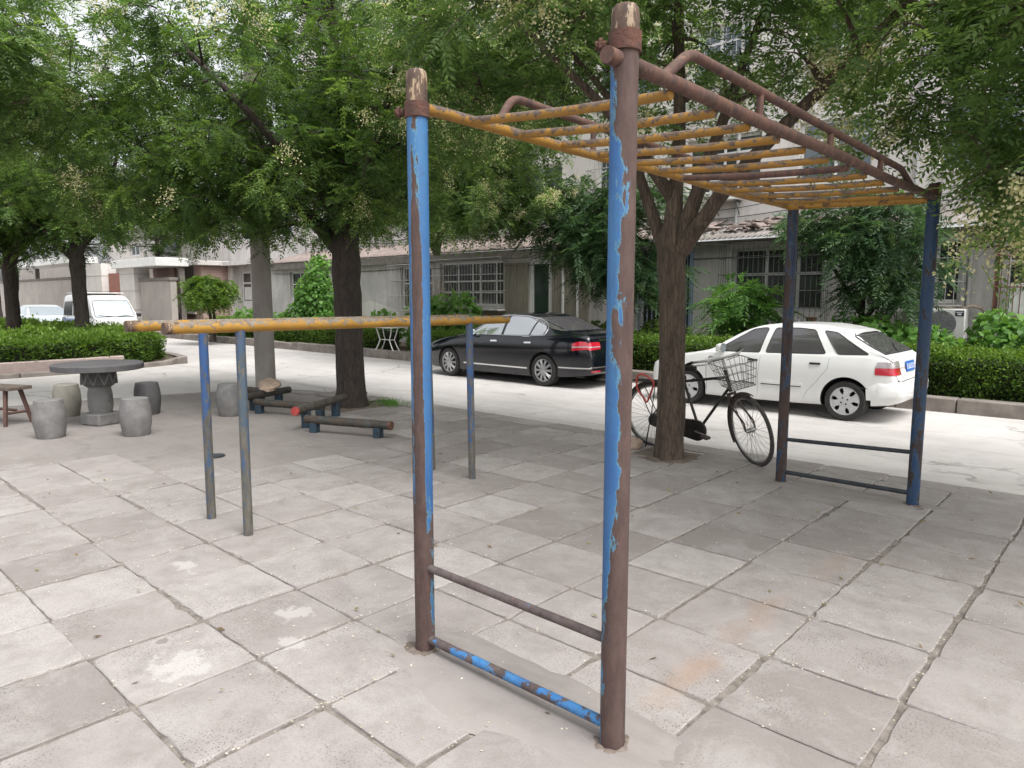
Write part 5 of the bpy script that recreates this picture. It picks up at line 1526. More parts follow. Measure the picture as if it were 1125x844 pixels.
# tree outside the frame on the left
tree('broadleaf_tree', 'tree outside the view whose loose sunlit sprays hang into the upper left corner', (-13.2, .6, 0),
     [(-13.2, .6, -.05, .18), (-13.2, .6, 1.5, .16), (-13.15, .65, 2.6, .14), (-13.0, .8, 4.2, .08), (-12.9, 1.0, 6.2, .03)],
     [[(-13.15, .65, 2.5, .11), (-12.5, 1.2, 3.6, .08), (-11.8, 1.7, 4.6, .05), (-11.2, 2.2, 5.4, .02)],
      [(-13.15, .65, 2.4, .10), (-13.6, 1.6, 3.4, .07), (-14.0, 2.6, 4.3, .04), (-14.2, 3.3, 5.0, .02)]],
     [((-12.9, 1.6, 5.4), (2.5, 2.5, 1.6), 3), ((-11.8, 1.9, 5.0), (1.5, 1.5, 1.1), 1.2), ((-13.9, 3.0, 4.6), (1.6, 1.5, 1.0), 1)],
     230, pagf, FINE, 'trees round the plaza', seed=13, twigs=(4, 6), fresh=.14, lowest=3.7)

# two trees in the hedge island and more behind
def island_tree(x, y, label, seed, r=.18, h=2.6, dx=0.0, scale=1.0, top=6.0):
    tree('broadleaf_tree', label, (x, y, 0),
         [(x, y, -.05, r * 1.05), (x, y, .8, r), (x + dx * .3, y, h * .7, r * .92), (x + dx * .5, y, h, r), (x + dx, y, h + 1.3, r * .5), (x + dx, y, h + 3.2, r * .25)],
         [[(x + dx * .4, y, h - .1, r * .62), (x - .7, y - .5, h + .7, r * .45), (x - 1.6, y - 1.1, h + 1.8, r * .3), (x - 2.3, y - 1.6, h + 2.8, .02)],
          [(x + dx * .4, y, h, r * .6), (x + .8, y + .2, h + .9, r * .42), (x + 1.7, y + .4, h + 2.0, r * .3), (x + 2.4, y + .5, h + 3.0, .02)],
          [(x + dx * .4, y, h + .2, r * .6), (x - .2, y + .9, h + 1.2, r * .4), (x - .5, y + 1.8, h + 2.4, .02)]],
         [((x, y, top), (3.0 * scale, 3.0 * scale, 3.0), 3), ((x, y - .3, h + 1.4), (2.7 * scale, 2.4 * scale, 1.1), 1.8)],
         300, pag, MIDL, 'trees in the hedge island', seed=seed, twigs=(4, 6), fresh=.05, lowest=h + .18)
island_tree(-21.87, 6.33, 'tree with bare curved trunk rising from the left hedge in front of the microbus', 21, .19, 2.75, -.2)
island_tree(-24.44, 5.31, 'tree at the far left edge, standing in the hedge before the silver car', 22, .19, 2.5, .1)

# crown above the street, seen through the ladder's left half
tree('broadleaf_tree', 'pale-blossomed tree growing at the far kerb behind the front left ladder post', (-16.1, 13.4, 0),
     [(-16.1, 13.4, -.05, .17), (-16.1, 13.4, 1.5, .15), (-16.0, 13.4, 3.0, .16), (-15.2, 13.4, 4.6, .09), (-15.1, 13.5, 6.6, .04)],
     [[(-15.3, 13.4, 2.9, .11), (-14.5, 13.1, 4.0, .08), (-13.3, 12.8, 5.0, .05), (-12.3, 12.6, 5.6, .02)],
      [(-15.3, 13.4, 3.0, .11), (-16.1, 13.2, 4.2, .08), (-17.2, 13.0, 5.2, .05), (-18.0, 12.9, 6.0, .02)],
      [(-15.3, 13.4, 3.1, .10), (-15.2, 12.4, 4.1, .07), (-15.0, 11.4, 5.0, .03)]],
     [((-15.0, 13.0, 6.4), (3.6, 2.6, 2.7), 3), ((-13.4, 12.7, 4.4), (2.6, 1.6, 1.15), 1.5), ((-16.2, 12.8, 4.4), (2.0, 1.6, 1.0), 1), ((-11.9, 12.6, 5.4), (2.2, 1.5, 2.2), 2.0), ((-12.9, 12.6, 3.85), (2.3, 1.4, .75), 1.3)],
     470, pagf, MIDL, 'trees along the far kerb', seed=31, blossoms=380, twigs=(4, 6), fresh=.06, lowest=3.3)

# dark pinnate shrubs in front of the facade
SUM = dict(n=6, L=.50, pairs=10, ll=.125, lw=.034, droop=.5)
tree('sumac_tree', 'dark green tree with long drooping feathery leaves behind the black saloon', (-9.6, 14.3, .05),
     [(-9.6, 14.3, 0, .08), (-9.7, 14.3, 1.0, .07), (-10.0, 14.3, 2.0, .06), (-10.2, 14.2, 3.2, .04), (-10.2, 14.2, 4.4, .02)],
     [[(-9.75, 14.3, 1.1, .05), (-9.2, 14.2, 2.0, .04), (-8.7, 14.1, 3.0, .02)], [(-9.95, 14.3, 1.9, .045), (-10.7, 14.1, 2.7, .03), (-11.5, 13.9, 3.4, .015)]],
     [((-9.8, 14.1, 3.4), (1.9, 1.0, 1.3), 2), ((-9.3, 14.1, 2.3), (1.15, .8, .8), 1), ((-10.9, 14.0, 3.5), (1.3, .8, .9), 1)],
     130, [M['bark'], M['leaf_sumac']], SUM, 'dark feathery trees before the facade', seed=41, twigs=(2, 4), lowest=1.4)
tree('sumac_tree', 'dark green tree with long drooping feathery leaves behind the white hatchback', (-4.3, 14.6, .05),
     [(-4.3, 14.6, 0, .07), (-4.35, 14.6, 1.0, .065), (-4.4, 14.6, 2.0, .055), (-4.5, 14.5, 3.4, .03)],
     [[(-4.35, 14.6, 1.2, .05), (-3.7, 14.4, 2.1, .035), (-3.0, 14.3, 2.9, .015)], [(-4.4, 14.6, 1.4, .05), (-4.9, 14.4, 2.3, .03), (-5.4, 14.3, 3.1, .012)]],
     [((-4.15, 14.3, 2.95), (1.15, .8, .75), 2), ((-3.8, 14.3, 2.1), (.7, .6, .5), 1), ((-5.3, 14.3, 3.1), (.6, .5, .35), .5)],
     64, [M['bark'], M['leaf_sumac']], SUM, 'dark feathery trees before the facade', seed=42, twigs=(2, 4), lowest=1.3)
tree('sumac_sapling', 'small bright green feathery sapling against the pale wall, above the hatchback windscreen', (-6.75, 14.6, .05),
     [(-6.75, 14.6, 0, .03), (-6.75, 14.6, .9, .025), (-6.7, 14.6, 1.7, .015), (-6.7, 14.6, 2.1, .01)],
     [[(-6.75, 14.6, .8, .02), (-7.1, 14.5, 1.4, .012), (-7.4, 14.5, 1.8, .008)], [(-6.75, 14.6, 1.0, .02), (-6.3, 14.5, 1.5, .012), (-6.0, 14.5, 1.75, .008)]],
     [((-6.75, 14.5, 1.55), (.85, .5, .6), 2), ((-6.75, 14.5, .9), (.45, .4, .4), .7)],
     40, [M['stem'], M['leaf_vine']], dict(n=4, L=.50, pairs=9, ll=.14, lw=.04, droop=.45), seed=43, twigs=(2, 3), cat='sapling', flare=1.0)
# clipped umbrella tree
tree('umbrella_tree', 'small bright green dome-shaped weeping tree on two thin stems before the brick block', (-26.5, 11.95, 0),
     [(-26.45, 11.95, 0, .06), (-26.45, 11.95, .8, .055), (-26.45, 11.9, 1.5, .06), (-26.45, 11.9, 2.1, .03)],
     [[(-26.85, 12.25, 0, .06), (-26.8, 12.25, .9, .055), (-26.7, 12.1, 1.7, .05), (-26.6, 12.0, 2.2, .02)]],
     [((-26.5, 11.9, 2.1), (.62, .62, .40), 2), ((-26.5, 11.9, 1.80), (.80, .80, .25), 1.4)],
     100, [M['bark'], M['leaf_hedge']], dict(n=7, L=.24, pairs=4, ll=.10, lw=.045, droop=.8), seed=51, twigs=(3, 5), lowest=1.55)
# trees beyond the courtyard wall
for i, (x, y, lab) in enumerate(((-47, 9.5, 'far tree rising behind the hedge island, beyond the silver car'), (-52, 20, 'far tree rising over the courtyard wall at the left'), (-40, 3.0, 'far tree at the left edge of the view behind the island trees'))):
    tree('broadleaf_tree', lab, (x, y, 0), [(x, y, 0, .25), (x, y, 2, .2), (x, y, 4.5, .15), (x, y, 9, .05)],
         [[(x, y, 3.5, .1), (x + 1.5, y - .5, 5.5, .06), (x + 2.6, y - .8, 7, .03)], [(x, y, 3.8, .1), (x - 1.5, y + .5, 5.8, .06), (x - 2.4, y + .8, 7, .03)]],
         [((x, y, 7.6), (3.8, 3.8, 3.2), 1)], 170, pag, FAR, 'far trees', seed=60 + i, twigs=(4, 6), lowest=4.0)

# ------------------------------------------------------------------ hedges and climbing plants
def hedge(name, label, cat, poly_f, x0, x1, zt, depth, dens, mat_, seed, ll=.05, lw=.03, group=None, wob=.10, core=True):
    """a trimmed hedge: poly_f(u) -> (x, y, nx, ny) front line, u in x0..x1; leaves all over it"""
    rng = np.random.default_rng(seed)
    n = int(dens * (x1 - x0) * (zt * 1.0 + depth))
    u = rng.uniform(x0, x1, n); w = rng.uniform(0, zt + depth, n)
    front = w < zt
    dd = np.where(front, rng.normal(.03, .05, n), w - zt); zz = np.where(front, w, zt + rng.normal(0, .03, n))
    cut = np.minimum(dd, .12); zz = np.where(front, zz, zz - .08 * np.clip((.15 - dd) / .15, 0, 1))
    base = np.array([poly_f(a) for a in u])
    nz = np.array([noise.noise(Vector((a * 1.1, b * 1.6 + seed, 0))) + .6 * noise.noise(Vector((a * 3.1, b * 3.6 + seed, 4))) for a, b in zip(u, w)])
    x = base[:, 0] - base[:, 2] * (dd - wob * nz * front); y = base[:, 1] - base[:, 3] * (dd - wob * nz * front)
    z = zz + wob * nz * (~front) + .06
    # stray shoots stand out of the clipped faces
    sh = rng.uniform(0, 1, n) < .07; out = np.abs(rng.normal(0, .075, n)) * sh
    x = x + base[:, 2] * out * front; y = y + base[:, 3] * out * front; z = z + out * (~front) * 1.3
    D = np.stack([base[:, 2] * front * .8, base[:, 3] * front * .8, np.where(front, .3, .9)], 1) + rng.normal(0, .6, (n, 3))
    P = np.stack([x, y, np.maximum(z, .02)], 1)
    c = poly_f((x0 + x1) / 2)
    root = thing(name, label, cat, (c[0], c[1], .06), 0, group)
    V = simple_leaves(P, D, ll, lw, rng)
    # paler on the top, darker down the front
    tint = np.clip(.30 + .20 * nz + rng.normal(0, .18, n) + np.where(front, -.05 + .25 * (zz / zt - .6), .22), 0, 1)
    np_mesh('foliage', V, 4, mat_, root, tint)
    # twigs inside
    tw = MB(); rr = random.Random(seed)
    for k in range(int((x1 - x0) * 16)):
        a = rr.uniform(x0, x1); b = poly_f(a); d0 = rr.uniform(.10, depth * .8)
        p = Vector((b[0] - b[2] * d0, b[1] - b[3] * d0, .02))
        q = p + Vector((rr.gauss(0, .12), rr.gauss(0, .12), zt * rr.uniform(.6, 1.0)))
        tw.tube([p, (p + q) / 2 + Vector((rr.gauss(0, .05), rr.gauss(0, .05), 0)), q], [.010, .007, .003], 4, caps=False)
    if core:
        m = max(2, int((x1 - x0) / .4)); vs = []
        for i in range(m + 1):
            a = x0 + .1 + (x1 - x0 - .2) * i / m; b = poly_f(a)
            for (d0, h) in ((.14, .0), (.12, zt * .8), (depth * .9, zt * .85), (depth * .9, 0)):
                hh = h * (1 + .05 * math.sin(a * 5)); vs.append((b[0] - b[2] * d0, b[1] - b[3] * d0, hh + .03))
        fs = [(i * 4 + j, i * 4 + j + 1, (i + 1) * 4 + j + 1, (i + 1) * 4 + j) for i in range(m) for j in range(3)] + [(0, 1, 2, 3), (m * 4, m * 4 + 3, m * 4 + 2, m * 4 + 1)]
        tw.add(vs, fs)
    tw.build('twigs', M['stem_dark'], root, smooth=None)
    return root
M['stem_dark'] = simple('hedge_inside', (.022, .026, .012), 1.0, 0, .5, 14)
straight = lambda y0: (lambda u: (u, y0 + .05 * math.sin(u * 1.3), 0.0, -1.0))
hedge('hedge', 'bright green clipped hedge behind the stone kerb at the right edge', 'hedge', straight(13.08), -3.3, 5.5, .74, 1.0, 2300, M['leaf_hedge'], 71, .055, .034, 'hedges along the kerb')
hedge('hedge', 'bright green clipped hedge between the black saloon and the white hatchback', 'hedge', straight(13.08), -9.9, -3.9, .74, .9, 2000, M['leaf_hedge'], 72, .055, .034, 'hedges along the kerb')
hedge('hedge', 'darker clipped hedge along the kerb on either side of the thick dark trunk', 'hedge', straight(13.08), -29.5, -17.6, .70, .9, 1300, M['leaf_hedge'], 73, .07, .042, 'hedges along the kerb')
hedge('hedge', 'low leafy hedge behind the parked black saloon', 'hedge', straight(13.1), -16.2, -10.2, .62, .8, 1300, M['leaf_hedge'], 75, .065, .04, 'hedges along the kerb')
# hedge island on the left: rounded end towards the street
ISL = [(-19.6, -2.0), (-18.95, 1.0), (-18.55, 3.4), (-18.6, 5.2), (-18.9, 6.7), (-19.6, 7.45), (-21.0, 7.7), (-24, 7.6), (-32, 7.4)]
ilen = [0.0]
for a, b in zip(ISL, ISL[1:]): ilen.append(ilen[-1] + math.hypot(b[0] - a[0], b[1] - a[1]))
def isl(u, grow=0.0):
    i = max(0, min(len(ISL) - 2, int(np.searchsorted(ilen, u, side='right')) - 1))
    a, b = ISL[i], ISL[i + 1]; f = (u - ilen[i]) / (ilen[i + 1] - ilen[i])
    tx, ty = (b[0] - a[0]), (b[1] - a[1]); l = math.hypot(tx, ty)
    nx, ny = ty / l, -tx / l
    return (a[0] + tx * f + nx * grow, a[1] + ty * f + ny * grow, nx, ny)
hedge('hedge', 'broad clipped hedge inside the raised stone edging at the left, before the microbus', 'hedge', lambda u: isl(u, .0), .2, ilen[-1] - .3, .66, 1.8, 1250, M['leaf_hedge'], 74, .085, .045, None, .24)
# stone edging of the island: low kerb outside, a plastered upstand inside
mb = MB(); u = 0.0
while u < ilen[-1] - 1.0:
    a = isl(u + .01, .70); b = isl(u + .98, .70); a2 = isl(u + .01, .48); b2 = isl(u + .98, .48); h = .10 + random.gauss(0, .012)
    vs = [(p[0], p[1], z) for z in (-.16, h) for p in (a, b, b2, a2)]
    mb.add(vs, [(0, 3, 2, 1), (4, 5, 6, 7), (0, 1, 5, 4), (1, 2, 6, 5), (2, 3, 7, 6), (3, 0, 4, 7)]); u += 1.0
tag(mb.build('kerb', M['kerb'], smooth=30, bevel=.015, fix=True), kind='structure')
M['pink_plaster'] = simple('pinkish_render', (.36, .29, .265), .9, 0, .22, 2, .4, 30)
mb = MB(); vs = []; fs = []; um = 8.3; n = 26
for i in range(n + 1):
    u = .05 + (um - .05) * i / n
    for (g, z) in ((.22, -.1), (.22, .27), (.20, .285), (.03, .285), (.01, .27), (.01, -.1)):
        p = isl(u, g); vs.append((p[0], p[1], z))
for i in range(n):
    for j in range(5): fs.append((i * 6 + j, i * 6 + j + 1, (i + 1) * 6 + j + 1, (i + 1) * 6 + j))
fs += [tuple(range(6)), tuple(range(n * 6, n * 6 + 6))]
mb.add(vs, fs)
tag(mb.build('planter_wall', M['pink_plaster'], smooth=30, fix=True), 'low pinkish rendered planter wall in front of the left hedge, behind the stone table', 'wall')
# soil inside the island, reaching up to the upstand
mb = MB(); m = 40; inner = [isl(.01 + (ilen[-1] - .02) * i / m, .45) for i in range(m + 1)]
vs = [(p[0], p[1], .05) for p in inner] + [(-32, -2, .05)]
mb.add(vs, [tuple(range(len(vs)))]); tag(mb.build('soil', M['soil'], smooth=None), kind='structure')

def bush(name, label, cat, blobs, n, mat_, ll, seed, style='heart', group=None, stems=8):
    rng = np.random.default_rng(seed); rr = random.Random(seed)
    c0 = blobs[0][0]
    root = thing(name, label, cat, (c0[0], c0[1], .05), 0, group)
    P, D, Nn = [], [], []
    wt = np.array([b[1][0] * b[1][2] for b in blobs]); wt = wt / wt.sum()
    for (c, r), w in zip(blobs, wt):
        k = int(n * w)
        d = unit(rng.normal(0, 1, (k, 3)))
        rad = rng.uniform(.55, 1.0, k) ** .6
        lump = np.array([1 + .22 * noise.noise(Vector(x * 2.3) + Vector((seed, 0, 0))) for x in d])
        p = np.array(c) + d * np.array(r) * (rad * lump)[:, None]
        P.append(p); D.append(d * .5 + rng.normal(0, .45, (k, 3)) + np.array([0, 0, -.5])); Nn.append(d + np.array([0, -.3, .5]))
    P = np.vstack(P); D = np.vstack(D); Nn = np.vstack(Nn)
    ok = P[:, 2] > .04; P, D, Nn = P[ok], D[ok], Nn[ok]
    if style == 'heart': V, k = heart_leaves(P, D, ll, rng, .45, Nn), 6
    else: V, k = simple_leaves(P, D, ll, ll * .4, rng), 4
    tint = np.clip(rng.normal(.5, .2, len(P)) + .15 * (P[:, 2] - P[:, 2].mean()), 0, 1)
    np_mesh('foliage', V, k, mat_, root, tint)
    mb = MB()
    for _ in range(stems):
        c, r = blobs[rr.randrange(len(blobs))]
        q = Vector((c[0] + rr.gauss(0, .4) * r[0], c[1] + rr.gauss(0, .4) * r[1], c[2] + .4 * r[2]))
        b = Vector((q.x + rr.gauss(0, .15), q.y + .1, .0))
        mb.tube([b, (b + q) / 2 + Vector((rr.gauss(0, .08), 0, 0)), q], [.016, .012, .005], 5, caps=False)
    mb.build('stems', M['stem'], root)
    return root
bush('vine_mound', 'pointed mound of bright climbing vine between the pole and the thick dark trunk', 'vine', [((-24.6, 15.0, .75), (1.55, .7, 1.0)), ((-24.2, 15.0, 1.65), (1.1, .6, .9)), ((-23.9, 15.0, 2.5), (.55, .4, .8)), ((-22.9, 14.8, .6), (1.0, .6, .6))], 4200, M['leaf_vine'], .15, 81)
bush('squash_vine', 'broad-leaved green vine climbing canes beside the front left ladder post', 'vine', [((-17.0, 14.6, .95), (.9, .5, .75)), ((-15.7, 14.6, 1.0), (1.0, .5, .85)), ((-16.4, 14.6, .5), (1.7, .6, .6))], 2600, M['leaf_vine'], .17, 82)
bush('leafy_shrub', 'broad bright green shrub swelling up behind the hatchback tail', 'shrub', [((-4.05, 14.0, .85), (.95, .55, .55)), ((-3.3, 14.0, .75), (.8, .5, .5)), ((-4.9, 14.1, .7), (.6, .5, .45))], 2300, M['leaf_vine'], .13, 83)
bush('leafy_shrub', 'green climber spreading under the air conditioner at the right edge', 'shrub', [((-1.9, 14.9, .8), (.8, .5, .5)), ((-1.2, 15.0, .75), (.9, .5, .4)), ((-2.3, 15.2, 1.0), (.4, .4, .5))], 1900, M['leaf_vine'], .12, 84)
bush('garden_plants', 'low green garden plants behind the far hedge, before the white door', 'plants', [((-28.5, 14.5, .6), (1.6, .7, .6)), ((-26.6, 14.8, .55), (1.2, .6, .5)), ((-21.0, 14.2, .55), (1.6, .6, .5)), ((-19.2, 14.4, .65), (1.0, .6, .6))], 2600, M['leaf_vine'], .15, 85)
bush('leafy_shrub', 'low dark shrub in the shade behind the black saloon, under the sumac', 'shrub', [((-10.6, 14.5, .55), (1.2, .6, .55)), ((-8.8, 14.7, .6), (.8, .5, .6))], 1500, M['leaf_hedge_dark'], .13, 86)
# dry canes and withered vine by the caged window
mb = MB(); rr = random.Random(90)
for k in range(60):
    x = -18.4 + rr.random() * 1.7; p = Vector((x, 14.9 + rr.random() * .4, .1))
    pts = [p]
    for q in range(5): p = p + Vector((rr.gauss(0, .16), rr.gauss(0, .05), .42 + rr.gauss(0, .12))); pts.append(p)
    mb.tube(pts, [.012, .010, .009, .008, .006, .005], 4, caps=False)
tag(mb.build('withered_vine', M['dead_vine']), 'tangle of dry pale canes and withered vine behind the front left ladder post', 'vine')
# grass tuft at the thick trunk
rng = np.random.default_rng(4); n = 260
P = np.stack([rng.normal(-8.95, .16, n), rng.normal(6.82, .10, n), np.full(n, 0.0)], 1)
D = np.stack([rng.normal(0, .5, n), rng.normal(0, .5, n), np.ones(n)], 1)
V = simple_leaves(P, D, .12, .010, rng)
g = np_mesh('grass', V, 4, M['leaf_vine'], None, rng.uniform(.2, .8, n)); tag(g, kind='stuff')
# fallen blossom and crumbs on the paving, thickest along the joints
rng = np.random.default_rng(6)
n = 5200
x = rng.uniform(-7.5, 2.5, n); y = rng.uniform(.6, 7.2, n)
sn = rng.uniform(0, 1, n)
gx = X0 + np.round((x - X0) / DX) * DX + rng.normal(0, .012, n); gy = Y0 + np.round((y - Y0) / DY) * DY + rng.normal(0, .010, n)
x = np.where(sn < .38, gx, x); y = np.where((sn > .38) & (sn < .62), gy, y)
keep = rng.uniform(0, 1, n) < np.clip(np.array([.62 + .9 * noise.noise(Vector((a * .6, b * .6, 3))) for a, b in zip(x, y)]), .1, 1)
x, y = x[keep], y[keep]; n = len(x)
P = np.stack([x, y, rng.uniform(.006, .012, n)], 1)
a = rng.uniform(0, 2 * PI, n); D = np.stack([np.cos(a), np.sin(a), rng.normal(0, .08, n)], 1)
V = simple_leaves(P, D, .0135, .010, rng, .12)
p = np_mesh('fallen_petals', V, 4, M['petal'], None, rng.uniform(0, .9, n)); tag(p, kind='stuff')

# a few dry leaves and bits of twig
n = 170
x = rng.uniform(-7.8, 3.0, n); y = rng.uniform(.9, 7.3, n)
P = np.stack([x, y, rng.uniform(.006, .02, n)], 1); a = rng.uniform(0, 2 * PI, n)
V = simple_leaves(P, np.stack([np.cos(a), np.sin(a), rng.normal(0, .2, n)], 1), .042, .018, rng, .35)
M['dry_leaf'] = leaf_mat('dry_leaf', (.10, .065, .03), (.19, .14, .05), (.22, .23, .08), .15)
tag(np_mesh('fallen_leaves', V, 4, M['dry_leaf'], None, rng.uniform(0, 1, n)), kind='stuff')
# ------------------------------------------------------------------ buildings
def render_mat(name, c1, c2, stain=(.2, .18, .16), st=.4):
    m, nt, b = new_mat(name)
    v = objvec(nt)
    c = ramp(nt, tex(nt, .8, 7, .65, v, .3), [(.35, c2), (.65, c1)])
    c = mixc(nt, mth(nt, 'MULTIPLY', ramp(nt, tex(nt, 1.0, 7, .7, objvec(nt, (3.5, 3.5, .5))), [(.5, 0.0), (.72, 1.0)]), st), c, stain)
    nt.links.new(c, b.inputs['Base Color']); b.inputs['Roughness'].default_value = .92
    bump(nt, b, tex(nt, 30, 6, .7, v), .4, .01)
    return m
M['wall_up'] = render_mat('upper_render', (.64, .605, .58), (.53, .50, .475), (.30, .275, .255), .5)
M['wall_ext'] = render_mat('grey_render', (.56, .535, .515), (.41, .392, .378), (.22, .195, .175), .55)
M['wall_base'] = render_mat('cream_render', (.66, .64, .60), (.56, .54, .50))
M['frame_white'] = simple('white_frame', (.66, .66, .64), .5, 0, .15, 5)
M['frame_grey'] = simple('grey_frame', (.36, .36, .35), .5, 0, .2, 5)
M['pane'] = glass_mat('window_pane', (.055, .06, .062), .25, .06)
M['pane_blue'] = glass_mat('blue_window_pane', (.10, .125, .14), .4, .06)
M['bars'] = simple('painted_bars', (.36, .35, .34), .6, .2, .3, 20)
M['bars_dark'] = simple('dark_bars', (.09, .085, .08), .7, .2, .3, 20)
M['bars_blue'] = simple('blue_grey_bars', (.20, .25, .32), .6, .2, .25, 20)
M['bars_rust'] = simple('rusty_bars', (.17, .08, .06), .8, .1, .35, 20)
M['boards'] = simple('slatted_boards', (.24, .22, .175), .85, 0, .3, 4, .4, 20, stretch=(6, 6, .6))
M['corr'] = simple('corrugated_sheet', (.30, .275, .255), .85, 0, .35, 1.6, .4, 20, col2=(.17, .15, .135))
M['fascia'] = simple('dark_fascia', (.15, .135, .12), .85, 0, .3, 4)
M['tiles'] = simple('pink_roof', (.36, .29, .26), .9, 0, .3, 2.2, .6, 20, col2=(.20, .165, .15))
M['ac_white'] = simple('ac_casing', (.66, .66, .64), .45, 0, .08, 4)
M['ac_dark'] = simple('ac_grille', (.20, .205, .22), .6, 0, .2, 30)
M['inside'] = simple('dark_interior', (.03, .03, .03), .95)
M['door_green'] = glass_mat('dark_green_glass', (.04, .06, .05), .2, .1)
M['pot'] = simple('clay_pot', (.17, .09, .06), .85, 0, .3, 12)
M['brick_dark'] = simple('dark_door', (.10, .07, .06), .7, 0, .2, 8)
M['red_door'] = simple('red_brown_door', (.26, .10, .07), .6, 0, .2, 5)
def brick_mat():
    m, nt, b = new_mat('brickwork')
    c = N(nt, 'ShaderNodeTexCoord'); sp = N(nt, 'ShaderNodeSeparateXYZ'); nt.links.new(c.outputs['Object'], sp.inputs[0])
    cb = N(nt, 'ShaderNodeCombineXYZ'); nt.links.new(mth(nt, 'ADD', sp.outputs['X'], sp.outputs['Y']), cb.inputs[0]); nt.links.new(sp.outputs['Z'], cb.inputs[1])
    k = N(nt, 'ShaderNodeTexBrick'); k.inputs['Scale'].default_value = 1.0; k.inputs['Brick Width'].default_value = .25; k.inputs['Row Height'].default_value = .075
    k.inputs['Mortar Size'].default_value = .012; k.inputs['Color1'].default_value = (.34, .17, .13, 1); k.inputs['Color2'].default_value = (.42, .25, .20, 1); k.inputs['Mortar'].default_value = (.40, .36, .33, 1)
    nt.links.new(cb.outputs[0], k.inputs['Vector'])
    f = tex(nt, 1.5, 6, .65, objvec(nt))
    nt.links.new(mixc(nt, mth(nt, 'MULTIPLY', f, .45), k.outputs['Color'], (.40, .33, .30)), b.inputs['Base Color']); b.inputs['Roughness'].default_value = .9
    bump(nt, b, k.outputs['Fac'], -.4, .01)
    return m
M['brick'] = brick_mat()

def wall_openings(mb, x0, x1, z0, z1, y, ops, depth=.22):
    """front skin of a wall (facing -y) with real openings, and their reveals"""
    X = sorted({x0, x1, *[v for o in ops for v in o[:2]]}); Z = sorted({z0, z1, *[v for o in ops for v in o[2:4]]})
    X = [v for v in X if x0 <= v <= x1]; Z = [v for v in Z if z0 <= v <= z1]
    for a, b in zip(X, X[1:]):
        for c, d in zip(Z, Z[1:]):
            mx, mz = (a + b) / 2, (c + d) / 2
            if any(o[0] < mx < o[1] and o[2] < mz < o[3] for o in ops): continue
            mb.quad((a, y, c), (b, y, c), (b, y, d), (a, y, d))
    for (a, b, c, d) in [o[:4] for o in ops]:
        e = y + depth
        mb.quad((a, y, c), (a, e, c), (b, e, c), (b, y, c)); mb.quad((a, y, d), (b, y, d), (b, e, d), (a, e, d))
        mb.quad((a, y, c), (a, y, d), (a, e, d), (a, e, c)); mb.quad((b, y, c), (b, e, c), (b, e, d), (b, y, d))

def window(parent, x0, x1, z0, z1, y, fm, pm, vx=(.5,), hz=(), fw=.06, inset=.12, name='window'):
    """frame with bars and its pane, set in an opening of a wall facing -y"""
    mb = MB(); ya, yb = y + inset, y + inset + .06
    mb.box(x0, x0 + fw, ya, yb, z0, z1); mb.box(x1 - fw, x1, ya, yb, z0, z1)
    mb.box(x0 + fw, x1 - fw, ya, yb, z0, z0 + fw); mb.box(x0 + fw, x1 - fw, ya, yb, z1 - fw, z1)
    for f in vx:
        x = x0 + (x1 - x0) * f; mb.box(x - fw * .45, x + fw * .45, ya + .004, yb - .004, z0 + fw, z1 - fw)
    for f in hz:
        z = z0 + (z1 - z0) * f; mb.box(x0 + fw, x1 - fw, ya + .008, yb - .008, z - fw * .4, z + fw * .4)
    fr = mb.build(name, fm, parent, smooth=None)
    MB().box(x0 + fw * .5, x1 - fw * .5, ya + .03, ya + .04, z0 + fw * .5, z1 - fw * .5).build('pane', pm, fr, smooth=None)
    return fr

def cage(parent, x0, x1, z0, z1, y, d, m, sp=.12, r=.008, hz=3, name='window_grille', floor=True):
    """burglar cage standing out from a wall facing -y"""
    mb = MB(); yf = y - d
    n = max(2, int((x1 - x0) / sp))
    for i in range(n + 1):
        x = x0 + (x1 - x0) * i / n; mb.bar((x, yf, z0), (x, yf, z1), r, 4)
    k = max(1, int(d / sp))
    for x in (x0, x1):
        for i in range(k):
            yy = y - d * i / k - .001; mb.bar((x, yy, z0), (x, yy, z1), r, 4)
    for i in range(hz + 1):
        z = z0 + (z1 - z0) * i / hz; rr_ = r * 1.5
        mb.bar((x0 - .01, yf - .012, z), (x1 + .01, yf - .012, z), rr_, 4); mb.bar((x0, yf, z), (x0, y, z), rr_, 4); mb.bar((x1, yf, z), (x1, y, z), rr_, 4)
    if d > .15 and floor:
        for i in range(n + 1):
            x = x0 + (x1 - x0) * i / n; mb.bar((x, yf, z0), (x, y, z0), r, 4); mb.bar((x, yf, z1), (x, y, z1), r, 4)
    return mb.build(name, m, parent, smooth=None)

TE, TU = 16.2, 18.0
def ow(px, py, t=TE): return on_wall(px, py, t)
ap = thing('apartment_building', 'long pale apartment block with caged ground-floor windows behind the parked cars', 'building', (-12, 17, 0))
ex0, ex1 = -29.6, 6.5
def op(pxa, pya, pxb, pyb):
    a = ow(pxa, pyb); b = ow(pxb, pya)
    return [a[0], b[0], ow((pxa + pxb) / 2, pyb)[1], ow((pxa + pxb) / 2, pya)[1]]
far = [ow(1101, 345)[0], 0.2, 1.42, 2.95]
acw = op(992, 262, 1059, 333)
big = [ow(803, 300)[0], ow(905, 300)[0], 1.36, 2.85]
gate = [ow(703, 300)[0], ow(762, 300)[0], .12, 2.95]
door = [ow(582, 300)[0], ow(606, 300)[0], .12, 2.80]
grp = [ow(483, 300)[0], ow(553, 300)[0], 1.42, 2.82]
cgd = [ow(440, 300)[0], ow(474, 300)[0], 1.30, 2.75]
lw1 = [ow(318, 300)[0], ow(347, 300)[0], 1.45, 2.75]
rt2 = [1.6, 3.6, 1.42, 2.9]
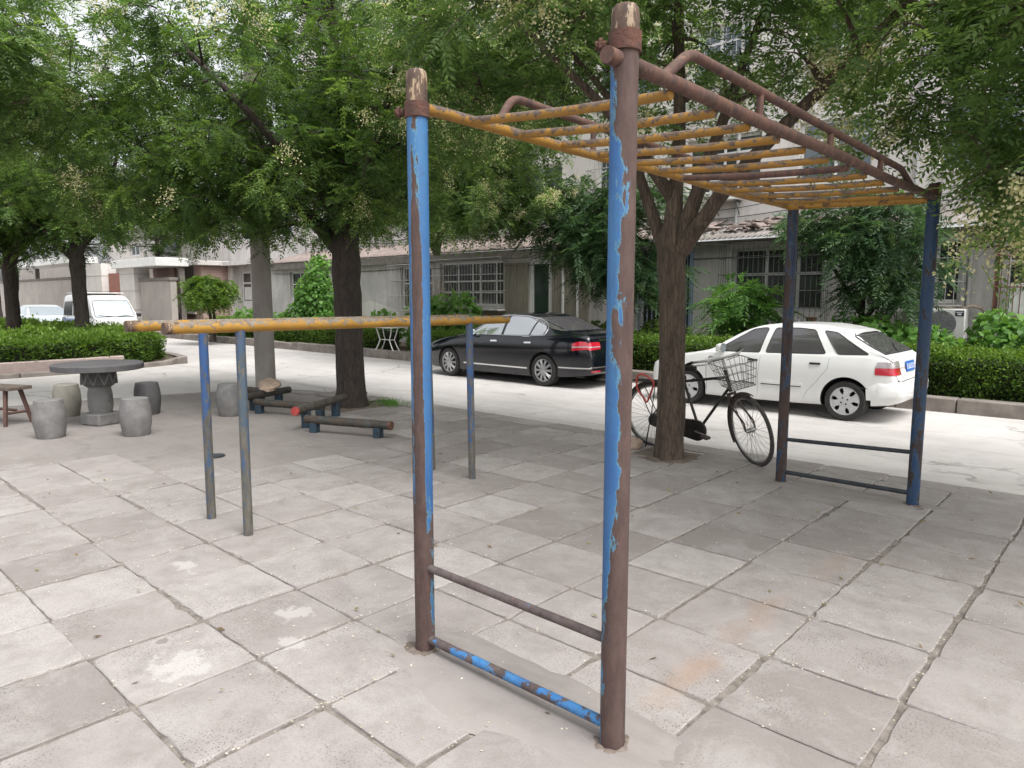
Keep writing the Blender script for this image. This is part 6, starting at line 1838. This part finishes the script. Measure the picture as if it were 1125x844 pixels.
ops = [far, acw, big, gate, door, grp, cgd, lw1, rt2]
mb = MB(); wall_openings(mb, ex0, ex1, .0, 3.02, TE, ops, .24)
mb.quad((ex1, TE, 0), (ex1, TU, 0), (ex1, TU, 3.6), (ex1, TE, 3.02)); mb.quad((ex0, TU, 0), (ex0, TE, 0), (ex0, TE, 3.02), (ex0, TU, 3.6))
mb.build('extension_wall', M['wall_ext'], ap, smooth=None)
# pale render low on the walls
def panel(pts, y=TE):
    mb = MB(); mb.add([(x, y - .006, z) for x, z in pts] + [(x, y + .01, z) for x, z in pts], [tuple(range(len(pts)))] + [(i, i + len(pts), (i + 1) % len(pts) + len(pts), (i + 1) % len(pts)) for i in range(len(pts))])
    mb.build('pale_render', M['wall_base'], ap, smooth=None)
xa, xb = ow(1059, 330)[0] + .12, far[0] - .05
panel([(xa - .1, .05), (xb, .05), (xb, 1.35), (xb - .05, 2.25), (xa + .45, 1.5), (xa + .1, 1.35)])
xa, xb = gate[1] + .30, big[0] - .04
panel([(xa, .05), (xb + .7, .05), (xb + .7, 1.22), (xb, 1.3), (xa + .1, 1.35), (xa, 1.1)])
xa, xb = lw1[1] + 2.2, cgd[0] - .1
panel([(xa, .05), (xb, .05), (xb, 1.2), (xa + 1.5, 1.55), (xa, 1.3)])
window(ap, *far, TE, M['frame_white'], M['pane'], (.5,), (.62,)); cage(ap, far[0] - .1, 0.3, 1.32, 3.0, TE, .42, M['bars_rust'], .10)
mbp = MB(); mbp.box(far[0] + .15, far[0] + .75, TE - .40, TE - .38, 1.36, 1.95); mbp.build('sheet_metal', M['frame_white'], ap, smooth=None)
window(ap, *acw, TE, M['frame_white'], M['pane'], (.55,), (.62,), .07); cage(ap, acw[0] - .06, acw[1] + .10, acw[2] - .05, acw[3] + .05, TE, .30, M['bars'], .13, .007)
window(ap, *big, TE, M['frame_grey'], M['pane'], (.38, .72), (.58,), .08); cage(ap, big[0] - .14, big[1] + .1, big[2] - .28, big[3] + .12, TE, .35, M['bars_dark'], .115, .006, 5)
window(ap, *rt2, TE, M['frame_white'], M['pane'], (.5,), (.6,)); cage(ap, rt2[0] - .06, rt2[1] + .1, rt2[2] - .05, rt2[3] + .05, TE, .30, M['bars'], .13, .007)
window(ap, *grp, TE, M['frame_white'], M['pane'], (.27, .50, .62, .86), (.30, .56), .06); cage(ap, grp[0] - .25, grp[1] + .08, grp[2] - .06, grp[3] + .10, TE, .22, M['bars'], .13, .007, 3)
window(ap, *cgd, TE, M['frame_white'], M['pane'], (.5,), (.6,)); cage(ap, cgd[0] - .1, cgd[1] + .2, cgd[2] - .1, cgd[3] + .05, TE, .5, M['bars'], .13, .007)
window(ap, *lw1, TE, M['frame_white'], M['pane'], (.33, .66), (.6,))
window(ap, *door, TE, M['frame_white'], M['door_green'], (), (.12,), .13, .03, 'door')
# the barred gateway: dark porch behind blue-grey bars
MB().box(gate[0], gate[1], TE + .22, TE + .24, gate[2], gate[3]).build('porch', M['inside'], ap, smooth=None)
cage(ap, gate[0], gate[1], .12, 2.95, TE, .06, M['bars_blue'], .14, .012, 4, 'barred_gate'); mb = MB()
xg = gate[0] + (gate[1] - gate[0]) * .64
mb.box(xg, xg + .06, TE - .10, TE - .03, .12, 2.95); mb.box(gate[1] - .06, gate[1], TE - .10, TE - .03, .12, 2.95); mb.build('gate_post', M['bars_blue'], ap, smooth=None)
# slatted boarding on both sides of the white door
for (a, b) in ((ow(556, 300)[0], door[0] - .04), (door[1] + .04, ow(648, 300)[0])):
    mb = MB(); n = int((b - a) / .11)
    for i in range(n):
        x = a + (b - a) * i / n; mb.box(x + .006, x + (b - a) / n - .006, TE - .035 - .006 * (i % 2), TE - .002, .12, 2.72)
    mb.build('slatted_boarding', M['boards'], ap, smooth=None)
for px in (620, 636):
    x = ow(px, 300)[0]; mb = MB(); mb.box(x - .03, x + .03, TE - .08, TE - .042, .12, 2.74); mb.build('batten', M['frame_white'], ap, smooth=None)
# ledges with flower pots
for (a, b, z) in ((big[0] + .1, big[1] + .1, big[2] - .27), (acw[0], acw[1] + .05, acw[2] - .12), (grp[1] - 1.1, grp[1] + .1, grp[2] - .10)):
    mb = MB(); mb.box(a, b, TE - .36, TE - .003, z - .06, z); mb.build('ledge', M['wall_ext'], ap, smooth=None, bevel=.01)
def pot(x, y, z, s, label, m):
    r = tag(MB().lathe((0, 0, 0), [(s * .7, 0), (s * .95, s * 1.3), (s * 1.05, s * 1.32), (s * 1.05, s * 1.5), (s * .9, s * 1.5), (s * .85, s * 1.25), (0, s * 1.2)], 20, cap1=False).build('flower_pot', m), label, 'flower pot', 'flower pots on the window ledge')
    r.location = (x, y, z); return r
pz = big[2] - .27
pot(big[1] - .15, TE - .20, pz, .11, 'largest clay pot on the ledge of the wide caged window, near the ladder post', M['pot'])
pot(big[1] - .48, TE - .18, pz, .08, 'small pale pot on the ledge of the wide caged window', M['frame_white'])
pot(big[1] - .80, TE - .19, pz, .09, 'clay pot towards the middle of the wide caged window ledge', M['pot'])
# roofs of the extension
def corrugated(x0, x1, y0, y1, z0, z1, m, name, amp=.022, pitch=.14):
    mb = MB(); n = int((x1 - x0) / pitch * 8); vs = []
    for i in range(n + 1):
        x = x0 + (x1 - x0) * i / n; h = amp * math.sin(2 * PI * (x - x0) / pitch)
        for (y, z) in ((y0, z0), ((y0 + y1) / 2, (z0 + z1) / 2 - .01), (y1, z1)): vs.append((x, y, z + h))
    mb.add(vs, [(i * 3 + j, (i + 1) * 3 + j, (i + 1) * 3 + j + 1, i * 3 + j + 1) for i in range(n) for j in range(2)])
    o = mb.build(name, m, ap, smooth=60)
    s = o.modifiers.new('thick', 'SOLIDIFY'); s.thickness = .008
    return o
xr0 = ow(764, 300)[0]
corrugated(xr0, ex1, 15.72, TU - .01, 3.06, 3.62, M['corr'], 'corrugated_roof')
corrugated(ex0, xr0 - .05, 15.95, TU - .01, 3.16, 3.75, M['tiles'], 'corrugated_roof', .012, .22)
MB().box(ex0, xr0 - .08, 15.98, TE - .003, 2.86, 3.11).build('fascia', M['fascia'], ap, smooth=None)
MB().box(xr0, ex1, 15.86, 15.92, 2.92, 3.02).build('fascia', M['fascia'], ap, smooth=None)
# broken tiles and boards left on the roof
mb = MB(); rr = random.Random(12)
for k in range(70):
    x = rr.uniform(xr0 + .2, xr0 + 2.6); y = rr.uniform(16.3, 17.6); z = 3.06 + .56 * (y - 15.72) / 2.28 + .05 + rr.random() * .10
    mb.obox((x, y, z), rr.uniform(.12, .4), rr.uniform(.1, .22), rr.uniform(.015, .05), Matrix.Rotation(rr.uniform(0, 3), 3, 'Z') @ Matrix.Rotation(rr.gauss(0, .25), 3, 'X'))
tag(mb.build('rubble', M['tiles'], smooth=None), 'scattered broken tiles and boards lying on the corrugated roof', 'rubble', kind='stuff')
# upper storeys
cols = [ex0 + 1.2 + 3.05 * i for i in range(12)]
up = []
for fl in range(5):
    z = 4.45 + fl * 2.85
    for i, x in enumerate(cols):
        w = 1.7 if (i + fl) % 3 else 2.1
        if x + w < ex1 - .3: up.append((x, x + w, z, z + 1.45))
mb = MB(); wall_openings(mb, ex0, ex1, 3.3, 18.2, TU, up, .2)
mb.quad((ex1, TU, 0), (ex1, TU + 10, 0), (ex1, TU + 10, 18.2), (ex1, TU, 18.2)); mb.quad((ex0, TU + 10, 0), (ex0, TU, 0), (ex0, TU, 18.2), (ex0, TU + 10, 18.2))
mb.quad((ex0, TU, 18.2), (ex1, TU, 18.2), (ex1, TU + 10, 18.2), (ex0, TU + 10, 18.2))
mb.build('upper_wall', M['wall_up'], ap, smooth=None)
MB().box(ex0 - .2, ex1 + .2, TU - .35, TU - .003, 18.0, 18.3).build('cornice', M['wall_base'], ap, smooth=None)
for k, o in enumerate(up):
    window(ap, *o, TU, M['frame_white'], M['pane_blue'] if k % 3 else M['pane'], (.5,), (.7,), .07)
    MB().box(o[0] - .06, o[1] + .06, TU - .09, TU - .003, o[2] - .08, o[2] - .01).build('sill', M['wall_base'], ap, smooth=None)
    if k % 4 == 1 and o[2] < 8: cage(ap, o[0] - .1, o[1] + .1, o[2] - .1, o[3] + .1, TU, .4, M['bars'], .14, .008)
for x in (ow(1066, 300)[0],):
    MB().tube([(x, TE - .045, .1), (x, TE - .045, 2.95)], .04, 10).build('drain_pipe', M['frame_grey'], ap)
mb = MB()
for z in (6.9, 9.8, 12.6): mb.box(ex0, ex1, TU - .03, TU - .002, z - .08, z + .06)
mb.build('string_course', M['wall_base'], ap, smooth=None)

# cables slung along the front, and curtains seen through some panes
for (z0, z1, y, s_) in ((3.95, 3.8, TU - .06, .10), (4.05, 4.2, TU - .10, .16), (2.70, 2.62, TE - .03, .03)):
    MB().tube([(ex0 + .3 + (ex1 - ex0 - .6) * k / 80, y, z0 + (z1 - z0) * k / 80 - s_ * abs(math.sin(PI * k / 10))) for k in range(81)], .012, 5).build('cable', M['bars_dark'], ap)
for x in (-24.2, -19.0, -8.6, -4.4, -.6):
    MB().tube([(x, TU - .05, 3.6), (x + .02, TU - .05, 17.6)], .045, 8).build('drain_pipe', M['frame_grey'], ap)

# air conditioners
def air_con(x0, z0, y, label, w=.80, h=.55, lab=True, d=.30):
    t = thing('air_conditioner', label, 'air conditioner', (x0 + w / 2, y - d / 2, z0), 0, 'outdoor air conditioners')
    y0 = y - d - .06
    mb = MB(); mb.box(x0, x0 + w, y0, y - .06, z0, z0 + h); c = mb.build('casing', M['ac_white'], t, bevel=.018)
    fc = Vector((x0 + w * .40, y0 - .001, z0 + h * .5)); R = h * .43
    mb = MB(); mb.lathe(fc, [(R, -.004), (0, -.005)], 40, axis='y', cap0=False, cap1=False); mb.build('fan_opening', M['ac_dark'], c, fix=True)
    mb = MB()
    for k in range(9): mb.torus(fc + Vector((0, -.012, 0)), R * (k + 1) / 9, .003, (1, 0, 0), (0, 0, 1), 36, 4)
    for k in range(12):
        a = PI * k / 6; mb.bar(fc + Vector((0, -.012, 0)), fc + Vector((R * math.cos(a), -.012, R * math.sin(a))), .003, 4)
    mb.build('fan_guard', M['ac_dark'], c, smooth=None)
    if lab:
        MB().box(x0 + w * .74, x0 + w * .96, y0 - .004, y0 + .002, z0 + h * .76, z0 + h * .93).build('label_panel', M['plate_dark'], c, smooth=None)
        mb = MB(); mb.box(x0 + w * .765, x0 + w * .935, y0 - .006, y0 - .003, z0 + h * .875, z0 + h * .895); mb.box(x0 + w * .80, x0 + w * .90, y0 - .006, y0 - .003, z0 + h * .80, z0 + h * .845); mb.build('label_marks', M['plate_white'], c, smooth=None)
    mb = MB()
    for x in (x0 + .12, x0 + w - .12):
        mb.box(x - .02, x + .02, y0, y - .003, z0 - .04, z0 - .002); mb.bar((x, y - .01, z0 - .35), (x, y0 + .06, z0 - .03), .012, 6)
    mb.build('bracket', M['bars_dark'], t, smooth=None)
    return t
M['plate_dark'] = simple('dark_label', (.02, .022, .04), .5)
a = ow(1022, 374); b = ow(1066, 343)
air_con(a[0], a[1] + .06, TE - .06, 'white air conditioner with a dark label, low on the wall under the caged window', b[0] - a[0], .58)
mb = MB(); x0 = a[0]; zt = a[1] + .06 + .58
pts = [(x0 - .1 + .95 * k / 14, TE - .24 + .05 * math.sin(k), zt + .035 + .022 * math.sin(k * 1.7)) for k in range(15)]
mb.tube(pts, .022, 8); mb.tube([(p[0] + .02, p[1] + .07, p[2] + .015 * math.cos(p[0] * 9)) for p in pts], .02, 8)
mb.tube([pts[-1], (x0 + .92, TE - .1, zt - .1), (x0 + .9, TE - .06, zt - .5)], .02, 8)
tag(mb.build('insulated_pipes', M['dead_vine']), 'bundle of lagged cream pipes lying along the top of the low air conditioner', 'pipes')
a = ow(786, 219, TU)
air_con(a[0], a[1] - .1, TU, 'white air conditioner high on the wall above the corrugated roof', .82, .56, False)

# --- brick corner block on the left, with its recessed door
bb = thing('brick_building', 'low pink brick corner building with a flat pale roof edge behind the umbrella tree', 'building', (-38, 17, 0))
def shell(mb, x0, x1, y0, y1, z0, z1): mb.box(x0, x1, y0, y1, z0, z1)
bx1, by0 = -36.9, 16.3
mb = MB(); wall_openings(mb, -43.2, bx1, 0, 3.3, by0, [(-41.9, -40.9, 0, 2.6), (-40.3, -37.8, 0.9, 3.3)], .5)
mb.quad((bx1, by0, 0), (bx1, by0 + 4, 0), (bx1, by0 + 4, 3.3), (bx1, by0, 3.3)); mb.quad((-43.2, by0 + 4, 0), (-43.2, by0, 0), (-43.2, by0, 3.3), (-43.2, by0 + 4, 3.3))
mb.build('wall', M['brick'], bb, smooth=None)
MB().box(-43.5, bx1 + .35, by0 - .35, by0 + 4.2, 3.31, 3.55).build('roof', M['wall_up'], bb, smooth=None, bevel=.02)
MB().box(-41.9, -40.9, by0 + .48, by0 + .5, 0, 2.6).build('door', M['brick_dark'], bb, smooth=None)
MB().box(-40.3, -37.8, by0 + .48, by0 + .5, .9, 3.3).build('shutter', M['fascia'], bb, smooth=None)
MB().box(-40.4, -37.7, by0 - .12, by0 - .003, .80, .90).build('sill', M['wall_base'], bb, smooth=None)

# --- white rear block with the white door between the brick corner and the long block
wb = thing('pale_building', 'pale grey building with a white half-glazed door beside the concrete pole', 'building', (-33, 18.3, 0))
y0 = 17.95
d0 = ow(265, 300, y0)[0]; d1 = ow(279, 300, y0)[0]; d2 = ow(295, 300, y0)[0]; d3 = ow(301, 300, y0)[0]
upw = [(-35.8, -34.0, 4.6, 6.2), (-32.5, -30.7, 4.6, 6.2)]
mb = MB(); wall_openings(mb, bx1 + .02, ex0 - .02, 0, 9, y0, [(d0, d1, .3, 3.0), (d2, d3, .9, 2.9)] + upw, .2)
mb.quad((bx1 + .02, y0, 9), (ex0 - .02, y0, 9), (ex0 - .02, y0 + 8, 9), (bx1 + .02, y0 + 8, 9))
mb.build('wall', M['wall_ext'], wb, smooth=None)
dr = window(wb, d0, d1, .3, 3.0, y0, M['frame_white'], M['pane'], (), (.78,), .10, .05, 'door')
MB().box(d0 + .12, d1 - .12, y0 + .06, y0 + .10, .5, 1.5).build('door_panel', M['frame_white'], dr, smooth=None)
MB().box(d0 + .2, d1 - .2, y0 + .045, y0 + .075, 1.55, 2.2).build('door_window', M['frame_white'], dr, smooth=None)
window(wb, d2, d3, .9, 2.9, y0, M['frame_white'], M['pane'], (.5,), (.5,), .08)
for o in upw: window(wb, *o, y0, M['frame_white'], M['pane_blue'], (.5,), (), .08)
MB().box(bx1 + .3, ex0 - .1, y0 - .7, y0 - .003, 3.3, 3.5).build('canopy', M['wall_up'], wb, smooth=None)
for px in (258, 283):
    x = ow(px, 300, y0)[0]; MB().box(x - .25, x + .25, y0 - .25, y0 - .003, 0, 3.29).build('pillar', M['wall_up'], wb, smooth=None)

# --- pale two-storey house behind the brick block
ph = thing('pale_house', 'white two-storey house with a double window above the brick building roof', 'building', (-45, 22, 0))
hy = 21.5
a = on_wall(176, 279, hy); b = on_wall(198, 262, hy)
c = on_wall(216, 279, hy)
hops = [(a[0], b[0], a[1], b[1]), (c[0], c[0] + 2.0, a[1], b[1]), (a[0] - 6, a[0] - 4, a[1], b[1])]
mb = MB(); wall_openings(mb, -66, -38, 0, 7.2, hy, hops, .2)
mb.quad((-38, hy, 0), (-38, hy + 8, 0), (-38, hy + 8, 7.2), (-38, hy, 7.2)); mb.quad((-66, hy, 7.2), (-38, hy, 7.2), (-38, hy + 8, 7.2), (-66, hy + 8, 7.2))
mb.build('wall', M['wall_up'], ph, smooth=None)
for o in hops: window(ph, *o, hy, M['frame_white'], M['pane_blue'], (.45,), (), .14)
x = on_wall(209, 270, hy)[0]; MB().tube([(x, hy - .1, .1), (x, hy - .1, 7.0)], .09, 8).build('drain_pipe', M['frame_grey'], ph)
MB().box(-66.3, -37.7, hy - .4, hy - .003, 6.95, 7.4).build('cornice', M['wall_base'], ph, smooth=None)

# --- courtyard wall, gate pillars and the two white canopies
cw_y = 14.6
def cx(px, py=310, y=cw_y): return on_wall(px, py, y)[0]
M['wall_old'] = render_mat('old_wall', (.40, .365, .335), (.33, .30, .275))
def yard_wall(x0, x1, z, label):
    t = thing('courtyard_wall', label, 'wall', ((x0 + x1) / 2, cw_y, 0), 0, 'courtyard walls')
    mb = MB(); mb.box(x0, x1, cw_y, cw_y + .3, 0, z); mb.build('masonry', M['wall_old'], t, smooth=None)
    MB().box(x0 - .05, x1 + .05, cw_y - .08, cw_y + .38, z + .001, z + .16).build('coping', M['fascia'], t, smooth=None, bevel=.02)
    return t
yard_wall(cx(-60), cx(97), on_wall(60, 308, cw_y)[1], 'long old courtyard wall with a dark coping behind the microbus and silver car')
yard_wall(cx(154), cx(187), on_wall(170, 309, cw_y)[1], 'short old courtyard wall between the gate pillar and the brick building')
def pillar(pxa, pxb, label):
    t = thing('gate_pillar', label, 'pillar', ((cx(pxa) + cx(pxb)) / 2, cw_y, 0), 0, 'white gate pillars')
    MB().box(cx(pxa), cx(pxb), cw_y - .25, cw_y + .55, 0, on_wall(120, 289, cw_y)[1]).build('shaft', M['wall_up'], t, smooth=None)
    mb = MB()
    for z in (1.0, 2.0, 2.9): mb.box(cx(pxa) - .015, cx(pxb) + .015, cw_y - .265, cw_y + .565, z, z + .03)
    mb.build('joint', M['wall_old'], t, smooth=None)
pillar(98, 117, 'wide white rendered gate pillar directly behind the microbus windscreen')
pillar(137, 153, 'white rendered gate pillar to the right of the red-brown gate')
gt = thing('gate', 'red-brown courtyard gate between the two white pillars', 'gate', (cx(127), cw_y, 0))
MB().box(cx(117.5), cx(136), cw_y + .1, cw_y + .16, .1, on_wall(127, 300, cw_y)[1]).build('leaf', M['red_door'], gt, smooth=None)
MB().box(cx(133), cx(136.5), cw_y - .05, cw_y + .08, .1, on_wall(127, 294, cw_y)[1]).build('gate_post', M['paint_blue'], gt, smooth=None)
def canopy(pxa, pxb, py, label, dy=1.0):
    z = on_wall((pxa + pxb) / 2, py, cw_y)[1]
    t = thing('canopy', label, 'canopy', ((cx(pxa) + cx(pxb)) / 2, cw_y, 0), 0, 'white entrance canopies')
    mb = MB(); mb.box(cx(pxa), cx(pxb), cw_y - .6, cw_y + dy, z, z + .42); mb.build('roof_slab', M['ac_white'], t, smooth=None, bevel=.02)
    mb = MB()
    for x in (cx(pxa) + .3, cx(pxb) - .3): MB().box(x - .12, x + .12, cw_y + dy - .4, cw_y + dy - .15, 0, z - .002).build('support', M['fascia'], t, smooth=None)
canopy(136, 186, 294, 'white flat entrance canopy beside the brick building')
canopy(28, 90, 292, 'long white flat canopy over the old wall behind the left trees')
# house behind the courtyard wall
hh = thing('pale_house', 'pale low house behind the courtyard wall, seen under the left canopy', 'building', (-62, 19.5, 0))
mb = MB(); wall_openings(mb, -90, -51.5, 0, 4.3, 19.2, [(-58 - 4.2 * k, -56 - 4.2 * k, 2.0, 3.4) for k in range(6)], .2)
mb.quad((-90, 19.2, 4.3), (-51.5, 19.2, 4.3), (-51.5, 24, 4.9), (-90, 24, 4.9)); mb.quad((-51.5, 19.2, 0), (-51.5, 24, 0), (-51.5, 24, 4.9), (-51.5, 19.2, 4.3))
mb.build('wall', M['wall_old'], hh, smooth=None)
for k in range(6): window(hh, -58 - 4.2 * k, -56 - 4.2 * k, 2.0, 3.4, 19.2, M['frame_white'], M['pane'], (.5,), (), .1)

# white garden table on the soil beyond the kerb
gt = thing('garden_table', 'white square garden table with curved metal legs in front of the far hedge', 'table', (-16.75, 12.80, .145))
tx, ty = -16.85, 12.82
mb = MB(); mb.box(tx - .48, tx + .48, ty - .30, ty + .30, .80, .835); mb.build('tabletop', M['ac_white'], gt, bevel=.012)
for sx in (-1, 1):
    for sy in (-1, 1):
        MB().tube([(tx + sx * .36, ty + sy * .12, .80), (tx + sx * .30, ty + sy * .10, .62), (tx + sx * .22, ty + sy * .09, .45), (tx + sx * .32, ty + sy * .10, .27), (tx + sx * .42, ty + sy * .11, .14)], .017, 8).build('leg', M['ac_white'], gt)
    MB().tube([(tx + sx * .22, ty - .11, .45), (tx + sx * .22, ty + .11, .45)], .014, 8).build('stretcher', M['ac_white'], gt)
MB().tube([(tx - .22, ty, .45), (tx + .22, ty, .45)], .014, 8).build('stretcher', M['ac_white'], gt)

# ------------------------------------------------------------------ light, sky
SUN_EL, SUN_AZ = math.radians(60), math.radians(98)      # azimuth clockwise from +Y
sd = Vector((math.sin(SUN_AZ) * math.cos(SUN_EL), math.cos(SUN_AZ) * math.cos(SUN_EL), math.sin(SUN_EL)))
sun = bpy.data.lights.new('sun', 'SUN'); sun.energy = 0.75; sun.angle = math.radians(26); sun.color = (1, .975, .94)
so = bpy.data.objects.new('sun', sun); COL.objects.link(so)
so.rotation_euler = sd.to_track_quat('Z', 'Y').to_euler(); so.location = (0, 0, 30)
w = bpy.data.worlds.new('World'); scene.world = w; w.use_nodes = True
nt = w.node_tree
sky = nt.nodes.new('ShaderNodeTexSky'); sky.sky_type = 'NISHITA'; sky.sun_disc = False
sky.sun_elevation = SUN_EL; sky.sun_rotation = SUN_AZ; sky.air_density = 1.0; sky.dust_density = 5.0; sky.ozone_density = 1.0
hs = nt.nodes.new('ShaderNodeHueSaturation'); hs.inputs['Saturation'].default_value = .16      # overcast: hardly any blue left
nt.links.new(sky.outputs[0], hs.inputs['Color']); nt.links.new(hs.outputs[0], nt.nodes['Background'].inputs['Color'])
nt.nodes['Background'].inputs['Strength'].default_value = .15

scene.view_settings.view_transform = 'Standard'; scene.view_settings.look = 'None'
scene.view_settings.gamma = 1.0; scene.view_settings.exposure = 1.18
scene.view_settings.use_curve_mapping = False
scene.render.engine = 'CYCLES'
cy = scene.cycles
cy.use_denoising = True
try: cy.denoiser = 'OPENIMAGEDENOISE'
except Exception: pass
cy.max_bounces = 7; cy.diffuse_bounces = 4; cy.glossy_bounces = 3; cy.transmission_bounces = 4; cy.transparent_max_bounces = 4
cy.caustics_reflective = False; cy.caustics_refractive = False
cy.use_adaptive_sampling = True; cy.adaptive_threshold = .02
scene.render.resolution_x = 1024; scene.render.resolution_y = 768
